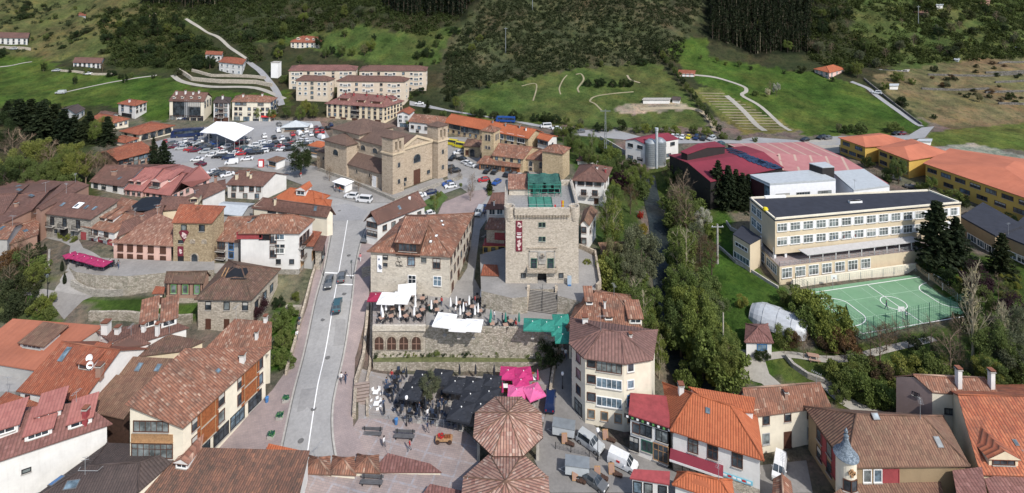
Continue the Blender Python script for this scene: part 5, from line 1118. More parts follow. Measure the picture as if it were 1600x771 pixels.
h=H('tile_house','cream house with mottled red tiles beside the orange roofed house','house',[(1168,653),(1299,635)],('gableR',2.6,(1160,607),(1282,598)),W_CREAM2,T_OLD,z=0,h=5.6,oh=.35,wins=[(0,[.22,.5,.8],.75,.9,1.5,'brown'),(0,[.22,.8],.3,.9,1.4,'grey_cur'),(0,[.5],.22,1.0,2.0,'brown_panel','door')],chim=[(1172,606,1,.5,W_TAN)])
h=H('turret_house','broad brown roofed house with a slate capped corner turret','house',[(1324,731),(1516,728),(1474,650),(1256,635)],('hip',3.0),W_BRICK,T_MUD,z=0,h=6.0,oh=.4,sky=[(1466,691,.8,1.3),(1368,651,1.0,.8)],wins=[(0,[.16,.25],.72,.9,1.5,'white'),(0,[.36],.7,2.0,1.8,'red_panel'),(3,[.3,.55,.8],[.7,.3],1.0,1.5,'brown'),(3,[.42,.68],.55,1.0,3.2,'red_panel')])
TH=h
p=P(1322,711,7.0);tw=lambda m_,nm:setattr(m_.build(nm,TH.root),'location',p-TH.off)
mb=MB();mb.lathe([(1.15,-7),(1.15,-.1),(1.25,.05)],W_CREAM2,24);tw(mb,'turret_wall')
mb=MB();mb.lathe([(r_*.74,z_*.78) for r_,z_ in ((1.62,0),(1.95,.05),(1.93,.18),(1.35,.75),(.85,1.4),(.5,2.2),(.34,2.9),(.30,3.1),(.42,3.2),(.15,3.5),(.30,3.8),(.22,4.1),(.02,4.5))],M_SLATE,24);tw(mb,'turret_cap')
for a in (-115,-75):
 fm,pm=win_mesh(.8,1.3,'brown',True);inst('turret_window',fm,TH.root,p-TH.off+Vector((1.14*math.cos(R(a)),1.14*math.sin(R(a)),-2.9)),R(a+90))
mb=MB()
for x,z in ((-.3,0),(0,.3),(.3,0),(0,-.35),(-.15,.15),(.18,-.12)):mb.box(x-.14,x+.14,-1.28,-1.12,-1.2+z-.16,-1.2+z+.16,M_WOODL)
tw(mb,'turret_crest')
h=H('cream_block','cream block with mauve painted shade side and dark weathered tile roof at the right','building',[(1397,588),(1457,613),(1570,622),(1510,590)],('gableb',1.4),W_CREAM2,T_OLD,z=.5,h=7.2,oh=.12,wins=[(1,[.25],.62,1.2,.7,'dark'),(0,[.5,.56,.62],.8,.3,.5,'dark')],chim=[(1549,604,2.4,.7),(1588,606,2.6,.7)])
mb=MB();
for q_,mt in (((0,1),W_SHADED),):
 a,b=h.ins[0],h.ins[1];d=(b-a).normalized();nr=Vector((d.y,-d.x))*.03
 mb.face([(a.x+nr.x,a.y+nr.y,-.5),(b.x+nr.x,b.y+nr.y,-.5),(b.x+nr.x,b.y+nr.y,h.zr(b)-.12),((a+b).x/2+nr.x,(a+b).y/2+nr.y,h.zr((a+b)/2)-.12),(a.x+nr.x,a.y+nr.y,h.zr(a)-.12)],mt)
mb.build('shaded_side',h.root,h.off)  # side wall facing away from the sun, its shade put into the colour
h=H('tiled_house','house with a big ridged orange roof at the right edge','house',[(1532,742),(1720,748)],('gableR',4.2,(1496,617),(1660,620)),W_CREAM,T_ORNAT,z=0,h=5.2,oh=.25,sky=[(1587,692,.5,.7)],dorm=[(1568,728,3.6,1.0,'brown')])
H('tile_roof_house','low house with mauve ridged tiles at the bottom right corner','house',[(1555,800),(1640,800),(1610,735),(1538,748)],('shed',1.0),W_CREAM2,T_DPINK,z=0,h=4.0)
H('tile_roof_house','narrow house with mauve tiles below the broad brown roof','house',[(1500,800),(1548,800),(1534,731),(1488,735)],('shed',1.2),W_CREAM2,T_DPINK,z=0,h=4.4)
H('tile_roof_house','low brown tiled house at the foot of the turret','house',[(1262,800),(1480,800),(1470,752),(1332,750)],('shed',1.1),W_CREAM,T_MUD,z=0,h=2.6)
H('tile_roof_house','small brown gabled roof in the street below the white van','house',[(1205,790),(1243,795),(1236,752),(1208,748)],('gableb',.8),W_CREAM,T_OLD,z=0,h=2.2)
H('orange_house','small white house with orange hipped roof at the bottom edge','house',[(1050,757),(1150,790),(1144,750),(1058,738)],('hip',1.2),W_WHITE,T_ORANGE,z=0,h=3.0,oh=.3,wins=[(0,[.3,.7],.5,.8,1.1,'brown')])
H('restaurant','lower white shop with small red roof at the bottom edge','shop',[(984,747),(1046,757),(1047,738),(990,733)],('shed',.3),W_WHITE,M_REDFELT,z=0,h=3.2,oh=.2,ridge=False,wins=[(0,[.15,.45,.85],.6,.9,1.3,'dark')])
# ---- octagonal market roofs
def pavilion(cx_,cy_,zc,r,rise,hz,label):
 c=P(cx_,cy_,zc+rise);root=empty('market_pavilion',(c.x,c.y,hz),label,'pavilion')
 e=[Vector((c.x+r*math.cos(R(22.5+45*k)),c.y+r*math.sin(R(22.5+45*k)),zc)) for k in range(8)]
 ap=Vector((c.x,c.y,zc+rise));off=Vector((c.x,c.y,hz))
 roof_mesh([[e[k],e[(k+1)%8],ap] for k in range(8)],T_STRIPE,.18,off,W_DWOOD).build('roof',root,off)
 mb=MB()
 for k in range(8):mb.tube(e[k]+Vector((0,0,.02)),ap+Vector((0,0,.02)),.08,.08,T_MUD,5)
 o=mb.build('ridge_cap',root,off)
 for k in range(8):
  p=Vector((c.x+(r-.8)*math.cos(R(22.5+45*k)),c.y+(r-.8)*math.sin(R(22.5+45*k)),0))
  mb=MB();mb.box(p.x-.2,p.x+.2,p.y-.2,p.y+.2,hz-.5,zc+.2,W_WOODL if False else M_CONC);mb.build('post',root,off)
 mb=MB()
 for k in range(8):
  a=Vector((c.x+(r-.8)*math.cos(R(22.5+45*k)),c.y+(r-.8)*math.sin(R(22.5+45*k)),zc-.15));b=Vector((c.x+(r-.8)*math.cos(R(67.5+45*k)),c.y+(r-.8)*math.sin(R(67.5+45*k)),zc-.15));mb.tube(a,b,.13,.13,W_DWOOD,4)
 mb.build('beam',root,off)
pavilion(794,645,3.4,5.3,1.7,-.2,'octagonal open pavilion roof with striped pink tiles by the plaza')
pavilion(790,752,3.0,6.0,1.7,-.3,'octagonal striped roof at the bottom edge below the other pavilion')
# ---- school complex
def school():
 GZ_=2.9;TZ_=6.9
 h=H('school','long beige school with dark flat roof and two rows of white windows','school',[(1211,344),(1502,318),(1450,298),(1171,310)],('flat',0),W_SCHOOL,M_ASPH,z=9.2,h=6.1,oh=.05,ridge=False,th=.3,fine=True)
 for zf in (.72,.24):
  us=[(.035+.0665*i) for i in range(15)]
  add_wins(h,9.2,(0,us,zf,2.15,1.55,'white_cur'),True);
 a,b=h.ins[0],h.ins[1];d=(b-a).normalized();nr=Vector((d.y,-d.x));L=(b-a).length
 mb=MB();mb.box(-.28,.28,-.045,.02,-.85,.85,M_MODW);pm=mb.mesh('window_panel')
 for zf in (.72,.24):
  for i in range(15):
   p=a+d*(L*min(.035+.0665*(i+.5),.985));inst('window_panel',pm,h.root,(p.x-h.off.x,p.y-h.off.y,9.2+6.1*zf-h.off.z),math.atan2(d.y,d.x))
 out=[P(1211,344,15.3),P(1502,318,15.3),P(1450,298,15.3),P(1171,310,15.3)]
 parapet(h,out,15.32,W_CREAM2,.3,.35)
 add_wins(h,9.2,(3,[.18,.4],[.72,.24],1.8,1.6,'white_blue'),True)
 for p in [a+d*(L*u)-nr*.5 for u in (.005,.06)]+[h.ins[3]+(h.ins[0]-h.ins[3])*.45+nr*.3]+[a+d*(L*u)-nr*.6 for u in np.linspace(.3,.99,7)]:mb=MB();mb.box(p.x-.22,p.x+.22,p.y-.22,p.y+.22,TZ_-1,9.15,M_WHITE);mb.build('column',h.root,h.off)
 c3,c2=h.ins[3],h.ins[2]
 q=[a+d*(L*.13)-nr*5,b-nr*5,c2+(b-c2)*.05,c3+(a-c3)*.05+d*(L*.03)]
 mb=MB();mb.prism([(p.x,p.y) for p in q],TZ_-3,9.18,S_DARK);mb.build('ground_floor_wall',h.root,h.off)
 e=[P(1218,417,TZ_),P(1440,391,TZ_)];bk=[Vector((b.x,b.y,TZ_)),Vector((c3.x,c3.y,TZ_)),P(1172,372,TZ_)]
 poly=[e[0],e[1],bk[0],bk[1],bk[2]]
 mb=MB();mb.prism([(p.x,p.y) for p in poly],GZ_-1.5,TZ_-.02,W_SCHOOL);o=mb.build('terrace_block',h.root,h.off)
 mb=MB();mb.prism([(p.x,p.y) for p in poly],TZ_,TZ_+.03,A_PINKP);mb.build('terrace_floor',h.root,h.off)
 dd=(e[1]-e[0]);LL=dd.length;dd.normalize()
 for i in range(7):
  p=e[0]+dd*(1.7+i*3.15);fm,pm=win_mesh(2.2,1.9,'white_cur',False);o=inst('window',fm,h.root,(p.x-h.off.x,p.y-h.off.y,TZ_-1.45-h.off.z),math.atan2(dd.y,dd.x));inst('pane',pm,o)
 dl=(e[0]-bk[2]);ll=dl.length;dl.normalize()
 for t_ in (.35,.75):
  p=bk[2]+dl*(ll*t_);fm,pm=win_mesh(3.6,1.7,'white_blue',False);o=inst('window',fm,h.root,(p.x-h.off.x,p.y-h.off.y,TZ_-1.4-h.off.z),math.atan2(dl.y,dl.x));inst('pane',pm,o)
 mb=MB()
 for s0,s1 in ((e[0],e[1]),(bk[2],e[0])):
  n=int((s1-s0).length/1.2)
  for k in range(n+1):p=s0.lerp(s1,k/n);mb.box(p.x-.03,p.x+.03,p.y-.03,p.y+.03,TZ_,TZ_+1,M_STEEL)
  for z in (.35,.7,1.0):mb.tube(s0+Vector((0,0,z)),s1+Vector((0,0,z)),.03,.03,M_STEEL,4)
 mb.build('railing',h.root,h.off)
 r=[P(1262,399,8.7),P(1441,377,8.7),P(1425,369,9.15),P(1247,390,9.15)]
 roof_mesh([r],plain('grey ribbed canopy',(.40,.39,.38),.6,.1),.12,h.off).build('canopy',h.root,h.off)
 for k in range(9):p=r[0].lerp(r[1],(k+.2)/9);mb=MB();mb.box(p.x-.06,p.x+.06,p.y-.06+.3,p.y+.06+.3,TZ_,8.65,M_WHITE);mb.build('canopy_post',h.root,h.off)
 sub_house(h,'left_wing',[(1145,366),(1172,382),(1190,372),(1160,352)],('flat',0),W_SCHOOL,M_ASPH,z=4,h=6.0,oh=.05,ridge=False,wins=[(0,[.5],.72,3.2,.7,'white'),(0,[.5],.3,4.2,1.2,'white_blue')])
 p,n=hit(h,1196,330);mb=MB();mb.lathe([(.05,.9),(.45,.75),(.6,.4),(.45,.05),(.3,0)],M_YELLOW,12,p-h.off);mb.build('roof_vent',h.root)
 for x,y,l,rz in ((1211,309,5,5),(1298,301,3,8),(1372,295,3,5)):
  p,n=hit(h,x,y);M=Matrix.Translation(p-h.off)@Matrix.Rotation(R(rz),4,'Z');mb=MB();mb.box(-l/2,l/2,-.3,.3,0,.45,M_WHITE,M);mb.build('roof_unit',h.root)
 mb=MB()
 for u,mt in ((.29,M_BLUE),(.34,M_RED),(.40,M_RED)):
  p=a+d*(L*u)+nr*.15;M=Matrix(((d.x,-nr.x,0,p.x-h.off.x),(d.y,-nr.y,0,p.y-h.off.y),(0,0,1,10.2-h.off.z),(0,0,0,1)))
  mb.tube(M@Vector((0,0,-.2)),M@Vector((0,-.9,1.2)),.03,.03,M_STEEL,4);mb.face([M@Vector(v) for v in ((0,-.85,1.1),(.15,-.6,.1),(.25,-.5,.9),(.1,-.4,.4))],mt)
 mb.build('flags',h.root)
 return h
SCH=school()
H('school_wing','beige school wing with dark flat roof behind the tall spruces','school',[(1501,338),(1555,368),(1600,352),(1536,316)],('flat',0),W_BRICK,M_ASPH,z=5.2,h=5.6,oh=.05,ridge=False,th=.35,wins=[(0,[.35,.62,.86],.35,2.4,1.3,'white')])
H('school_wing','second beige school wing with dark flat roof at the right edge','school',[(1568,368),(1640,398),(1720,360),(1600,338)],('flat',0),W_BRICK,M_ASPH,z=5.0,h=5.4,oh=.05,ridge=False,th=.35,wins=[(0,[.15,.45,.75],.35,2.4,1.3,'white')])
h=H('modern_annexe','white modern building with strip windows and maroon end wall behind the school','building',[(1203,287),(1306,280),(1272,265),(1171,273)],('flat',0),M_MODW,M_METAL,z=7.4,h=7.6,oh=.03,ridge=False,th=.5,wins=[(0,[.19,.5,.83],.55,3.6,1.3,'grey')])
a,b=h.ins[3],h.ins[0];d=(b-a).normalized();nr=Vector((d.y,-d.x));mb=MB();p0,p1=a+d*.3+nr*.03,a+(b-a)*.74+nr*.03;p2=b+nr*.03
mb.face([(p0.x,p0.y,6.5),(p1.x,p1.y,6.5),(p1.x,p1.y,14.3),(p0.x,p0.y,14.3)],W_MAROON);mb.face([(p1.x,p1.y,6.5),(p2.x,p2.y,6.5),(p2.x,p2.y,14.2),(p1.x,p1.y,14.2)],G_BLUE);mb.build('end_cladding',h.root,h.off)
sub_house(h,'right_block',[(1334,297),(1390,290),(1350,264),(1300,268)],('flat',0),M_MODW,M_METAL,z=7.4,h=6.4,oh=.03,ridge=False,th=.4,wins=[(0,[.3],.75,1.2,.6,'dark')])
sub_house(h,'roof_cube',[(1285,262),(1304,261),(1290,253),(1264,255)],('flat',0),W_DARK,M_METAL,z=13,h=3.8,oh=.03,ridge=False)
h=H('warehouse','dark sided warehouse with a wide maroon metal roof and solar panels','warehouse',[(1044,242),(1110,284),(1225,262),(1165,228)],('gableb',1.2),W_DARK,M_MAROON,z=7.2,h=6.2,oh=.3,ridge=False)
sub_house(h,'raised_roof',[(1063,237),(1074,241),(1134,229),(1117,221)],('gablea',.8),W_DARK,M_MAROON,z=12,h=4.2,oh=.2,ridge=False)
mb=MB()
for i in range(11):
 for j in range(3):
  x,y=1140+i*7.0+j*2.5,235+i*2.5+j*3.0-(2 if i<4 else 0)
  p,n=hit(h,min(x,1214),min(y,262));M=fr_basis(p,n,h.off);mb.box(-1.1,1.1,-.75,.75,.08,.16,M_SOLAR,M)
mb.build('solar_panels',h.roof)
T_HALL=None
m,nt,bs=newmat('pink roof with pale stripes');uv=N(nt,'ShaderNodeUVMap');sx=N(nt,'ShaderNodeSeparateXYZ');nt.links.new(uv.outputs[0],sx.inputs[0])
f1=N(nt,'ShaderNodeMath',operation='DIVIDE');nt.links.new(sx.outputs[0],f1.inputs[0]);f1.inputs[1].default_value=4.2
f2=N(nt,'ShaderNodeMath',operation='FRACT');nt.links.new(f1.outputs[0],f2.inputs[0])
f3=N(nt,'ShaderNodeMath',operation='GREATER_THAN');nt.links.new(f2.outputs[0],f3.inputs[0]);f3.inputs[1].default_value=.86
pn=ramp(nt,noise_(nt,geo_pos(nt),.5,6,.7),[(.3,(.36,.14,.14)),(.7,(.43,.20,.19))])
nt.links.new(mixc(nt,f3.outputs[0],pn,(.45,.33,.26)),bs.inputs['Base Color']);bs.inputs['Roughness'].default_value=.6;T_HALL=m
H('sports_hall','large low hall with pink roof crossed by pale stripes','hall',[(1200,263),(1388,287),(1262,222),(1136,225)],('gablea',1.0),W_MAROON,T_HALL,z=7.6,h=4.4,oh=.2,ridge=False)
h=H('white_works','white windowed works building with red roof and two steel silos','building',[(976,219),(1009,226),(1061,217),(1028,208)],('gableb',1.0),W_WHITE,M_MAROON,base=(1,260),oh=.15,ridge=False,wins=[(0,[.25,.72],[.8,.25],1.5,.9,'dark'),(1,[.55,.82],.8,1.6,.9,'dark'),(1,[.7],.3,1.6,.9,'dark')])
for x,y in ((1017,259),(1031,257)):
 p=U(x,y);t=empty('silo',p,f'grey ribbed steel silo, {"left" if x < 1020 else "right"} one of the pair against the white works','silo','steel silos')
 mb=MB();mb.lathe([(1.85,0)]+[(1.85+(.04 if k%2 else 0),.3*k) for k in range(1,25)]+[(1.85,7.4),(.9,8.2),(.02,8.4)],M_GALV,20);mb.build('tank',t)
 mb=MB();mb.lathe([(1.95,-.3),(1.95,.2),(1.8,.2)],M_CONC,20);mb.build('base',t)
p=U(1026,263);t=empty('chimney_stack',p,'tall thin steel chimney between the two silos','chimney');mb=MB();mb.lathe([(.42,0),(.42,11.5),(.55,11.6),(.55,12.4),(.02,12.4)],M_METAL,12);mb.build('pipe',t)
OW=lambda n,m_:[(0,n,[.72],2.2,.9,'brown'),(0,m_,[.28],2.2,.9,'brown'),(1,[.6],[.75,.3],2.4,1.0,'brown')]
H('orange_school','first yellow school block with orange roof, farthest from the camera','school',[(1309,215),(1352,230),(1432,224),(1374,208)],('hip',1.5),W_OCHRE,M_SALMON,base=(1,256),oh=.5,ridge=False,wins=OW(2,3))
H('orange_school','second yellow school block with orange roof, middle one of three','school',[(1369,231),(1421,251),(1488,240),(1424,217)],('hip',1.5),W_OCHRE,M_SALMON,base=(1,281),oh=.5,ridge=False,wins=OW(3,3))
H('orange_school','third yellow school block, longest, with broad orange roof at right','school',[(1442,255),(1680,336),(1740,268),(1484,232)],('hip',2.0),W_OCHRE,M_SALMON,base=(0,286),oh=.5,ridge=False,wins=[(0,9,[.72],2.2,.9,'brown'),(0,8,[.3],2.2,.9,'brown')])
# ---- sports court
CT=[(1243,456),(1431,430),(1515,488),(1347,532)]
m,nt,bs=newmat('green court paint');p_=geo_pos(nt)
cc=ramp(nt,noise_(nt,p_,.25,6,.7),[(.3,(.115,.245,.135)),(.7,(.165,.305,.18))])
cc=mixc(nt,ramp(nt,noise_(nt,p_,.8,8,.8),[(.52,(0,0,0)),(.7,(.6,.6,.6))]),cc,(.10,.175,.115));cc=mixc(nt,ramp(nt,noise_(nt,p_,.11,5,.6),[(.5,(0,0,0)),(.7,(.35,.35,.35))]),cc,(.20,.30,.22));nt.links.new(cc,bs.inputs['Base Color']);bs.inputs['Roughness'].default_value=.8
drape('sports_court',CT,m,.12,z=3.0)
o_,ex,ey=P(1268,459,3),P(1438,434,3),P(1347,523,3)
CP=lambda u,v:(o_+(ex-o_)*u+(ey-o_)*v)
def courtline(pts,wd=.11,mat=M_WHITE,off=.16):
 mb=MB();pts=[CP(u,v) for u,v in pts]
 for a,b in zip(pts[:-1],pts[1:]):
  d=(b-a).normalized();n=Vector((-d.y,d.x,0))*wd/2;mb.face([a-n+Vector((0,0,off)),b-n+Vector((0,0,off)),b+n+Vector((0,0,off)),a+n+Vector((0,0,off))],mat)
 return struct(mb.build('court_marking'))
M_LINEP=plain('faded court line',(.38,.55,.40),.7,.15)
courtline([(0,0),(1,0),(1,1),(0,1),(0,0)],.16);courtline([(.5,0),(.5,1)],.14)
courtline([(.5+.085*math.cos(t),.5+.17*math.sin(t)) for t in np.linspace(0,2*math.pi,33)],.14)
for s in (0,1):
 sg=1 if s==0 else -1
 courtline([(s,.16)]+[(s+sg*.17*math.sin(t),.36-.2*math.cos(t)) for t in np.linspace(.1,math.pi/2,9)]+[(s+sg*.17*math.sin(t),.64-.2*math.cos(t)) for t in np.linspace(math.pi/2,math.pi-.1,9)]+[(s,.84)],.16)
for u0,u1 in ((.08,.42),(.58,.92)):
 courtline([(u0,.05),(u0,.95)],.08,M_LINEP,.15);courtline([(u1,.05),(u1,.95)],.08,M_LINEP,.15);courtline([((u0+u1)/2,0),((u0+u1)/2,1)],.08,M_LINEP,.15)
for v in (.3,.7):courtline([(.02,v),(.98,v)],.07,M_LINEP,.15)
wall('retaining_wall',[(1238,450),(1431,424)],1.7,.4,W_CREAM2,'pale rendered wall along the far side of the sports court',z=3.0);wall('retaining_wall',[(1432,425),(1516,484)],1.7,.4,W_BRICK,'rendered wall right of the sports court, its shade painted in brown',z=3.0)  # right wall coloured brown to stand in for its shade
def fence(pts,h,z,label,mat=M_GALV,name='mesh_fence',wires=8,z2=None,step=2.6):
 W=[P(x,y,z) for x,y in pts];c=W[0];t=empty(name,c,label,'fence')
 pm=MB();wm=MB()
 for a,b in zip(W[:-1],W[1:]):
  n=max(1,int((b-a).length/step))
  for k in range(n+1):p=a.lerp(b,k/n)-c;pm.tube(p-Vector((0,0,.3)),p+Vector((0,0,h)),.05,.05,mat,5)
  for k in range(wires+1):zz=Vector((0,0,h*k/wires));wm.tube(a-c+zz,b-c+zz,.012,.012,mat,3,False)
  m_=int((b-a).length/.5)
  for k in range(m_):p=a.lerp(b,k/m_)-c;wm.tube(p,p+Vector((0,0,h)),.010,.010,mat,3,False)
 pm.build('posts',t);wm.build('mesh',t);return t
fence([(1243,458),(1347,534),(1517,490)],4.0,3.0,'tall green mesh fence along the near sides of the sports court',M_GREEN)
fence([(1236,448),(1431,422),(1520,484)],1.1,4.7,'low grey railing on top of the court walls',M_STEEL,'railing',3)
def goal(u,v,rz,label):
 p=CP(u,v);t=empty('goal',p+Vector((0,0,.12)),label,'goal','court goals',rz);mb=MB()
 for y in (-1.5,1.5):mb.box(-.05,.05,y-.05,y+.05,0,2,M_WHITE);mb.tube((0,y,1.95),(1.0,y,0),.03,.03,M_WHITE,4)
 mb.box(-.05,.05,-1.55,1.55,1.95,2.05,M_WHITE);mb.build('frame',t)
 mb=MB()
 for k in range(9):y=-1.5+k*.375;mb.tube((0,y,2),(1.0,y,0),.012,.012,M_WHITE,3,False)
 for k in range(6):s=k/5;mb.tube((s,-1.5,2-2*s),(s,1.5,2-2*s),.012,.012,M_WHITE,3,False)
 mb.build('net',t)
goal(1.02,.33,math.atan2((ex-o_).y,(ex-o_).x),'white goal at the right end of the sports court');
def hoop(x,y,z,rz,label):
 p=P(x,y,z);t=empty('basketball_hoop',p,label,'basketball hoop',None,rz);t.scale=(.65,.65,.8);mb=MB();mb.tube((0,.6,0),(0,.6,3.2),.07,.07,M_STEEL);mb.tube((0,.6,3.1),(0,0,3.2),.05,.05,M_STEEL);mb.build('post',t)
 mb=MB();mb.box(-.9,.9,-.03,.03,2.8,3.9,M_WHITE);mb.box(-.3,.3,-.04,-.03,2.95,3.35,M_STEEL);mb.build('backboard',t)
 mb=MB();pr=None
 for a in np.linspace(0,2*math.pi,13):
  q_=Vector((.23*math.cos(a),-.3+.23*math.sin(a),3.05));
  if pr:mb.tube(pr,q_,.02,.02,M_ORPAINT,4)
  pr=q_
 mb.build('ring',t)
hoop(1303,454,3.0,0,'white basketball backboard at the far side of the court');hoop(1408,506,3.0,R(180),'white basketball backboard near the camera side of the court')
h=H('garden_hut','small white hut with brown roof and blue window below the lawn','hut',[(1163,535),(1209,536),(1200,506),(1165,506)],('hip',1.0),W_WHITE,T_DPINK,base=(1,558),oh=.3,wins=[(0,[.62],.55,1.5,.9,'blue_blue')])
p=U(1217,506);mb=MB();nr_,nl=9,12;Lg,rd=9.4,3.2
t=empty('polytunnel',p,'grey plastic covered tunnel on the lawn left of the court','polytunnel',None,R(-38))
for i in range(nl):
 for j in range(nr_):
  def q_(i,j):
   x=-Lg/2+Lg*i/nl;a=math.pi*j/nr_;e=1-.35*abs(2*i/nl-1)**4;return (x,rd*e*math.cos(a),2.5*e*math.sin(a)+.06*math.sin(i*2+j*3))
  mb.face([q_(i,j),q_(i+1,j),q_(i+1,j+1),q_(i,j+1)],plain('grey polythene',(.42,.44,.46),.35,.15,1.2))
for sgn,i in ((0,0),(1,nl)):mb.face([(-Lg/2+Lg*i/nl,rd*.65*math.cos(math.pi*j/nr_),2.5*.65*math.sin(math.pi*j/nr_)) for j in range(nr_+1)],MATS['grey polythene'])
o=mb.build('cover',t);o.data.polygons.foreach_set('use_smooth',[True]*len(o.data.polygons));mb=MB()
for i in range(0,nl+1,3):
 x=-Lg/2+Lg*i/nl;e=1.01-.35*abs(2*i/nl-1)**4;pr=None
 for j in range(nr_+1):
  a=math.pi*j/nr_;c_=(x,rd*e*math.cos(a),2.5*e*math.sin(a))
  if pr:mb.tube(pr,c_,.05,.05,M_STEEL,4)
  pr=c_
mb.build('hoops',t)
# ---------------------------------------------------------------- roofs at the bottom left
T_MOT=tile('mottled brown tile',[(.17,.09,.065),(.24,.115,.075),(.13,.075,.055),(.32,.15,.09)],pamt=.75,patch=(.062,.052,.042),pscale=.7)
H('tile_roof_house','orange brown tiled house behind the big cream house, before the derelict one','house',[(316,549),(424,541),(425,500),(367,498)],('shed',1.6),W_CREAM2,T_OLD,z=1,h=6.4,oh=.2,chim=[(401,530,1.2,.5),(415,503,.9,.6)])
h=H('hall','large hall with plain orange sheet roof at the left edge','hall',[(-60,560),(56,579),(162,511),(20,498)],('shed',1.6),W_GREY,M_ORSHEET,z=.5,h=6.5,oh=.2,dorm=[(50,545,4.6,.8,'grey','shed',None,T_MUD,2.6)],ridge=False)
mb=MB();q=[P(-60,566,5.2),P(-70,612,5.2),P(24,612,5.2),P(56,581,5.2)];h2=None
mb.prism([(p.x,p.y) for p in q[::-1]],0,5.2,A_ROAD);tag(mb.build('flat_annexe'),'grey flat roofed annexe in front of the orange sheet roofed hall','building')
h=H('white_tile_house','white house with ridged orange brown tiles, satellite dishes and a roof window','house',[(25,611),(129,628)],('gableR',3.6,(96,534),(188,547)),W_WHITE,T_RED,z=0,h=6.2,oh=.3,wins=[(0,[.12,.38],.78,.7,1.1,'brown'),(0,[.72],.80,2.4,1.0,'brown')],sky=[(101,554,1.0,2.4)],chim=[(156,585,1.4,.9,W_TAN)],dorm=[(133,577,2.4,.9,'brown','shed')])
WT=h
def dish(x,y,label):
 p,n=hit(WT,x,y);t=empty('satellite_dish',p,label,'satellite dish','dishes on the ridged roof');M=Matrix.Rotation(R(35),4,'X');mb=MB()
 mb.lathe([(.02,.0),(.25,.03),(.5,.14),(.52,.14),(.25,0),(.02,-.03)],M_WHITE,16);o=mb.build('bowl',t);o.matrix_local=Matrix.Translation((0,-.2,.8))@Matrix.Rotation(R(70),4,'X')
 mb=MB();mb.tube((0,0,-.2),(0,0,.85),.03,.03,M_STEEL);mb.tube((0,-.2,.6),(0,-.75,.8),.015,.015,M_STEEL,4);mb.build('mount',t)
dish(142,566,'upper white satellite dish on the orange brown tiled roof');dish(143,577,'lower white satellite dish on the orange brown tiled roof')
H('white_gable_house','white gabled house with brown roof right of the satellite dishes','house',[(128,566),(188,550),(236,536),(176,530)],('gableb',1.2),W_WHITE,T_BROWN,z=0,h=7.2,oh=.2,chim=[(172,548,1.0,.5)])
h=H('white_gable_house','white walled house with two tiled dormers and white chimneys behind the dishes','house',[(186,545),(296,512),(262,496),(150,518)],('shed',.9),W_WHITE,T_BROWN,z=.5,h=7.0,oh=.2,chim=[(166,520,1.8,1.2),(184,521,1.0,.8),(246,524,1.9,.6),(240,532,1.2,.6)],dorm=[(232,512,2.2,1.2,'white','shed',None,T_OLD),(264,510,2.2,1.2,'white','shed',None,T_OLD)])
H('brown_roof_house','dark brown mossy roof between white walls and the big tiled house','house',[(202,559),(284,549),(320,529),(264,522)],('shed',.7),W_CREAM,T_LICH,z=.5,h=6.0,oh=.15)
H('roof_window_house','small brown tiled house with two roof windows','house',[(181,585),(246,590),(271,561),(204,557)],('shed',1.2),W_CREAM2,T_MUD,z=.3,h=5.6,oh=.25,sky=[(217,574,.9,1.4),(247,575,.9,1.2)])
h=H('gallery_house','big cream house with orange panels and wide mottled tile roof beside the road','house',[(286,669),(425,543),(289,549),(194,632)],('shed',3.0),W_CREAM2,T_OLD,base=(1,612),oh=.4,fine=True,wins=[(0,[.13,.42,.66,.92],[.80,.46],1.0,1.5,'brown'),(0,[.27],[.78,.45],2.2,2.3,'wood_half'),(0,[.79],[.78,.45],2.2,2.3,'wood_half'),(0,[.2,.42,.62,.85],.12,2.4,1.7,'dark'),(3,[.40],.80,4.6,1.3,'brown'),(3,[.42],.62,5.4,.8,'wood_panel'),(3,[.42],.42,5.4,1.8,'brown_cur')],chim=[(379,565,1.1,.8)],sky=[(341,580,.6,.7)])
GH=h
mb=MB();a,b=h.ins[0],h.ins[1];d=(b-a).normalized();nr=Vector((d.y,-d.x));L=(b-a).length
for u in (.27,.79):
 mb=MB();p=a+d*(L*u);M=Matrix(((d.x,-nr.x,0,p.x-h.off.x),(d.y,-nr.y,0,p.y-h.off.y),(0,0,1,0),(0,0,0,1)));H0=h.zr(p)-h.off.z
 mb.box(-1.7,1.7,-.06,.02,H0*.24,H0*.94,W_WOOD,M);mb.build('timber_panel',h.root)
H('tile_roof_house','small brown tiled house tucked left of the big cream house','house',[(134,642),(193,655),(242,592),(172,585)],('shed',1.6),W_DWOOD,T_MUD,z=0,h=4.6,oh=.2)
h=H('long_white_house','long white walled house with rose tiled dormers and a red chimney','house',[(-30,730),(176,662)],('gableR',1.8,(-80,665),(128,628)),W_WHITE,T_DPINK,z=0,h=6.0,oh=.3,wins=[(0,[.33],.55,.8,.4,'dark')],chim=[(134,662,2.2,.7,M_REDFELT)],dorm=[(8,678,2.6,.9,'white','shed',None,T_PINK,2.4),(60,684,2.8,.9,'white','shed',None,T_PINK,2.6),(76,654,2.6,.9,'white','shed',None,T_PINK,2.0),(125,666,2.6,.9,'white','shed',None,T_PINK,2.2)])
H('small_white_house','small house with red tile awning roof at the far left','house',[(-20,640),(40,652),(62,628),(10,612)],('shed',.8),W_WHITE,T_RED,z=0,h=4.8,oh=.2,wins=[(0,4,.6,.8,1.0,'brown')])
h=H('dark_roof_house','house with a wide dark grey brown roof at the bottom left','house',[(20,800),(215,770),(298,697),(168,692)],('hip',1.0),W_CREAM2,T_DARK,z=-.5,h=4.2,oh=.2,sky=[(88,752,1.8,1.1,M_BLUE),(112,758,1.8,1.1)])
mb=MB();p,n=hit(h,133,742);base=p
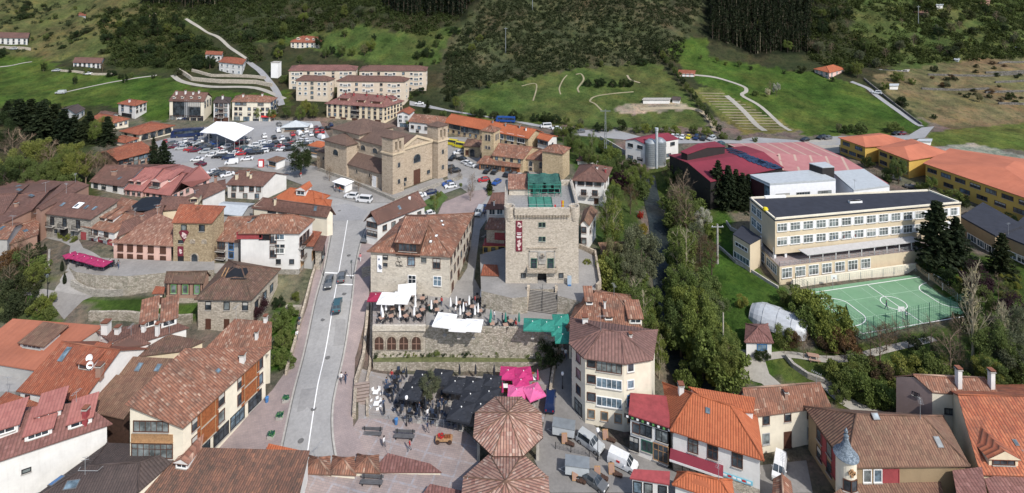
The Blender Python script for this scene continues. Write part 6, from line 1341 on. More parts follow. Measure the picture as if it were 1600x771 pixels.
for a,b in (((0,0,0),(0,0,2.2)),((-.9,0,.5),(1.6,0,.5)),((-.9,0,.5),(-.9,.4,.6)),((1.6,0,.5),(2.3,0,1.1)),((-.5,0,1.8),(.5,0,2.0)),((-.4,.1,2.1),(.4,.1,2.2))):mb.tube(Vector(a),Vector(b),.03,.03,M_STEEL,5)
o=mb.build('aerial');o.location=base;tag(o,'thin television aerial on the dark grey roof','aerial')
h=H('mottled_roof_house','large house with mottled old tile roof and small dormer at the bottom','house',[(120,800),(450,850),(484,708),(296,699)],('shed',2.0),W_WHITE,T_MOT,z=-.5,h=2.6,oh=.2,dorm=[(284,732,1.8,.8,'white','gable',None,T_OLD2,2.0)])
for i,(x0,x1,y) in enumerate(((474,518,740),(514,556,741),(552,594,738))):H('ridge_house',f'small hipped tile roof at the foot of the road, {("left", "middle", "right")[i]} one of three','house',[(x0,y),(x1,y+2),(x1-2,y-26),(x0+6,y-28)],('pyr',.9),W_CREAM2,T_OLD,z=-.2,h=1.1,oh=.15)
H('orange_lean_to','narrow bright orange tiled lean-to at the foot of the road','shed',[(414,706),(474,712),(478,704),(420,693)],('shed',.3),W_CREAM2,T_ORANGE,z=0,h=2.4,oh=.1)
H('low_roof_house','low building with faded mauve tile roof at the bottom of the plaza','house',[(580,738),(690,738),(672,722),(606,708)],('shed',.4),W_CREAM2,T_DPINK,z=-.3,h=.7,oh=.1)
H('low_roof_house','low building with mauve roof cut by the bottom edge of the plaza','house',[(640,800),(740,800),(735,768),(672,756)],('shed',.5),W_CREAM2,T_DPINK,z=-.3,h=1.0,oh=.1)
# ---------------------------------------------------------------- terraces and retaining walls
def slab(name,poly,ztop,zbot,top_m,wall_m,label,top_name='terrace'):
 q=ccw([P(x,y,ztop) for x,y in poly]);mb=MB();mb.prism([(p.x,p.y) for p in q],zbot,ztop-.01,wall_m)
 o=tag(mb.build(name),label,'wall');mt=MB();mt.face([(p.x,p.y,ztop+.004) for p in q],top_m);struct(mt.build(top_name));return q
slab('retaining_wall',[(582,517),(665,515),(665,452),(583,452)],6.2,-1,A_TERR,S_OLD,'arched stone wall carrying the restaurant terrace below the museum')
slab('retaining_wall',[(665.5,517),(848,520),(870,528),(884,500),(880,482),(750,452),(742,436),(700,440),(665.5,460)],6.0,-1,A_PAVE,S_WALL,'long weathered stone wall below the white and green parasols')
slab('planted_bank',[(583,556),(850,553),(846,566),(583,566)],1.5,-1,MATS['meadow and scrub ground'] if 'meadow and scrub ground' in MATS else plain('bank soil and grass',(.11,.12,.05),.95,.35),S_WALL,'low stone retaining wall below the planted strip','bank')
slab('retaining_wall',[(752,455),(800,466),(824,464),(824,452),(871,452),(871,462),(908,472),(938,446),(932,402),(905,388),(786,388),(750,398)],9.0,4,A_PAVE,S_WALL,'curved stone wall holding the forecourt of the keep')
for i,x in enumerate((592.5,612,631,650.5)):
 q=P(x,517,6.2);fm,pm=win_mesh(1.55,2.3,'stone_arch_panel',True)
 o=inst('arched_window',fm,None,(q.x,q.y,6.2-2.15),0);tag(o,f'arched opening in the terrace wall, {("leftmost","second from the left","third from the left","rightmost")[i]} of four','arch','arches of the terrace wall')
 mb=MB();mb.box(-.7,.7,-.05,-.03,-.15,-.05,W_TAN);mb.box(-.05,.05,-.05,-.03,-1.1,1.0,W_TAN)
 b_=mb.build('shutter_bars',o)
q0,q1=P(582,517,6.2),P(665,517,6.2);mb=MB();mb.box(q0.x,q1.x,q0.y-.12,q0.y+.3,6.2,7.1,S_MUS);tag(mb.build('parapet'),'pale stone parapet above the four arches','parapet')
q0,q1=P(666,517,6.0),P(848,520,6.0);mb=MB();mb.prism([(q0.x,q0.y-.1),(q1.x,q1.y-.1),(q1.x,q1.y+.35),(q0.x,q0.y+.35)],5.95,6.75,S_WALL);tag(mb.build('parapet'),'rough stone parapet above the long weathered wall','parapet')
q0,q1=P(583,553,1.5),P(660,553,1.5)
wall('stair_wall',[(575,480),(572,520),(568,560),(556,600),(553,655)],.9,.5,S_PAR,'sandstone wall between the road pavement and the stairs')
wall('stair_wall',[(580,470),(580,520),(578,575),(573,600),(574,652)],.5,.4,S_PAR,'sandstone wall along the terrace side of the stairs')
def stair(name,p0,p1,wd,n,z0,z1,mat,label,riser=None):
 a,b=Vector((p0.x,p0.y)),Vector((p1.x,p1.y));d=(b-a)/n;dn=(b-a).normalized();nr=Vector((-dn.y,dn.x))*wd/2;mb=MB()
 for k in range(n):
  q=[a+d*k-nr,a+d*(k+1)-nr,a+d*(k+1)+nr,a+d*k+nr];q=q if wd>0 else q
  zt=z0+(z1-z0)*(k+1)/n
  pq=ccw([Vector((x.x,x.y,0)) for x in q]);mb.prism([(x.x,x.y) for x in pq],min(z0,z1)-1.2,zt-.07,riser or mat,top=False);mb.prism([(x.x,x.y) for x in pq],zt-.07,zt,mat)  # riser colour paints the shade between steps, treads are worn paler
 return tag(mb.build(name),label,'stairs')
st=stair('staircase',P(846,489,6.0),P(848,455,9.0),5.6,14,6.0,9.0,plain('worn stone steps',(.27,.25,.225),.9,.25,2),'wide dark stone staircase climbing to the door of the keep',plain('stone risers with painted shade',(.07,.065,.06),.9,.2))  # risers darkened in colour to imitate step shading
mb=MB();a,b=P(847,489,6.0),P(848,452,9.0)
for k in range(8):p=a.lerp(b,k/7);mb.tube(p,p+Vector((0,0,1)),.03,.03,M_DARKF,5)
mb.tube(a+Vector((0,0,1)),b+Vector((0,0,1)),.035,.035,M_DARKF,5);mb.tube(a+Vector((0,0,.5)),b+Vector((0,0,.5)),.02,.02,M_DARKF,5)
tag(mb.build('handrail'),'black iron handrail in the middle of the keep staircase','handrail')
for (x0,y0,x1,y1,lb) in ((821,489,826,452,'left'),(871,485,869,452,'right')):
 a,b=P(x0,y0,6),P(x1,y1,9);mb=MB();mb.prism([(a.x-.25,a.y),(a.x+.25,a.y),(b.x+.25,b.y),(b.x-.25,b.y)],4,[6.6,6.6,9.8,9.8],S_PAR);tag(mb.build('stair_wall'),f'stone cheek wall on the {lb} side of the keep staircase','wall')
stair('staircase',P(563,651,0),P(566,600,1.9),2.3,10,.05,2.2,plain('brown stone steps',(.29,.23,.20),.9,.2,2),'straight stone stairs between the road pavement and the black parasols',plain('brown risers with painted shade',(.13,.10,.085),.9,.2))  # riser tone carries painted shade here too
stair('staircase',P(577,447,5.6),P(575,415,7),2.6,9,5.7,6.9,S_PAR,'short stairs beside the museum at the road edge')
wall('parapet_wall',[(495,415),(483,455),(471,500),(455,560),(447,588)],1.0,.4,S_PAR,'stone parapet along the left pavement of the road')
wall('stone_wall',[(447,489),(470,490)],1.4,.6,S_OLD,'thick stone wall block beside the green slope')
slab('retaining_wall',[(104,400),(108,418),(118,425),(150,430),(200,432),(262,426),(335,422),(335,408),(270,408),(180,404)],8.45,2,A_PAVE,S_WALL,'tall curved rubble wall below the magenta parasols')
wall('retaining_wall',[(112,447),(150,462),(200,460),(255,448)],1.2,.5,S_GREY,'low rubble wall above the grass slope')
wall('retaining_wall',[(140,500),(200,500),(300,505)],1.6,.5,S_WALL,'rubble wall at the foot of the grass slope')
wall('garden_wall',[(77,395),(76,420),(60,448),(38,462)],.8,.35,S_GREY,'curving low wall beside the lane left of the magenta awnings')
wall('kerb_wall',[(905,388),(930,398),(938,446),(932,452)],.9,.4,S_PAR,'low stone wall along the dark lane right of the keep',z=9.0)
wall('lane_wall',[(880,540),(868,565),(862,600),(856,648)],.9,.4,S_PAR,'stone wall between the dark lane and the pink parasols')
wall('meadow_wall',[(1228,560),(1240,575),(1262,590),(1300,604)],.8,.5,S_GREY,'curved stone wall beside the gravel path')
wall('terrace_wall',[(278,112),(300,126),(345,130),(400,131),(425,136)],1.6,.6,S_OLD,'lower stone terrace wall under the red roofed villa');wall('terrace_wall',[(300,112),(330,120),(385,121),(415,124)],1.2,.5,S_OLD,'upper stone terrace wall under the red roofed villa')
wall('field_wall',[(95,112),(140,117),(178,118)],.9,.4,S_OLD,'pale stone wall below the hillside farmhouse');wall('field_wall',[(-10,77),(48,79)],1.2,.4,S_OLD,'pale stone wall below the farmhouse at the left edge')
wall('concrete_wall',[(1135,350),(1142,360),(1158,368)],.8,.3,M_CONC,'low concrete wall beside the utility pole');wall('ramp_wall',[(1120,385),(1150,412),(1165,420),(1216,452)],.6,.3,M_CONC,'pale concrete edge wall between the lawn and the school')
wall('roadside_wall',[(938,218),(975,240),(1000,256)],1.2,.4,M_CONC,'pale concrete wall sloping down beside the white works')
wall('field_wall',[(1350,125),(1380,150),(1440,196)],.9,.4,S_DARK,'dark dry stone wall beside the hill track')
for k,pts in enumerate(([(1450,118),(1530,120),(1600,116)],[(1440,140),(1500,142),(1545,140)],[(1540,115),(1600,113)],[(1560,100),(1600,98)],[(1555,130),(1600,128)],[(1540,146),(1600,144)],[(1560,163),(1600,164)])):wall('terrace_bank',pts,.8,.5,S_DARK,f'dark dry stone terrace in the brown field, {("lowest but two","fourth from below","short upper right","topmost","right middle","third from below","lowest")[k]} one')
fence([(577,655),(640,660),(720,672),(742,690)],1.1,0,'grey railing between the black parasol terrace and the plaza',M_STEEL,'railing',3,step=2.2)
fence([(868,702),(892,708),(950,722)],1.0,0,'dark railing beside the parked trailers',M_DARKF,'railing',5,step=2)
# ---------------------------------------------------------------- parasols, tables, chairs, benches
def shared(nm,build):
 mb=MB();build(mb);return mb.mesh(nm)
def canopy_mesh(mat,s=1.6,lift=.5):
 mb=MB();n=8
 def z(x,y):m=max(abs(x),abs(y))/s;return lift*(1-m)**1.15-.09*m*(1-abs(abs(x)-abs(y))/s*0-min(abs(x),abs(y))/max(abs(x),abs(y),.01))
 g=np.linspace(-s,s,n+1)
 for i in range(n):
  for j in range(n):mb.face([(g[a],g[b],2.5+z(g[a],g[b])) for a,b in ((i,j),(i+1,j),(i+1,j+1),(i,j+1))],mat)
 for i in range(n):
  for (x0,y0,x1,y1) in ((g[i],-s,g[i+1],-s),(s,g[i],s,g[i+1]),(g[i+1],s,g[i],s),(-s,g[i+1],-s,g[i])):mb.face([(x0,y0,2.26),(x1,y1,2.26),(x1,y1,2.5),(x0,y0,2.5)],mat)
 mb.lathe([(.08,2.5+lift-.02),(.09,2.5+lift+.1),(.02,2.5+lift+.14)],M_WHITE,8)
 return mb.mesh('canopy')
poleM=shared('pole',lambda b:(b.tube((0,0,0),(0,0,2.8),.035,.03,M_STEEL),b.box(-.3,.3,-.3,.3,0,.1,M_CONC)))
ribM=shared('ribs',lambda b:[b.tube((0,0,2.2),(1.5*math.cos(a),1.5*math.sin(a),2.52),.018,.018,M_STEEL,4) for a in np.linspace(0,2*math.pi,9)[:-1]])
CAN={k:canopy_mesh(m) for k,m in (('black',M_BLACKC),('magenta',M_PINKC),('pink',M_PINK2),('green',M_GREENC),('white',M_TARP),('burgundy',M_MAROONC),('plum',plain('plum canvas',(.30,.022,.09),.8,.2)))}
def parasol(kind,x,y,z,rz=0,s=1.0,label='',group=None,zt=None):
 p=P(x,y,z+2.6*s);t=empty('parasol',(p.x,p.y,z),label,'parasol',group,R(rz));t.scale=(s,s,s)
 inst('canopy',CAN[kind],t);inst('pole',poleM,t);inst('ribs',ribM,t)
B='black square parasol open over the plaza terrace'
for x,y,rz,s in ((660,590,-8,1.0),(690,588,-8,1.0),(644,610,-8,1.02),(711,600,-10,1.0),(739,601,-10,1.0),(767,596,-10,.95),(735,620,-10,1.0),(764,616,-10,1.0),(721,641,-12,1.12),(751,636,-12,1.0)):
 parasol('black',x,y,0,rz,s,'open black square parasol over the plaza terrace','open black parasols')
for k,x,y,rz,s in (('magenta',794,582,-4,.85),('magenta',818,583,8,.88),('magenta',814,597,4,.85),('pink',807,612,-3,.86),('pink',834,611,25,.9),('magenta',808,627,-5,.8)):
 parasol(k,x,y,0,rz,s,{'magenta':'open magenta parasol beside the black ones','pink':'open paler pink parasol nearest the stone lane wall'}[k],'pink and magenta parasols')
for x,y,rz,s in ((832,506,-3,.95),(854,507,-6,.9),(877,499,3,.9),(873,515,0,.82),(879,526,0,.82)):parasol('green',x,y,6,rz,s,'open turquoise green parasol at the foot of the keep staircase','green parasols')
for x,y,rz,s in ((606,465,-4,1.0),(627,464,-4,1.0),(636,451,10,1.05)):parasol('white',x,y,6.2,rz,s,'open white parasol against the museum wall','white parasols by the museum')
for x,y,rz,s in ((695,499,-10,1.08),(717,507,-5,.92),(740,507,-5,.92)):parasol('white',x,y,6,rz,s,'open white parasol at the edge of the weathered wall','white parasols above the long wall')
for x,y,rz,s in ((587,463,0,.8),):parasol('burgundy',x,y,6.2,rz,s,'burgundy parasol beside the white ones below the museum')
for x,y in ((110,398),(121,400),(132,403),(143,406),(153,409),(162,411)):parasol('plum',x,y,8.45+random.uniform(-.15,.15),random.uniform(-40,-5),.66,'magenta parasol in the wavy row on the old town terrace','magenta parasols of the old town terrace')
def closed_mesh(mat,pole=M_WHITE):
 mb=MB();mb.lathe([(.10,.75),(.22,.9),(.16,1.7),(.07,2.35),(.02,2.5)],mat,8);return mb.mesh('folded_canopy')
closedP=shared('pole',lambda b:(b.tube((0,0,0),(0,0,2.6),.03,.03,M_STEEL),b.box(-.28,.28,-.28,.28,0,.08,M_CONC)))
CLO={k:closed_mesh(m) for k,m in (('white',M_TARP),('black',M_BLACKC),('green',M_GREENC),('magenta',M_PINKC))}
def folded(kind,x,y,z,label,group,s=1.0):
 p=P(x,y,z);t=empty('folded_parasol',p,label,'parasol',group);t.scale=(s,s,s);inst('folded_canopy',CLO[kind],t);inst('pole',closedP,t)
for x,y in ((598,503),(603,492),(625,503),(624,492),(647,500),(649,478),(649,487),(597,446),(596,498)):folded('white',x,y,6.2,'folded white parasol among the tables above the arches','folded white parasols above the arches')
for x,y in ((674,490),(713,484),(733,483),(724,494),(752,471),(759,473),(747,495),(704,486),(719,499),(742,499)):folded('white',x,y,6.0,'folded white parasol on the terrace below the museum lane','folded white parasols on the wide terrace')
for x,y in ((766,511),(790,510),(811,510),(780,482),(798,483),(767,505)):folded('green',x,y,6.0,'folded green parasol on the wide terrace near the keep stairs','folded green parasols',1.0)
for x,y in ((635,597),(622,619),(613,635),(600,655),(626,655),(638,641),(665,648),(655,660),(694,651),(703,631),(684,664),(712,668),(718,592),(743,592),(772,592),(664,645)):folded('black',x,y,0,'folded black parasol on the plaza terrace','folded black parasols')
for x,y in ((791,603),(785,621),(840,601)):folded('magenta',x,y,0,'folded magenta parasol beside the pink ones','folded magenta parasols')
def table_mesh(mat):return shared('tabletop',lambda b:b.box(-.42,.42,-.42,.42,.71,.75,mat))
legM=shared('leg',lambda b:(b.tube((0,0,0),(0,0,.71),.04,.04,M_DARKF),b.box(-.28,.28,-.28,.28,0,.04,M_DARKF)))
TT={k:table_mesh(m) for k,m in (('brown',W_HALFT),('dark',M_DARKF),('white',M_WHITE),('pale',M_TARP))}
def chair_parts(mat):
 return (shared('seat',lambda b:b.box(-.22,.22,-.22,.22,.42,.47,mat)),shared('backrest',lambda b:b.box(-.22,.22,.18,.23,.47,.88,mat)),shared('leg',lambda b:b.box(-.02,.02,-.02,.02,0,.42,mat)))
CHR={k:chair_parts(m) for k,m in (('navy',plain('navy woven plastic',(.035,.05,.085),.6,.2)),('white',M_WHITE),('brown',W_WOOD),('dark',plain('charcoal wicker',(.03,.03,.032),.7,.2)))}
def dining(x,y,z,tk,ck,n,lab_t,lab_c,gt,gc,rz=0):
 p=P(x,y,z);t=empty('cafe_table',p,lab_t,'table',gt,R(rz));inst('tabletop',TT[tk],t);inst('leg',legM,t)
 for k in range(n):
  a=R(rz)+2*math.pi*k/n+random.uniform(-.2,.2);r=.78+random.uniform(-.05,.15)
  c=empty('cafe_chair',(p.x+r*math.cos(a),p.y+r*math.sin(a),p.z),lab_c,'chair',gc,a-math.pi/2)
  s_,b_,l_=CHR[ck];inst('seat',s_,c);inst('backrest',b_,c)
  for lx in (-.2,.2):
   for ly in (-.2,.2):inst('leg',l_,c,(lx,ly,0))
for x,y in ((622,588),(618,602),(610,616),(622,640),(627,632),(648,640),(693,627),(683,647),(675,658),(702,657),(641,655),(606,617),(660,636),(710,664)):dining(x,y,0,'dark','navy',4,'dark cafe table on the black parasol terrace','navy chair at the tables of the black parasol terrace','tables on the plaza terrace','navy chairs on the plaza terrace',random.uniform(0,90))
for x,y in ((587,620),(588,638)):dining(x,y,0,'white','white',5,'white table at the left end of the black parasol terrace','white chair at the left end of the black parasol terrace','white tables on the plaza terrace','white chairs on the plaza terrace')
for x,y in ((613,488),(611,500),(629,489),(634,500),(654,500),(642,467),(660,490),(660,472),(596,503)):dining(x,y,6.2,'brown','dark',4,'brown cafe table above the four arches','dark chair at the tables above the four arches','tables above the arches','chairs above the arches',random.uniform(0,40))
for x,y in ((681,478),(683,490),(717,479),(738,485),(746,470),(758,478),(732,497),(750,492),(769,512),(790,514),(798,508),(728,480),(672,484)):dining(x,y,6.0,'brown','dark',4,'brown cafe table on the wide terrace below the keep','dark chair on the wide terrace below the keep','tables on the wide terrace','chairs on the wide terrace',random.uniform(0,40))
for x,y in ((796,598),(790,610),(834,598)):dining(x,y,0,'pale','brown',4,'pale table by the magenta parasols','brown chair by the magenta parasols','pale tables','brown chairs by the magenta parasols')
for x,y in ((112,412),(128,415),(145,418),(163,418),(175,417)):dining(x,y,8.45,'dark','dark',3,'dark table beside the wavy magenta parasols','dark chair beside the wavy magenta parasols','tables of the old town terrace','chairs of the old town terrace')
benchS=shared('seat',lambda b:[b.box(-1.15,1.15,-.32+k*.17,-.19+k*.17,.42,.48,plain('grey bench slats',(.10,.10,.105),.6,.2)) for k in range(3)])
benchB=shared('backrest',lambda b:[b.box(-1.15,1.15,.24,.30,.55+k*.18,.69+k*.18,plain('grey bench slats',(.10,.10,.105),.6,.2)) for k in range(2)])
benchL=shared('leg',lambda b:(b.box(-.04,.04,-.3,.28,0,.42,M_DARKF),b.box(-.04,.04,.22,.3,.4,.95,M_DARKF)))
for x,y,rz,lb in ((581,682,-2,'left of the two benches side by side on the plaza'),(632,686,-3,'right of the two benches side by side on the plaza'),(581,758,-3,'bench alone at the bottom of the plaza')):
 p=P(x,y,.05);t=empty('bench',p,'grey slatted '+lb if lb.startswith('bench') else 'grey slatted bench, '+lb,'bench','plaza benches',R(rz));t.scale=(1.3,1.3,1.2);inst('seat',benchS,t);inst('backrest',benchB,t);inst('leg',benchL,t,(-.9,0,0));inst('leg',benchL,t,(.9,0,0))
p=P(694,690,.05);t=empty('flower_cart',p,'red and brown wooden cart with flowers at the plaza railing','cart');t.scale=(.8,.8,.8);mb=MB();mb.box(-1.5,1.5,-.6,.6,.45,.75,M_WOODL);mb.build('bed',t)
mb=MB()
for i in range(140):
 a=random.uniform(0,6.28);r=random.random()**.5*.55;x,y,z=-.6+r*math.cos(a),r*math.sin(a)*.8,.8+random.random()*.5;s=.09;mb.face([(x-s,y,z-s),(x+s,y-s,z),(x+s,y,z+s),(x-s,y+s,z)],M_RED if i%5 else M_GREEN)
mb.build('flowers',t)
for x in (-1.1,1.1):
 for y in (-.65,.65):mb=MB();mb.tube((x,y-.04,.4),(x,y+.04,.4),.38,.38,W_DWOOD,14);mb.build('wheel',t)
for x in (.2,.5,.8,1.1):mb=MB();mb.box(x-.08,x+.08,-.3,.3,.75,1.1,W_WOOD);mb.build('crate',t)
def planter(x,y,label):
 p=U(x,y);t=empty('planter',p,label,'planter','pavement planters');mb=MB();mb.prism([(-.5,-.3),(.5,-.3),(.5,.3),(-.5,.3)],0,.5,M_CONC);mb.build('box',t);mb=MB()
 for i in range(90):
  x_,y_,z_=random.uniform(-.45,.45),random.uniform(-.28,.28),.5+random.random()*.55;s=.09;mb.face([(x_-s,y_,z_-s),(x_+s,y_-s,z_),(x_+s,y_,z_+s),(x_-s,y_+s,z_)],M_GREEN if i%4 else M_LGREEN)
 mb.build('plant',t)
planter(447,629,'concrete planter on the left pavement, farthest of three');planter(437,656,'concrete planter on the left pavement, middle of three');planter(424,686,'concrete planter on the left pavement, nearest of three')
def bin_(p,label,mat=M_BLUE):
 t=empty('litter_bin',p,label,'bin');mb=MB();mb.lathe([(.22,.1),(.28,.9),(.30,.92),(.26,.95),(.02,1.02)],mat,12);mb.build('body',t);mb=MB();mb.box(-.05,.05,-.05,.05,0,.2,M_STEEL);mb.build('foot',t)
bin_(P(619,664,.1),'blue litter bin by the plaza railing');bin_(U(417,630),'blue litter bin on the left pavement by the cream house');bin_(P(672,487,6),'green bin among the tables below the museum',M_GREEN)
def lamp(p,label,h=4.0,globe=True):
 t=empty('street_lamp',p,label,'street lamp');mb=MB();mb.lathe([(.12,0),(.1,.5),(.05,.6),(.045,h)],M_DARKF,8);mb.build('post',t);mb=MB()
 if globe:mb.lathe([(.05,h),(.2,h+.12),(.24,h+.3),(.2,h+.48),(.02,h+.56)],M_TARP,12)
 else:mb.prism([(-.15,-.15),(.15,-.15),(.15,.15),(-.15,.15)],h,h+.5,G_GREY)
 mb.build('lantern',t)
lamp(P(635,666,.05),'street lamp with white globe at the plaza railing');lamp(U(879,608),'street lamp with white globe in the dark lane by the apartment house',2.2);lamp(P(934,720,.05),'street lamp with white globe between the grey car and the white van')
lamp(U(74,466),'black lantern on the lane below the magenta awnings',4,False);lamp(U(505,432),'black lantern on the left pavement by the crossing',3.6,False);lamp(U(549,436),'black lantern on the right pavement by the crossing',3.2,False)
def pole(x,y,h,label,cross=True,mat=M_BARKP,r=.14):
 p=U(x,y);t=empty('utility_pole',p,label,'pole');mb=MB();mb.lathe([(r,-.3),(r*.7,h)],mat,10);mb.build('shaft',t)
 if cross:mb=MB();mb.box(-1.3,1.3,-.06,.06,h-.7,h-.55,M_STEEL);[mb.lathe([(.06,h-.55),(.06,h-.3)],M_TARP,6,(x_,0,0)) for x_ in (-1.1,0,1.1)];mb.build('crossarm',t)
pole(1121,412,8.6,'pale concrete utility pole with crossarm beside the school ramp',True,M_CONC,.26);pole(1130,575,9.5,'slender white utility pole by the river trees',False);pole(419,190,5.5,'thin lamp mast in the car park near the red awning',False,M_STEEL,.08)
p=U(946,244);t=empty('pylon',p,'slim steel lattice pylon beside the road above the river','pylon');mb=MB();hh=15
for k in range(9):
 z0,z1=hh*k/9,hh*(k+1)/9;r0,r1=.55-.4*k/9,.55-.4*(k+1)/9
 for i in range(4):
  a0,a1=math.pi/4+math.pi/2*i,math.pi/4+math.pi/2*(i+1);A=lambda r,a,z:(r*math.cos(a),r*math.sin(a),z)
  mb.tube(A(r0,a0,z0),A(r1,a0,z1),.05,.05,M_GALV,4);mb.tube(A(r0,a0,z0),A(r1,a1,z1),.03,.03,M_GALV,4)
mb.build('lattice',t);mb=MB();mb.box(-1.6,1.6,-.08,.08,hh-.6,hh-.45,M_GALV);mb.build('crossarm',t)
for x,y,hh_,lb in ((790,83,13,'thin grey mast on the scrubby spur'),(1435,40,11,'grey lattice mast beside the stone house on the hill'),(832,16,9,'thin mast at the top of the scrubby spur')):
 p=U(x,y);t=empty('mast',p,lb,'mast');mb=MB();mb.tube((0,0,-.5),(0,0,hh_),.22,.12,M_GALV,6);mb.build('shaft',t);mb=MB();mb.box(-.9,.9,-.07,.07,hh_-.9,hh_-.7,M_GALV);mb.build('crossarm',t)
q=[P(312,207,12.2),P(367,221,12.2),P(397,201,12.2),P(338,190,12.2)];c=sum(q,Vector((0,0,0)))/4;t=empty('market_tent',(c.x,c.y,8),'big white canopy tent on posts in the car park','tent')
r0,r1=(q[0]+q[3])/2+Vector((0,0,1.3)),(q[1]+q[2])/2+Vector((0,0,1.3));off=Vector((c.x,c.y,8))
r0,r1=(q[0]+q[1])/2+Vector((0,0,1.0)),(q[3]+q[2])/2+Vector((0,0,1.0))
roof_mesh([[q[1],q[2],r1,r0],[q[3],q[0],r0,r1]],M_TARP,.12,off).build('canopy',t,off)
for a,b in ((q[0],q[1]),(q[1],q[2]),(q[2],q[3]),(q[3],q[0])):
 for k in range(4):p=a.lerp(b,k/4).lerp(c,.04)-off;mb=MB();mb.tube((p.x,p.y,-.3),(p.x,p.y,4.2),.07,.07,M_STEEL,6);mb.build('post',t)
def stall(x,y,w_,d_,h_,rz,wm,rm,label,cat='kiosk',roof='hip',nm='kiosk'):
 p=U(x,y);t=empty(nm,p,label,cat,None,R(rz));mb=MB();mb.box(-w_/2,w_/2,-d_/2,d_/2,-.4,h_,wm);mb.build('wall',t)
 e=.35;qq=[Vector((sx*(w_/2+e),sy*(d_/2+e),h_)) for sx,sy in ((-1,-1),(1,-1),(1,1),(-1,1))];ap=Vector((0,0,h_+w_*.22))
 roof_mesh([[qq[k],qq[(k+1)%4],ap] for k in range(4)],rm,.1,None).build('roof',t)
 mb=MB();mb.box(-w_*.38,w_*.38,-d_/2-.04,-d_/2+.02,h_*.42,h_*.85,G_DARK);mb.box(-w_*.4,w_*.4,-d_/2-.35,-d_/2,h_*.36,h_*.41,M_WOODL);mb.build('hatch',t)
stall(536,297,4.4,2.4,2.3,-30,M_WHITE,M_TARP,'cream food stall with white canopy beside the church wall');stall(432,262,3.6,3,2.6,-25,M_WHITE,T_MUD,'small white hut with brown roof beside the car park edge');stall(498,243,5,4,3.6,-20,W_WHITE,T_ORANGE,'white house with orange roof between car park and church','house',nm='small_house')
stall(462,206,9,3,2.2,5,M_CONC,M_METAL,'long grey shelter at the back of the car park','shelter',nm='shelter')
p=U(408,262);mb=MB();mb.box(-.8,.8,-.3,.3,0,2.4,M_RED);mb.box(-.6,.6,-.33,-.3,.4,2.1,M_TARP);o=mb.build('information_board');o.location=p;tag(o,'red information board at the edge of the car park','board')
p=U(1271,562);t=empty('picnic_table',p,'tan wooden picnic table on the lawn by the stone path','picnic table',None,R(-15));mb=MB()
for k in range(5):mb.box(-.9,.9,-.4+k*.17,-.26+k*.17,.72,.77,W_HALFT)
mb.build('tabletop',t)
for sy in (-1,1):mb=MB();mb.box(-.9,.9,sy*.8-.14,sy*.8+.14,.42,.47,W_HALFT);mb.build('bench',t)
for x in (-.6,.6):mb=MB();mb.tube((x,-.85,0),(x,-.15,.72),.05,.05,W_HALFT,4);mb.tube((x,.85,0),(x,.15,.72),.05,.05,W_HALFT,4);mb.box(x-.04,x+.04,-.85,.85,.38,.44,W_HALFT);mb.build('leg_frame',t)
fence([(1225,552),(1262,556),(1320,563),(1370,556)],1.0,2.2,'brown rail fence behind the gravel path',W_DWOOD,'rail_fence',2,step=2.4)
for k,(x,y) in enumerate(((888,694),(952,688),(905,752),(940,747),(962,742))):
 p=P(x,y,.05);t=empty('barrel_display',p,'stacked dark baskets and a framed menu board beside the parked trailers','display','menu displays');mb=MB()
 for j in range(3):mb.lathe([(.02,.0),(.34-.05*j,.02),(.38-.05*j,.28),(.02,.3)],W_DWOOD,12,(.35*j-.1,-.2*j,.06+.02*j))
 mb.build('baskets',t);mb=MB();M=Matrix.Translation((-.55,.1,.75))@Matrix.Rotation(R(-18),4,'X');mb.box(-.4,.4,-.03,.03,-.65,.65,M_WOODL,M);mb.box(-.31,.31,-.04,-.03,-.52,.52,W_TAN,M);mb.build('board',t)
# ---------------------------------------------------------------- vehicles
PAINT={'white':carpaint('white car paint',(.72,.73,.74)),'black':carpaint('black car paint',(.012,.012,.014)),'grey':carpaint('grey car paint',(.12,.125,.13)),'silver':carpaint('silver car paint',(.42,.44,.45)),'red':carpaint('red car paint',(.40,.02,.025)),'maroon':carpaint('maroon car paint',(.12,.012,.025)),'navy':carpaint('navy car paint',(.012,.025,.08)),'blue':carpaint('blue car paint',(.02,.08,.30)),'teal':carpaint('teal car paint',(.04,.10,.12)),'yellow':carpaint('yellow car paint',(.62,.52,.02))}
M_LAMPW=plain('headlight lens',(.7,.7,.68),.2,.05);M_LAMPR=plain('tail light lens',(.35,.01,.01),.25,.05);M_HUB=plain('wheel hub alloy',(.30,.31,.32),.35,.1,2,.5)
SHAPES={
'hatch':([(-2.05,.60,.70),(-1.95,.78,.80),(-1.05,.95,.80),(-.35,1.42,.60),(1.15,1.46,.60),(1.85,1.0,.74),(2.02,.86,.72)],(2,5),{2,4}),
'saloon':([(-2.25,.60,.70),(-2.15,.76,.80),(-1.15,.92,.80),(-.35,1.40,.58),(.85,1.40,.58),(1.55,1.0,.72),(2.2,.96,.74),(2.28,.7,.70)],(2,5),{2,4}),
'suv':([(-2.25,.70,.74),(-2.15,.95,.84),(-1.15,1.10,.84),(-.5,1.68,.66),(1.85,1.72,.66),(2.15,1.12,.78),(2.25,.9,.76)],(2,5),{2,4}),
'van':([(-2.35,.70,.76),(-2.25,.98,.86),(-1.6,1.15,.86),(-.9,1.86,.72),(2.15,1.92,.74),(2.3,1.2,.84),(2.32,.8,.82)],(2,3),{2}),
'minibus':([(-2.5,.75,.8),(-2.4,1.1,.9),(-2.0,1.3,.88),(-1.35,2.05,.74),(2.35,2.08,.74),(2.55,1.2,.86),(2.58,.8,.84)],(2,5),{2,4})}
CARM={}
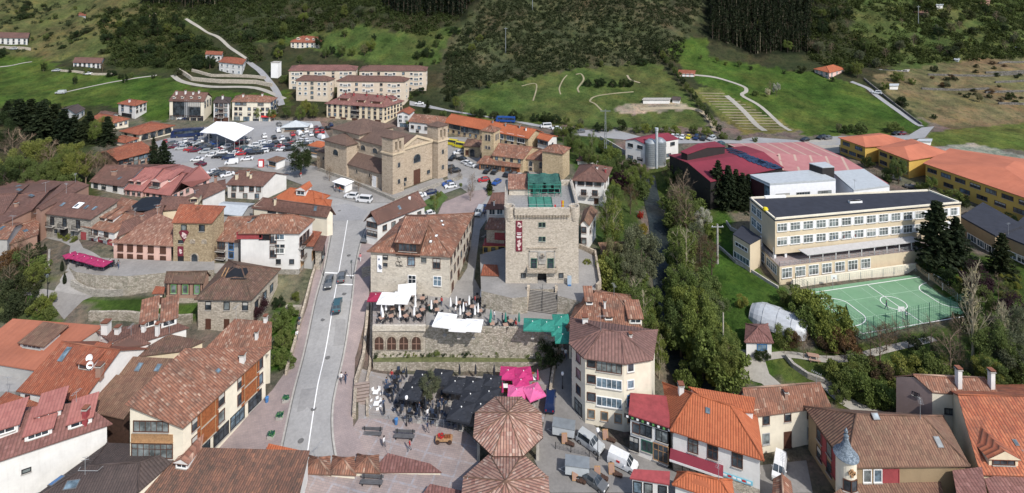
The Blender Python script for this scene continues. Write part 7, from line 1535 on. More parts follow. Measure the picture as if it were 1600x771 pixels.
def car_meshes(shape,colr):
 key=(shape,colr)
 if key in CARM:return CARM[key]
 st,(g0,g1),scr=SHAPES[shape];pm=PAINT[colr];body=MB();gl=MB()
 belt=.92 if shape in ('hatch','saloon') else (1.05 if shape=='suv' else 1.2);hw=.86 if shape in ('hatch','saloon') else.92
 def sec(i):
  x,zt,wt=st[i];e=1 if 0<i<len(st)-1 else.9
  zb=min(belt,zt-.03);return [(x,-hw*e*.96,.24),(x,-hw*e,min(.6,zb-.05)),(x,-hw*e*.98,zb),(x,-wt,zt),(x,0,zt+.035),(x,wt,zt),(x,hw*e*.98,zb),(x,hw*e,min(.6,zb-.05)),(x,hw*e*.96,.24)]
 S=[sec(i) for i in range(len(st))]
 for i in range(len(st)-1):
  a,b=S[i],S[i+1]
  for k in range(8):
   q=[a[k],a[k+1],b[k+1],b[k]]
   side=k in (2,5);top=k in (3,4)
   if (side and g0<=i<g1) or (top and i in scr):
    c=Vector([sum(p[j] for p in q)/4 for j in range(3)]);q2=[tuple(c+(Vector(p)-c)*.9) for p in q]
    gl.face([tuple(Vector(p)+Vector((0,.012*(1 if k>4 else -1 if k<3 else 0),.012))) for p in q2][::-1],G_DARK)
   body.face(q[::-1],pm)
 body.face(S[0],pm);body.face(S[-1][::-1],pm)
 body.box(st[0][0]-.04,st[0][0]+.05,-.72,.72,.28,.46,M_DARKF);body.box(st[-1][0]-.05,st[-1][0]+.04,-.72,.72,.28,.46,M_DARKF)
 b_=body.mesh('body');g_=gl.mesh('windows')
 for p in b_.polygons:p.use_smooth=False
 x0,x1=st[0][0],st[-1][0];wr=.32 if shape in ('hatch','saloon') else.36
 w_=shared('wheel',lambda b:(b.tube((0,-.1,0),(0,.1,0),wr,wr,M_TYRE,16),b.tube((0,-.115,0),(0,.115,0),wr*.6,wr*.6,M_HUB,10)))
 hl=shared('headlight',lambda b:b.box(-.05,.06,-.17,.17,-.07,.07,M_LAMPW));tl=shared('tail_light',lambda b:b.box(-.05,.05,-.1,.1,-.13,.13,M_LAMPR))
 CARM[key]=(b_,g_,w_,hl,tl,x0,x1,wr,hw);return CARM[key]
def car(shape,colr,p,deg,label,group=None,near=False,s=1.0,nm='parked_car',cat='car'):
 b,g,w_,hl,tl,x0,x1,wr,hw=car_meshes(shape,colr)
 t=empty(nm,p,label,cat,group,R(deg));t.scale=(s,s,s)
 inst('body',b,t);inst('windows',g,t)
 for x in (x0+.78,x1-.78):
  for y in (-hw+.1,hw-.1):inst('wheel',w_,t,(x,y,wr))
 if near:
  for y in (-.58,.58):inst('headlight',hl,t,(x0+.03,y,.66));inst('tail_light',tl,t,(x1-.02,y*1.08,.74))
  [(mb:=MB()).box(-.7,-.5,y-.09,y+.09,.95,1.1,PAINT[colr]) or mb.build('mirror',t) for y in (-.98,.98)]
 return t
def street(x0,y0,x1,y1):
 a,b=U(x0,y0),U(x1,y1);return math.degrees(math.atan2(b.y-a.y,b.x-a.x))
rd=street(520,480,530,420)
car('saloon','grey',U(514,445,.08),rd-0,'dark grey saloon coming down the left lane of the road at the crossing',None,True,.86,'car');car('hatch','grey',U(534,437,.08),rd+180,'grey hatchback driving up the right lane at the crossing',None,True,.86,'car');car('suv','teal',U(527,482,.08),rd+180,'dark teal car driving up the road, nearest to the camera',None,True,.84,'car')
car('van','navy',P(860,632,.25),street(862,640,866,580)+180,'dark blue van parked beside the stone lane wall',None,True,.86,'parked_van','van')
car('suv','silver',P(922,697,.05),140,'silver grey off-road car parked below the cream apartment house',None,True,.9)
wv=car('van','white',P(973,728,.05),150,'white delivery van with red mark beside the restaurant',None,True,.86,'parked_van','van')
mb=MB();mb.box(.2,.75,-.97,-.925,1.05,1.35,M_RED);mb.box(.85,1.15,-.97,-.925,1.1,1.3,PAINT['navy']);mb.build('logo',wv);mb=MB();mb.box(.2,.75,.925,.97,1.05,1.35,M_RED);mb.build('logo',wv)
car('van','white',P(1218,738,.05),street(1216,750,1221,715),'white van parked in the shade below the cream tile house',None,True,.86,'parked_van','van')
car('saloon','grey',P(928,756,.05),140,'dark grey car between the trailers at the bottom edge',None,True,.85)
def trailer(x,y,rz,label):
 p=P(x,y,.05);t=empty('box_trailer',p,label,'trailer','grey trailers',R(rz));mb=MB();mb.prism([(-1.6,-.8),(1.6,-.8),(1.6,.8),(-1.6,.8)],.6,1.75,M_METAL,bot=True);mb.build('body',t);mb=MB();mb.prism([(-1.65,-.85),(1.65,-.85),(1.65,.85),(-1.65,.85)],1.75,[1.85]*4,M_GALV);mb.build('lid',t)
 for y_ in (-.85,.85):inst('wheel',car_meshes('hatch','silver')[2],t,(.1,y_,.32))
 mb=MB();mb.tube((-1.6,-.4,.55),(-2.5,0,.5),.05,.05,M_STEEL);mb.tube((-1.6,.4,.55),(-2.5,0,.5),.05,.05,M_STEEL);mb.build('drawbar',t)
trailer(881,681,-12,'grey box trailer parked near the octagonal roof');trailer(902,742,-8,'grey box trailer at the bottom edge beside the dark car')
PK=[(258,224,'red'),(268,226,'grey'),(272,232,'maroon'),(283,234,'silver'),(296,236,'red'),(304,238,'maroon'),(289,222,'white'),(298,224,'navy'),(306,219,'navy'),(310,224,'silver'),(327,215,'grey'),(333,227,'blue'),(348,228,'teal'),(321,230,'grey'),(334,232,'navy'),(320,240,'silver'),(330,245,'white'),(341,247,'black'),(349,247,'black'),(357,249,'navy'),(356,239,'black'),(362,235,'grey'),(369,238,'red'),(375,226,'red'),(387,220,'white'),(380,234,'teal'),(391,235,'silver'),(397,230,'white'),(405,226,'white'),(394,242,'black'),(404,241,'black'),(411,239,'white'),(419,237,'black'),(427,236,'grey'),(436,232,'red'),(413,215,'white'),(428,217,'black'),(441,218,'white'),(449,220,'black'),(459,221,'black'),(470,222,'white'),(479,222,'white'),(420,226,'white'),(411,231,'silver'),(447,205,'grey'),(457,212,'red'),(473,214,'silver'),(478,207,'white'),(494,202,'maroon'),(503,203,'black'),(512,202,'black'),(494,208,'red'),(503,208,'red'),(446,230,'black'),(517,197,'navy'),(436,197,'grey'),(455,195,'silver'),(300,228,'silver'),(312,230,'black'),(315,222,'white'),(339,237,'red'),(347,240,'white'),(318,234,'navy'),(354,232,'white'),(380,226,'black'),(398,236,'grey'),(412,224,'white'),(420,232,'navy'),(436,224,'white'),(445,224,'grey'),(455,227,'red'),(465,228,'white'),(475,228,'black'),(485,226,'silver'),(440,236,'white'),(452,236,'black'),(430,226,'black'),(486,212,'white'),(495,214,'black'),(325,236,'black'),(335,238,'silver'),(365,242,'white'),(376,243,'red'),(386,241,'navy'),(280,228,'white'),(291,229,'black')]
names={'grey':'dark grey','teal':'grey green'}
for i,(x,y,c) in enumerate(PK):
 car(('hatch','saloon','hatch','suv')[i%4],c,U(x,y,.07),12+(-70 if y<226 else 0)+random.uniform(-5,5),f'{names.get(c, c)} car parked in the big car park','cars in the big car park',s=.82)
for x,y,c,a in ((435,206,'white',-60),(467,211,'white',-50),(485,200,'white',-60),(501,217,'white',-40)):car('van',c,U(x,y,.07),a,'white van parked in the big car park','vans in the big car park',s=.8,nm='parked_van',cat='van')
for x,y,c,a,sh,lb in ((308,252,'white',10,'saloon','white car driving along the road below the car park'),(313,259,'maroon',-15,'saloon','maroon car driving along the road below the car park'),(362,257,'white',20,'van','white van driving along the road beside the car park'),(386,251,'white',15,'saloon','white car on the road right of the car park'),(272,264,'navy',0,'saloon','dark blue car parked below the dark cedar'),
(331,272,'white',40,'hatch','white car parked left of the black car above the rose roofs'),(338,274,'black',40,'hatch','black car parked above the rose roofs'),(346,275,'black',40,'hatch','black car parked between others above the rose roofs'),(355,276,'white',40,'saloon','white car parked at the right end of the short row above the rose roofs'),
(549,310,'white',-12,'suv','white car parked at the road bend in front of the church'),(569,316,'white',-12,'minibus','white minibus parked at the road bend in front of the church'),(655,309,'white',25,'saloon','white car at the foot of the church front'),(672,304,'navy',25,'saloon','dark blue car below the church front'),(700,290,'blue',20,'hatch','bright blue car beside the lawn by the square'),(704,294,'white',20,'hatch','white and red car beside the bright blue one'),(690,273,'white',40,'hatch','white car behind the right bell tower'),(701,267,'black',30,'suv','black car right of the church bell tower'),(711,270,'black',30,'hatch','black hatchback next to the bell tower car'),(707,250,'black',70,'hatch','black car driving between church and chapel'),(716,241,'white',20,'hatch','white car in front of the small chapel'),(721,251,'black',-30,'hatch','black car parked below the chapel'),(728,257,'white',-35,'hatch','white car parked right below the chapel'),(735,261,'white',-35,'saloon','white car parked by the church porch corner'),
(761,270,'black',70,'hatch','black car left in the row before the wooden porch'),(773,271,'black',70,'hatch','black car second in the row before the wooden porch'),(793,275,'black',70,'suv','black off-road car in the row before the wooden porch'),(803,277,'grey',70,'hatch','dark grey car in the row before the wooden porch'),(811,279,'silver',70,'hatch','silver car in the row before the wooden porch'),(820,279,'black',70,'suv','black car at the right end of the row before the wooden porch'),(756,284,'red',15,'hatch','red car on the square before the old church'),(776,288,'blue',60,'hatch','blue car by the little conifer behind the keep'),(669,338,'white',30,'hatch','white car at the end wall of the timber gallery house'),(749,335,'silver',80,'van','pale grey car parked in the lane left of the keep'),(757,330,'navy',80,'hatch','dark blue car parked in the lane left of the keep'),(573,376,'grey',80,'hatch','dark car parked by the timber gallery house'),
(853,200,'white',8,'minibus','white minibus on the road above the long orange roof'),(869,203,'white',8,'hatch','white car behind the white minibus'),(889,204,'white',15,'hatch','white car half hidden by shrubs on the upper road'),(906,208,'grey',15,'suv','dark car on the upper road at the river bridge'),(1003,220,'white',5,'hatch','white car on the road behind the white works'),(1051,216,'white',60,'hatch','white car, left end of the row behind the maroon warehouse'),(1058,216,'silver',60,'hatch','silver car in the row behind the maroon warehouse'),(1066,217,'white',60,'hatch','white car beside the yellow one behind the maroon warehouse'),(1076,217,'yellow',60,'hatch','bright yellow car behind the maroon warehouse'),(1088,218,'navy',60,'suv','dark blue car right of the yellow one'),(1099,219,'black',60,'suv','black car in the row behind the maroon warehouse'),(1112,219,'silver',40,'suv','silver car at the right end of the row behind the warehouse'),(1125,227,'teal',20,'hatch','blue green car between the two big red roofs'),(1258,221,'black',20,'hatch','black car on the road behind the pink striped roof'),(1284,218,'black',20,'suv','black car beside the yellow school blocks'),(1293,218,'grey',20,'hatch','dark grey car nearest to the yellow school blocks'),(1401,211,'black',15,'hatch','black car left of a pair on the road above the orange roofs'),(1409,211,'maroon',15,'hatch','dark red car right of a pair on the road above the orange roofs'),(1397,281,'grey',-35,'hatch','dark car parked under the trees by the yellow school'),(1426,295,'grey',-35,'saloon','grey car parked by the round tree at the yellow school'),
(1370,147,'white',-35,'suv','white car on the track below the orange hillside villa'),(95,147,'silver',5,'van','silver van in the field on the left'),(655,164,'white',5,'saloon','white car on the road beside the long cream block'),(137,117,'white',0,'saloon','white car in front of the left hillside farmhouse'),(88,112,'silver',10,'hatch','silver car left of the hillside farmhouse'),(22,78,'silver',5,'hatch','silver car in front of the farmhouse at the left edge'),(285,187,'white',5,'hatch','white car left of the dark glazed building'),(292,187,'navy',5,'hatch','dark blue car left of the dark glazed building')):
 car(sh,c,U(x,y,.1),a,lb,None,s=.82,nm='parked_van' if sh=='van' else 'parked_car',cat='van' if sh=='van' else 'car')
for x,y,lb in ((706,227,'yellow ambulance van left of a pair by the small chapel'),(718,231,'yellow ambulance van right of a pair by the small chapel')):car('minibus','yellow',U(x,y,.07),-25,lb,'yellow vans',s=.9,nm='parked_van',cat='van')
def bus(x,y,deg,colr,label,s=1.0):
 p=U(x,y,.07);t=empty('coach',p,label,'bus',None,R(deg));t.scale=(s,s,s);pm=PAINT[colr];mb=MB()
 prof=[(-5.9,.35),(-5.95,1.2),(-5.7,2.9),(-5.3,3.25),(5.6,3.25),(5.9,3.0),(5.95,.35)]
 for y0,fl in ((-1.25,False),(1.25,True)):f=[(x_,y0,z) for x_,z in prof];mb.face(f if fl else f[::-1],pm)
 for i in range(len(prof)):a,b=prof[i],prof[(i+1)%len(prof)];mb.face([(a[0],-1.25,a[1]),(a[0],1.25,a[1]),(b[0],1.25,b[1]),(b[0],-1.25,b[1])][::-1],pm)
 mb.box(-2,1.5,-.8,.8,3.25,3.45,pm);mb.build('body',t);mb=MB()
 for y0 in (-1.27,1.27):
  for k in range(7):mb.box(-4.6+k*1.48,-3.2+k*1.48,y0-.01,y0+.01,1.7,2.8,G_DARK)
 mb.face([(-5.97,-1.1,1.35),(-5.97,1.1,1.35),(-5.75,1.1,2.85),(-5.75,-1.1,2.85)][::-1],G_DARK);mb.build('windows',t)
 for x_ in (-3.6,3.4):
  for y_ in (-1.12,1.12):inst('wheel',shared('wheel',lambda b:(b.tube((0,-.16,0),(0,.16,0),.5,.5,M_TYRE,16),b.tube((0,-.17,0),(0,.17,0),.28,.28,M_HUB,10))),t,(x_,y_,.5))
bus(293,214,18,'navy','dark blue coach parked at the left of the white tent',.84);bus(790,191,-8,'blue','blue coach behind the long orange roofed hall',.62)
# ---------------------------------------------------------------- people
def person_mesh(pose,cols):
 J={'pel':(0,0,.95),'che':(0,0,1.32),'nek':(0,-.01,1.50),'hed':(0,-.03,1.62),'top':(0,-.02,1.74)}
 st=pose=='walk';a=.20 if st else.04
 L=[('pel','hl'),('hl','kl'),('kl','al'),('al','tl'),('pel','hr'),('hr','kr'),('kr','ar'),('ar','tr'),('pel','che'),('che','nek'),('nek','hed'),('hed','top'),('che','sl'),('sl','el'),('el','wl'),('wl','fl'),('che','sr'),('sr','er'),('er','wr'),('wr','fr')]
 for s,x in (('l',-1),('r',1)):
  k=a*x
  J.update({'h'+s:(x*.09,0,.88),'k'+s:(x*.10,-k*.6-.01,.49),'a'+s:(x*.10,-k*.9+(.12 if st and k<0 else 0),.09),'t'+s:(x*.11,-k*.9-.17+(.12 if st and k<0 else 0),.035),'s'+s:(x*.19,0,1.42),'e'+s:(x*.25,k*.5+.02,1.14),'w'+s:(x*.26,k*.8-.08,.90),'f'+s:(x*.255,k*.9-.12,.80)})
 rad={'pel':.135,'che':.145,'nek':.06,'hed':.095,'top':.07,'h':.09,'k':.058,'a':.042,'t':.035,'s':.062,'e':.042,'w':.03,'f':.026}
 me=bpy.data.meshes.new('person_skin');ks=list(J);me.from_pydata([J[k] for k in ks],[(ks.index(p),ks.index(q)) for p,q in L],[]);o=bpy.data.objects.new('p',me);C.objects.link(o)
 m1=o.modifiers.new('s','SKIN');m2=o.modifiers.new('u','SUBSURF');m2.levels=1
 for i,k in enumerate(ks):
  r=rad.get(k) or rad[k[0]];me.skin_vertices[0].data[i].radius=(r,r*.8 if k in ('che','pel') else r)
 me.skin_vertices[0].data[0].use_root=True
 bpy.context.view_layer.update();r_=bpy.data.meshes.new_from_object(o.evaluated_get(bpy.context.evaluated_depsgraph_get()));bpy.data.objects.remove(o)
 r_.materials.clear();ms=[cols[0],cols[1],M_SKIN,M_HAIR,M_DARKF]
 for m_ in ms:r_.materials.append(m_)
 for p in r_.polygons:
  c=p.center;arm=abs(c.x)>.21
  p.material_index=4 if c.z<.09 else 2 if (c.z>1.49 or (arm and c.z<1.0)) else 1 if c.z<.97 and not arm else 0;p.use_smooth=True
 hm=MB();hm.lathe([(.118,-.03),(.122,.03),(.10,.09),(.05,.13),(.01,.14)],M_HAIR,10,(0,.01,1.64));return r_,hm.mesh('hair')
PM={}
def person(p,rz,pose,top,leg,label):
 k=(pose,top.name,leg.name)
 if k not in PM:PM[k]=person_mesh(pose,(top,leg))
 t=inst('person',PM[k][0],None,p,R(rz));tag(t,label,'person','people in the streets');inst('hair',PM[k][1],t)
CLn=plain('navy cloth',(.02,.03,.07),.9,.1);CLw=plain('white cloth',(.7,.7,.7),.9,.1);CLg=plain('grey cloth',(.12,.12,.13),.9,.1);CLp=plain('pink cloth',(.6,.2,.22),.9,.1);CLj=plain('denim',(.04,.07,.13),.9,.15);CLr=plain('red cloth',(.4,.03,.03),.9,.1)
for x,y,rz,po,a,b,lb in ((533,600,0,'walk',CLw,CLg,'person in white top walking on the right pavement of the road'),(540,600,0,'walk',CLn,CLj,'person in navy jacket walking beside another on the right pavement'),(464,532,20,'walk',CLw,CLg,'person in white top on the left pavement by the green slope'),(467,516,20,'stand',CLg,CLn,'person in grey standing on the left pavement by the parapet'),(468,509,200,'stand',CLn,CLj,'person in navy beyond two others on the left pavement'),(563,410,180,'walk',CLp,CLw,'small person in pink on the right pavement near the crossing'),(884,562,0,'walk',CLw,CLj,'person in white top in the dark lane by the pink parasols'),(890,556,10,'walk',CLg,CLn,'person in grey in the dark lane beside the apartment house'),(525,301,30,'stand',CLn,CLg,'person standing left of the cream food stall'),(531,302,-30,'stand',CLr,CLj,'person in red at the counter of the cream food stall'),(470,279,0,'walk',CLr,CLw,'person in red walking under the big dark tree'),(1385,484,40,'walk',CLn,CLj,'person in navy in the middle of the sports court'),(1416,500,-60,'stand',CLw,CLg,'person in white at the near side of the sports court'),(757,340,0,'walk',CLg,CLn,'person in the lane beside the house left of the keep'),(765,352,0,'walk',CLn,CLg,'person in dark clothes further down the lane left of the keep'),(492,413,90,'stand',CLr,CLn,'person in red by the shop row'),(498,408,90,'walk',CLn,CLj,'person in navy by the shop row'),(515,352,0,'walk',CLg,CLn,'person on the left pavement beside the cream house'),(637,632,0,'stand',CLn,CLg,'person in navy among the black parasols')):
 person(U(x,y,.16) if not (1380<x<1420) else P(x,y,3.12),rz,po,a,b,lb)
for x,y,z,po,a,b,wh in [(x,y,0,'stand' if (x+y)%2 else 'walk',(CLn,CLg,CLr,CLw,CLj)[x%5],(CLj,CLn,CLg)[y%3],'among the tables of the black parasol terrace') for x,y in ((604,606),(612,594),(630,622),(645,632),(655,645),(676,640),(690,636),(707,646),(599,640),(668,655))]+[(x,y,6.05,'stand',(CLw,CLn,CLr,CLg)[x%4],(CLj,CLg)[y%2],'on the wide terrace below the keep') for x,y in ((690,478),(712,492),(742,476),(772,500),(785,505),(806,515),(728,486))]+[(x,y,8.5,'walk',(CLn,CLw,CLg)[x%3],CLj,'on the old town terrace by the magenta parasols') for x,y in ((172,418),(140,415),(185,420),(115,412))]+[(x,y,.1,'walk',(CLw,CLr,CLn)[x%3],CLg,'crossing the paved plaza') for x,y in ((640,705),(600,700),(668,676))]:
 person(P(x,y,z),(x*37)%360,po,a,b,f'person in {a.name.split()[0]} {wh}')
# ---------------------------------------------------------------- trees
L_GREEN=leafm('spring green leaves',[(.095,.130,.030),(.150,.195,.052),(.205,.25,.085)]);L_YEL=leafm('yellow green leaves',[(.12,.145,.034),(.18,.205,.055),(.24,.255,.09)]);L_DARK=leafm('dark green leaves',[(.020,.034,.014),(.034,.056,.021),(.054,.078,.030)]);L_CON=leafm('conifer needles',[(.014,.024,.012),(.026,.040,.018),(.044,.058,.026)]);L_OLIVE=leafm('grey olive leaves',[(.10,.11,.06),(.15,.16,.095),(.20,.21,.135)]);L_PURP=leafm('purple leaves',[(.025,.012,.018),(.05,.022,.03),(.075,.035,.045)]);L_BUD=leafm('reddish brown buds',[(.085,.05,.03),(.13,.085,.05),(.17,.12,.07)]);L_GREYG=leafm('grey green scrub leaves',[(.030,.038,.020),(.048,.063,.028),(.074,.090,.044)]);L_WHITE=leafm('white blossom',[(.22,.22,.16),(.42,.42,.36),(.6,.6,.55)]);L_REDB=leafm('red blossom',[(.25,.02,.02),(.38,.05,.03)]);L_GOLD=leafm('golden blossom',[(.16,.13,.03),(.28,.23,.05),(.36,.31,.09)]);L_MID=leafm('mid green leaves',[(.076,.106,.030),(.122,.160,.050),(.165,.205,.076)]);L_TWIG=leafm('bare twig haze',[(.075,.06,.045),(.115,.095,.07),(.15,.13,.10)])
def leaves_mesh(name,pts,size,mat,rg,squash=1.0):
 n=len(pts);d=rg.normal(size=(n,3));d/=np.linalg.norm(d,axis=1)[:,None];e=rg.normal(size=(n,3));e-=(e*d).sum(1)[:,None]*d;e/=np.linalg.norm(e,axis=1)[:,None]
 s=size*(.6+.8*rg.random(n))[:,None];a=d*s;b=e*s*.7*squash
 v=np.stack([pts-a,pts-b*.9,pts+a,pts+b*.9],1).reshape(-1,3);me=bpy.data.meshes.new(name);me.vertices.add(len(v));me.vertices.foreach_set('co',v.ravel())
 me.loops.add(4*n);me.loops.foreach_set('vertex_index',np.arange(4*n));me.polygons.add(n);me.polygons.foreach_set('loop_start',np.arange(0,4*n,4));me.polygons.foreach_set('loop_total',np.full(n,4));me.update();me.validate();me.materials.append(mat);return me
def crown_pts(rg,n,zc,rx,rz_,blobs,br=.42,shell=.55):
 c=rg.normal(size=(blobs,3));c/=np.linalg.norm(c,axis=1)[:,None];c*=(.35+.6*rg.random(blobs)**.6)[:,None];w_=rg.random(blobs)*.5+.6;k=rg.integers(0,blobs,n)
 u=rg.normal(size=(n,3));u/=np.linalg.norm(u,axis=1)[:,None];u*=(shell+(1-shell)*rg.random(n))[:,None]*(br*w_[k])[:,None]
 p=(c[k]+u)*np.array([rx,rx,rz_]);p[:,2]+=zc;return p
def branches(rg,levels,h,lean=.25,r=.02,up=.6,n0=7,start=.35,mat=None,nm='trunk',twig=.5):
 mb=MB();mat=mat or M_BARK;mb.tube((0,0,-.04),(0,0,h*.55),r,r*.6,mat,6);mb.tube((0,0,h*.55),(.01,0,h),r*.6,r*.12,mat,5,False)
 def rec(p,d,l,rr,lv):
  q=p+d*l;mb.tube(p,q,rr,rr*.45,mat,4 if lv>1 else 3,False)
  if lv>0:
   for k in range(4):
    t=.35+.6*rg.random();dd=(d+Vector(rg.normal(size=3))*.55+Vector((0,0,up*.25))).normalized();rec(p.lerp(q,t),dd,l*(.45+.25*rg.random()),rr*.5,lv-1)
 for k in range(n0):
  z=h*(start+(.95-start)*k/n0);a=2.4*k+rg.random();d=Vector((math.cos(a),math.sin(a),up+.5*rg.random())).normalized();rec(Vector((0,0,z)),d,twig*(1.1-.7*z/h)*(.7+.5*rg.random()),r*.42,levels)
 return mb.mesh(nm)
TREE={}
def add_kind(k,trunk,crown):TREE.setdefault(k,[]).append((trunk,crown))
for v in range(3):
 rg=np.random.default_rng(100+v)
 tr=branches(rg,1,.8,r=.025,n0=6,start=.3,twig=.3)
 for k,mt in (('green',L_GREEN),('yellow',L_YEL),('mid',L_MID),('dark',L_DARK),('olive',L_OLIVE),('purple',L_PURP),('blossom',L_WHITE)):add_kind(k,tr,leaves_mesh('crown',crown_pts(np.random.default_rng(40+v),11000,.61,.33,.41,30,.34,.35),.0115,mt,rg))
 tr2=branches(rg,2,1.0,r=.016,n0=9,start=.25,up=1.3,mat=M_TWIGP,twig=.22)
 P_=crown_pts(rg,4200,.58,.20,.44,30,.34,.1);add_kind('sparse',tr2,leaves_mesh('crown',P_,.0095,L_GREEN,rg))
 P_=crown_pts(rg,3600,.60,.30,.42,28,.36,.1);add_kind('budding',branches(rg,2,.95,r=.018,n0=10,start=.2,up=.9,twig=.36),leaves_mesh('crown',P_,.008,L_BUD,rg))
 P_=crown_pts(rg,3800,.58,.32,.42,28,.40,.1);add_kind('bare',branches(rg,2,.95,r=.018,n0=11,start=.18,up=.9,mat=M_TWIG,twig=.38),leaves_mesh('crown',P_,.0085,L_TWIG,rg,.4))
 add_kind('poplar',branches(rg,2,1.0,r=.013,n0=18,start=.3,up=2.6,mat=M_TWIGP,twig=.24),leaves_mesh('crown',crown_pts(rg,260,.70,.10,.34,14,.3,.2),.010,leafm('pale twig tips',[(.30,.28,.17),(.40,.38,.24)]),rg,.5))
 L_=[]
 for ly in range(17):
  z0=.06+.93*(ly/17)**.92;R_=(1-z0)**.85*.23*rg.uniform(.72,1.12)+.012;nb=int(rg.integers(7,11))
  for k in range(nb):
   a0=6.283*(k+rg.random()*.6)/nb;m_=int(30*(.35+R_*6));Rk=R_*rg.uniform(.6,1.1);t_=rg.random(m_)**.7;a_=a0+rg.normal(size=m_)*.13*(1.2-t_*.6);r_=t_*Rk
   L_.append(np.stack([r_*np.cos(a_),r_*np.sin(a_),z0-r_*rg.uniform(.12,.42)+rg.normal(size=m_)*.006],1))
 mb=MB();mb.tube((0,0,-.03),(0,0,.96),.016,.003,M_BARK,6);add_kind('conifer',mb.mesh('trunk'),leaves_mesh('crown',np.concatenate(L_),.019,L_CON,rg))
 n=3000;z=rg.random(n);a=rg.random(n)*6.283;rr=np.sin(np.clip(z*.95+.12,0,1)*math.pi)**.7*.17*(.5+.5*rg.random(n)**.5)*(1-.45*z)+.004;pts=np.stack([rr*np.cos(a),rr*np.sin(a),.03+.97*z],1);mb=MB();mb.tube((0,0,-.03),(0,0,.9),.02,.004,M_BARK,6);add_kind('cypress',mb.mesh('trunk'),leaves_mesh('crown',pts,.018,L_CON,rg))
 for k,mt in (('bush',L_MID),('bush_green',L_GREEN),('bush_dark',L_DARK),('bush_yellow',L_YEL),('bush_purple',L_PURP),('bush_red',L_REDB),('bush_gold',L_GOLD),('bush_white',L_WHITE),('bush_bare',L_BUD),('bush_scrub',L_GREYG)):
  P_=crown_pts(np.random.default_rng(70+v),3200,.42,.62,.5,16,.42);P_=P_[P_[:,2]>-.05];mb=MB()
  for i in range(6):t_=i*1.05;mb.tube((0,0,-.1),(.3*math.cos(t_),.3*math.sin(t_),.5),.03,.01,M_BARK,4,False)
  add_kind(k,mb.mesh('stem'),leaves_mesh('crown',P_,.034,mt,rg))
def tree(kind,x,y,hpx,label,group,nm='tree',wide=1.0,p=None,h=None):
 p=p or U(x,y);hm=h or hpx*p.y/F;v=random.randrange(3);tr,cr=TREE[kind][v]
 t=empty(nm,p,label,'bush' if 'bush' in kind else 'tree',group,random.uniform(0,6.28));t.scale=(hm*wide,hm*wide,hm);inst(tr.name.split('.')[0],tr,t);inst('crown',cr,t)
DESC={'green':'fresh green leafy tree','yellow':'yellow green leafy tree','mid':'mid green leafy tree','dark':'dense dark green tree','olive':'grey green tree','purple':'purple leaved tree','blossom':'white blossoming tree','sparse':'thin pale barked tree','budding':'reddish brown budding tree','bare':'bare grey brown tree','poplar':'tall bare pale poplar','conifer':'dark conifer','cypress':'dark upright cypress','bush':'green bush','bush_green':'bright green bush','bush_dark':'dark green bush','bush_yellow':'yellow green bush','bush_purple':'purple brown bush','bush_red':'bright red flowering bush','bush_gold':'golden yellow bush','bush_white':'white flowering bush','bush_bare':'reddish brown leafless bush','bush_scrub':'grey green scrubby bush'}
def grove(lst,where,group,wide=1.6):
 for k,x,y,h in lst:tree(k,x,y,h,f'{DESC[k]} {where}',group,'conifer_tree' if k in ('conifer','cypress') else 'bush' if 'bush' in k else 'tree',(wide if k=='conifer' else 1.0) if 'bush' not in k else.85)
rs=random.Random(11)
L_SCRUB=leafm('dark scrub leaves',[(.021,.031,.013),(.034,.047,.019),(.055,.066,.030)],.25);L_MIDS=leafm('mixed scrub leaves',[(.020,.032,.011),(.036,.056,.017),(.058,.078,.026)],.22)
def scatter(poly,n,kinds,hm,where,group,dmin=9):
 xs_=[p[0] for p in poly];ys_=[p[1] for p in poly];got=[];tries=0
 while len(got)<n and tries<n*60:
  tries+=1;x,y=rs.uniform(min(xs_),max(xs_)),rs.uniform(min(ys_),max(ys_))
  if not inpoly([x],[y],poly)[0] or (280<x<400 and abs(y-(30+(x-290)*.62))<16) or any((x-a)**2+((y-b)*1.8)**2<dmin*dmin for a,b in got):continue
  got.append((x,y));k=rs.choice(kinds);p=U(x,y);tree(k,x,y,0,f'{DESC[k]} {where}',group,'conifer_tree' if k=='conifer' else 'bush' if 'bush' in k else 'tree',rs.uniform(.9,1.3),p,rs.uniform(*hm))
tree('dark',470,277,54,'big dark evergreen tree left of the church',None,wide=1.15);tree('conifer',256,264,46,'spreading dark cedar at the corner of the car park',None,'conifer_tree',1.7);tree('conifer',240,262,50,'slim dark conifer beside the spreading cedar',None,'conifer_tree',1.0)
tree('olive',673,628,44,'grey green olive tree among the black parasols',None,wide=1.2,p=P(673,628,0));tree('conifer',1464,410,100,'tallest dark spruce in front of the beige school',None,'conifer_tree',1.8);tree('conifer',1494,412,76,'smaller dark spruce right beside the tallest one',None,'conifer_tree',1.8);tree('conifer',1566,428,66,'dark spruce before the second school wing',None,'conifer_tree',1.7)
tree('poplar',1520,588,165,'tall bare pale poplar at the corner of the court',None,wide=1.1);tree('poplar',1566,578,105,'bare pale poplar at the right edge of the garden',None);tree('purple',1527,480,66,'purple plum tree right of the court',None,wide=1.1);tree('purple',1590,520,60,'purple plum tree at the right edge',None,wide=1.2);tree('purple',395,505,42,'dark purple brown bushy tree before the derelict house',None,wide=1.5)
tree('conifer',1215,272,30,'small dark conifer before the white modern building',None,'conifer_tree',1.4);tree('conifer',765,300,20,'small round conifer behind the keep',None,'conifer_tree',1.8);tree('conifer',241,52,34,'tall dark fir on the left hill',None,'conifer_tree',1.4);tree('bush_red',1001,342,13,'bright red flowering bush beside the river',None,'bush',.6);tree('bush_gold',1005,372,24,'golden yellow bush beside the river',None,'bush',.6);tree('bush_dark',858,572,40,'dark leafless looking bush at the end of the long wall',None,'bush',.8);tree('bush_purple',968,292,26,'purple flowering bush near the chalet',None,'bush',1.0)
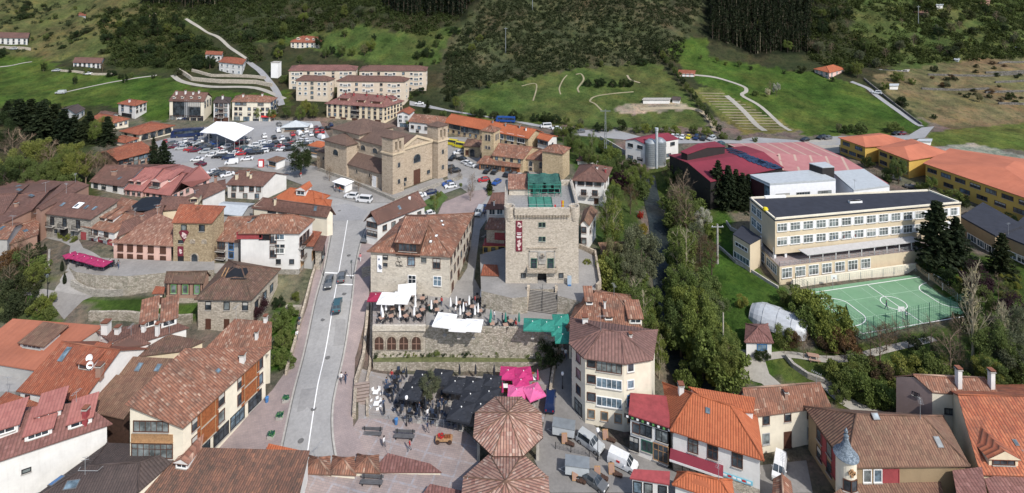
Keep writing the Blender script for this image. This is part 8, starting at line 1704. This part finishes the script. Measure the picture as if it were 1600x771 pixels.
for k,x,y,h in (('conifer',1122,322,74),('conifer',1138,326,70),('conifer',1150,322,60),('conifer',1160,326,58),('conifer',1170,324,54),('conifer',1112,316,52)):tree(k,x,y,h,'tall dark conifer between the warehouse and the school','conifers behind the school','conifer_tree',1.5)
grove([('green',1020,505,56),('mid',1026,560,64),('sparse',1030,592,66),('yellow',1012,580,50),('sparse',948,392,82),('sparse',958,395,90),('olive',962,430,56),('green',958,335,46),('green',985,300,40),('olive',1002,450,96),('olive',985,470,70),('mid',960,452,54),('bush_green',985,398,22),('sparse',992,520,90),('sparse',1006,548,95),('mid',990,500,50),('budding',985,335,46),('green',960,312,30),('bush_yellow',946,420,18),('bush',945,445,26),('bush_green',970,480,34),('bush_green',985,490,34),('bush',990,440,30),('bush',1000,310,30),('bush_green',965,475,40)],'on the left bank of the river','trees on the left river bank')
grove([('bare',1062,352,60),('bare',1056,340,54),('mid',1068,300,40),('mid',1060,290,34),('bare',1068,330,60),('bare',1072,378,66),('mid',1083,355,44),('blossom',1098,364,40),('sparse',1058,446,92),('sparse',1072,452,98),('budding',1094,432,66),('budding',1112,430,52),('green',1064,500,80),('green',1078,528,84),('mid',1064,560,86),('green',1090,560,96),('mid',1100,520,74),('green',1060,520,70),('green',1110,590,74),('yellow',1135,600,70),('mid',1098,600,64),('bush_dark',1105,560,50),('bush',1120,545,38),('bush_green',1140,560,34),('bush_green',1060,470,40),('bush',1085,470,40),('bush_yellow',1150,575,30),('bush',1082,400,34),('mid',1048,298,30),('budding',1045,288,36),('bush_green',1110,372,26),('green',1064,410,56),('mid',1080,420,50),('bush_green',1075,610,40),('bush',1125,612,34)],'on the right bank of the river','trees on the right river bank')
grove([('mid',880,222,24),('mid',895,238,34),('green',905,250,32),('mid',920,262,34),('bush',885,212,14),('bush_dark',893,214,16),('green',935,275,36),('mid',950,285,38),('bush',900,232,20),('bush_green',955,262,34),('mid',968,276,36),('bush_dark',985,268,22),('sparse',925,240,38),('mid',1000,290,34),('green',1012,300,30),('bush',945,240,22)],'on the slope above the chalet','trees above the chalet')
grove([('dark',18,215,46),('conifer',30,218,66),('conifer',48,214,62),('conifer',66,222,66),('conifer',84,218,58),('conifer',100,224,56),('conifer',116,222,44),('conifer',132,224,40),('dark',8,240,52),('bare',20,262,60),('bare',40,272,64),('yellow',14,292,56),('yellow',58,276,62),('bare',78,284,62),('mid',96,292,58),('yellow',112,278,58),('yellow',120,292,56),('bare',134,290,54),('bare',150,282,46),('mid',30,300,58),('mid',60,304,52),('mid',80,300,50),('dark',6,316,60),('mid',45,312,44),('bush',100,305,36),('yellow',160,222,40),('conifer',168,226,46),('green',150,226,36),('bare',165,268,40),('bush_yellow',150,262,26),('conifer',140,212,40),('conifer',12,196,40),('conifer',60,196,38),('dark',90,205,34)],'in the wood at the left','trees of the left wood',2.0)
grove([('bush_scrub',52,408,30),('bush',40,420,32),('bush_green',62,425,26),('bush',58,440,30),('bare',28,410,40),('bare',45,425,44),('bush_bare',12,420,30),('bare',15,455,40),('bush_scrub',20,440,30),('bush_scrub',14,470,40),('bush_scrub',36,485,34),('bush',60,490,26),('bush_green',75,480,22),('bush_scrub',50,455,28),('bush_scrub',18,500,30),('bush',75,500,20),('cypress',97,424,18),('cypress',101,444,18),('cypress',70,392,12),('bush_yellow',95,372,10),('bush_yellow',104,376,10),('bush_yellow',116,378,10)],'on the slope below the old town lane','bushes by the old town lane')
grove([('bush_green',440,520,34),('bush_green',452,500,26),('bush',445,545,30),('bush_green',435,570,26),('bush_dark',436,480,18),('bush',462,470,14),('bush_green',450,575,22)],'on the green drop left of the road','bushes left of the road')
grove([('bush',1250,480,34),('bush_green',1262,500,50),('bush_green',1245,512,40),('bush_green',1290,520,56),('bush_green',1305,530,50),('bush_green',1275,526,46),('bush_bare',1285,545,22),('bush_bare',1300,548,24),('bush_bare',1322,552,40),('bush_bare',1240,540,24),('cypress',1272,470,18),('cypress',1322,512,36),('bush',1225,475,22),('bush_yellow',1160,480,20),('bare',1256,560,40),('bush_dark',1184,562,14),('bush_dark',1197,562,14),('bush_green',1292,540,40),('bush_yellow',1225,540,30)],'between the lawn tunnel and the court','bushes beside the court')
grove([('bare',1375,570,64),('bare',1360,556,44),('bare',1400,540,40),('bare',1420,545,44),('bare',1485,594,76),('bare',1500,560,64),('bare',1455,548,50),('budding',1385,548,44),('bare',1340,548,34),('mid',1545,590,90),('olive',1575,600,84),('yellow',1540,615,58),('olive',1590,560,80),('mid',1596,612,70),('bare',1560,540,60),('bush',1455,600,44),('bush_green',1440,585,40),('bush_yellow',1420,600,44),('bush_green',1340,620,40),('bush_green',1365,632,44),('bush',1325,610,36),('bush_green',1385,638,40),('bush_yellow',1400,610,40),('bush',1310,625,28),('bush_bare',1375,600,40),('bush_green',1470,590,40),('bush',1430,625,34),('budding',1530,560,60),('mid',1540,500,50),('bare',1560,470,40),('bush_dark',1480,450,30),('bush_dark',1455,430,26),('bush',1500,470,26),('bush_dark',1520,520,44),('mid',1555,620,60),('bush',1345,590,30),('bush_scrub',1440,560,34)],'in the garden below the court','trees and bushes below the court')
grove([('bush_yellow',1500+i*13,415+j*13,10) for i in range(3) for j in range(3)]+[('bush_yellow',1565+i*12,438+j*13,10) for i in range(3) for j in range(3)],'in clipped rows beside the school wing','clipped yellow hedges')
grove([('mid',1404,288,40),('bush',1388,284,22),('bush_dark',1356,262,18),('green',1455,304,28),('bush',1440,300,16),('bush',1490,318,24),('bush_dark',1505,322,18),('bush',1475,312,18),('bush_dark',1580,350,18),('bare',1370,290,26),('bush_green',1240,240,10)],'beside the yellow school','trees beside the yellow school')
grove([('green',425,190,20),('green',405,188,22),('yellow',478,182,26),('mid',448,188,22),('green',470,190,24),('yellow',490,186,24),('bush_dark',660,146,10),('bush_dark',650,150,12),('conifer',700,158,18),('conifer',668,176,20),('mid',712,170,20),('bare',722,178,20),('bush',640,156,10),('bush_green',640,200,12),('mid',648,190,18),('bush',445,130,14),('bush',693,186,14)],'around the apartment blocks','trees around the apartment blocks')
grove([('bush_dark',918,135,12),('bush_dark',935,136,14),('bush_dark',940,135,14),('bush_dark',957,136,12),('bush_dark',974,136,14),('bush_dark',985,136,12)],'in the short hedge row across the meadow','hedge row on the meadow')
grove([('mid' if i%3 else 'dark',1030+i*6.2,86+i*8.2,15) for i in range(16)],'in the hedge beside the striped field','hedge line by the striped field')
grove([('bush_dark',20+i*17,166+(i%3)*6,12) for i in range(6)]+[('dark',68,112,14),('dark',117,132,13),('bare',160,112,14),('dark',195,130,14),('bush',60,172,14),('bush_dark',0,90,14)],'in the green field on the left','trees in the left field')
grove([('bare',1204,148,20),('blossom',1213,150,20),('blossom',1200,152,14),('bush',1330,116,18),('bush',1180,150,10),('bush_dark',1300,128,8),('mid',1340,122,26),('bush_dark',1410,166,16),('bush',1383,140,12),('bush',1402,128,18),('bush_dark',1460,186,8),('bush',1425,132,10),('olive',1480,140,14),('olive',1530,160,14),('bush_scrub',1460,112,10),('bush_dark',1580,155,12)],'around the hillside villa and brown field','trees by the hillside villa')
grove([('bush',870,212,14),('bush',890,205,12),('bush_green',905,206,14),('bush_dark',935,206,16),('bush',950,206,16),('bush_dark',972,204,18),('bush',995,208,14),('bush_green',1010,208,16),('bush',1025,208,14),('bush',1040,210,14),('bush_green',1055,212,16),('bush',1085,210,16),('bush_green',1105,213,16),('bush',1130,218,12),('bush',1180,222,8),('bush',1155,220,8)],'along the upper road','bushes along the upper road')
grove([('bush_green',675,313,8),('bush_green',686,308,9),('bare',735,315,26),('bare',738,300,28),('bush_green',720,292,6),('bush_green',765,306,8),('sparse',680,330,26),('bare',580,292,20),('bare',497,268,22),('bare',515,284,24),('bare',560,300,22),('bare',705,275,18),('bare',717,282,16)],'around the church square','trees around the church square')
scatter([(930,425),(995,425),(1010,500),(1000,535),(955,460)],16,['bush_green','bush','bush_yellow','green','olive'],(2,5.5),'in the left river thicket','left river thicket',11)
scatter([(1060,310),(1080,310),(1100,430),(1145,590),(1112,620),(1085,560),(1066,480)],40,['bush_green','green','mid','yellow','bush','olive','bare'],(3,7.5),'in the right river thicket','right river thicket',13)
scatter([(1290,590),(1400,570),(1500,590),(1590,600),(1590,630),(1400,635),(1310,610)],14,['bush_green','bush_yellow','olive','bare','bush','yellow'],(2,5),'on the bank below the gravel path','bank below the path',14)
scatter([(1440,110),(1600,95),(1600,170),(1540,165),(1450,140)],26,['bush_scrub','bush_dark','bush_bare'],(1,2.2),'on the terraces of the brown field','bushes of the brown field',7)
for pts in ([(700,152),(760,138),(830,122),(900,110),(960,104),(1030,100)],[(1045,72),(1110,98),(1180,112),(1260,116)],[(300,116),(250,122),(180,122),(100,112)],[(930,205),(860,190),(790,186),(730,182)],[(1300,210),(1360,206),(1420,206)],[(640,104),(700,100),(740,76),(775,42)]):
 for (x0,y0),(x1,y1) in zip(pts[:-1],pts[1:]):
  for t_ in (.1,.35,.6,.85):
   if rs.random()<.8:tree(rs.choice(['bush','bush_dark','bush_scrub','mid','olive']),x0+(x1-x0)*t_+rs.uniform(-5,5),y0+(y1-y0)*t_+rs.uniform(-2,2),0,'bush or small tree on a meadow edge','bushes on the meadow edges','bush',rs.uniform(.8,1.2),None,rs.uniform(1.4,4.2))
# ---- hedge tufts along the planted strip
for i in range(22):tree(('bush_dark','bush','bush_green')[i%3],0,0,0,'small shrub on the planted strip below the weathered wall','shrubs on the planted strip','bush',1.0,P(590+i*11.6,556.5,1.5),.75+.45*(i%4==0)+.3*random.random())
# ---------------------------------------------------------------- hillside: dotted trees, scrub, pine wood
scatter([(160,40),(330,30),(340,110),(200,110)],26,['dark','mid','bush_dark','dark'],(4,7),'on the left wooded hillside','trees on the left hillside',10)
scatter([(10,5),(200,5),(160,85),(60,85)],22,['bush_dark','bush_scrub','mid'],(2,4),'dotted over the open left hill','bushes on the left hill',12)
scatter([(330,60),(470,10),(590,20),(600,98),(440,100),(400,90)],34,['mid','green','dark','olive','bush_dark'],(4,7),'on the slope above the apartment blocks','trees above the apartment blocks',11)
scatter([(640,60),(760,45),(720,95),(650,100)],9,['bush_dark','dark','mid'],(3,5),'left of the scrubby spur','trees on the green slope',12)
scatter([(1110,45),(1330,20),(1430,100),(1330,112),(1270,95)],34,['mid','dark','olive','green','bare'],(4,7.5),'on the right wooded hillside','trees on the right hillside',11)
scatter([(1400,5),(1600,5),(1600,85),(1420,90)],34,['mid','bare','olive','dark','bush_scrub'],(3.5,7),'on the upper right hill','trees on the upper right hill',12)
HROAD=[(284,24),(298,27),(332,47),(364,66),(392,94),(382,104),(362,96),(340,78),(310,62),(284,44)]
def scrub(name,polys,n,mat,hm,seed,dens=None,leaf=.34,per=34):
 rg=np.random.default_rng(seed);out=[]
 NN=90000;X=rg.uniform(-420,420,NN);Y=rg.uniform(225,470,NN);Z=tz(X,Y);px=CX+X*F/Y;py=HY+F*(HC-Z)/Y;m=np.zeros(len(X),bool)
 for p in polys:m|=inpoly(px,py,p)
 cl=.6*np.sin(X*.11+2*np.sin(Y*.07))+.6*np.sin(Y*.17+1.5*np.sin(X*.09))+.9*np.sin(X*.43+2*np.sin(Y*.31))*np.sin(Y*.39+2*np.sin(X*.27))+rg.normal(size=NN)*.35
 m&=~inpoly(px,py,HROAD)
 m&=cl>(dens if dens is not None else -.6)
 idx=np.where(m)[0][:n];pts=[]
 for i in idx:
  s=rg.uniform(*hm);k=int(per*(.6+.4*s));u=rg.normal(size=(k,3));u/=np.linalg.norm(u,axis=1)[:,None];u*=(rg.random(k)**.35)[:,None];u[:,2]=np.abs(u[:,2])
  pts.append(u*np.array([s*.75,s*.75,s])+np.array([X[i],Y[i],Z[i]-.1]))
 if not pts:return
 o=bpy.data.objects.new(name,leaves_mesh(name,np.concatenate(pts),leaf,mat,rg));C.objects.link(o);return o
SPUR=[(690,150),(700,80),(790,-60),(1120,-60),(1060,98),(900,106),(780,128)]
o=scrub('hillside_scrub',[SPUR],5200,L_SCRUB,(.8,2.4),1,-.75,.36,22);tag(o,'dark grey green scrub covering the rocky spur in the middle','scrub',kind='stuff')
o=scrub('hillside_scrub',[[(150,20),(600,-60),(790,-60),(690,60),(560,40),(400,70),(410,95),(300,110),(170,105)]],4200,L_MIDS,(1.2,3.2),2,-.9,.42,22);tag(o,'mixed green scrub on the slopes at the left and above the blocks','scrub',kind='stuff')
o=scrub('hillside_scrub',[[(1240,-60),(1660,-60),(1660,88),(1430,100),(1330,112),(1262,95)]],3600,L_MIDS,(1.2,3.2),3,-.5,.42,22);tag(o,'mixed green scrub on the right hillside','scrub',kind='stuff')
o=scrub('hillside_scrub',[[(-100,-60),(160,-60),(150,60),(60,88),(-100,85)]],500,L_GREYG,(.8,2.2),4,.1);tag(o,'scattered low scrub on the upper left hill','scrub',kind='stuff')
o=scrub('hillside_scrub',[SPUR],900,L_GREYG,(.8,1.6),6,-1.2,.32,22);tag(o,'paler dry scrub between the dark bushes on the spur','scrub',kind='stuff')
L_PINE=leafm('pine needles',[(.009,.016,.009),(.016,.026,.013),(.026,.038,.018)],.4)
def pine_wood(polys,n,label,seed):
 rg=np.random.default_rng(seed);X=rg.uniform(-420,420,120000);Y=rg.uniform(240,480,120000);Z=tz(X,Y);px=CX+X*F/Y;py=HY+F*(HC-Z)/Y;m=np.zeros(len(X),bool)
 for p in polys:m|=inpoly(px,py,p)
 idx=np.where(m)[0];keep=[]
 cell={}
 for i in idx:
  k=(int(X[i]//2.6),int(Y[i]//2.6))
  if k in cell:continue
  cell[k]=1;keep.append(i)
  if len(keep)>=n:break
 pts=[];mb=MB()
 for i in keep:
  h=rg.uniform(9,13);k=95;z=rg.random(k)**1.1;a=rg.random(k)*6.283;rr=(1-z)*h*.17*(.4+.6*rg.random(k))+.1
  pts.append(np.stack([rr*np.cos(a)+X[i],rr*np.sin(a)+Y[i],Z[i]+h*(.14+.86*z)-rr*.2],1));mb.tube((X[i],Y[i],Z[i]-.3),(X[i],Y[i],Z[i]+h*.8),.16,.05,M_TWIGP if rg.random()<.12 else M_BARK,4,False)
 o=bpy.data.objects.new('pine_wood',leaves_mesh('pine_wood',np.concatenate(pts),.50,L_PINE,rg));C.objects.link(o);tag(o,label,'wood',kind='stuff')
 t=mb.build('pine_trunks',o)
pine_wood([[(1112,-60),(1275,-60),(1262,82),(1180,84),(1108,60)]],1500,'dense dark pine plantation on the right hillside',21)
pine_wood([[(598,-60),(790,-60),(720,28),(620,24),(598,10)],[(225,-60),(440,-60),(400,0),(300,12),(225,8)]],1700,'dense dark pine plantation along the top of the left slope',22)
rs=random.Random(5)
for h in HOUSES:
 f=h.faces[0];q=max(f,key=lambda v:v.z);o_=h.roof
 if not (62<q.y<135) or rs.random()<.5 or o_.name.startswith('parapet'):continue
 q=q.lerp(sum(f,Vector((0,0,0)))/len(f),.12)-h.off;mb=MB();hh=rs.uniform(1.6,2.6);mb.tube(q-Vector((0,0,.3)),q+Vector((0,0,hh)),.03,.025,M_STEEL,5);a=rs.uniform(0,3.14);dx=Vector((math.cos(a),math.sin(a),0));dy=Vector((-dx.y,dx.x,0));t_=q+Vector((0,0,hh-.1));mb.tube(t_-dx*.7,t_+dx*.7,.02,.02,M_STEEL,4)
 for k in range(6):c_=t_+dx*(-.6+k*.24);mb.tube(c_-dy*.3,c_+dy*.3,.014,.014,M_STEEL,4)
 mb.build('aerial',o_)
# ---------------------------------------------------------------- finish: labels that single things out
bpy.context.view_layer.update()
ORD=['first','second','third','fourth','fifth','sixth','seventh','eighth','ninth','tenth']
def ordn(i):return ORD[i] if i<10 else f'{i+1}{"th" if 10 < (i+1) % 100 < 14 else {1: "st", 2: "nd", 3: "rd"}.get((i+1) % 10, "th")}'
by={}
for o in C.objects:
 if o.parent is None and 'label' in o:by.setdefault(o['label'],[]).append(o)
for lb,l in by.items():
 if len(l)<2 or l[0]['category']=='chair':continue
 def cen(o):
  p=o.matrix_world.translation if o.type=='EMPTY' else sum((o.matrix_world@Vector(c) for c in o.bound_box),Vector())/8
  return CX+p.x*F/max(p.y,1)
 l.sort(key=cen)
 for i,o in enumerate(l):
  o['label']=f'{lb}, {"leftmost" if i == 0 else "rightmost" if i == len(l)-1 else ordn(i)+" from the left"}'
  if 'group' not in o:o['group']=lb
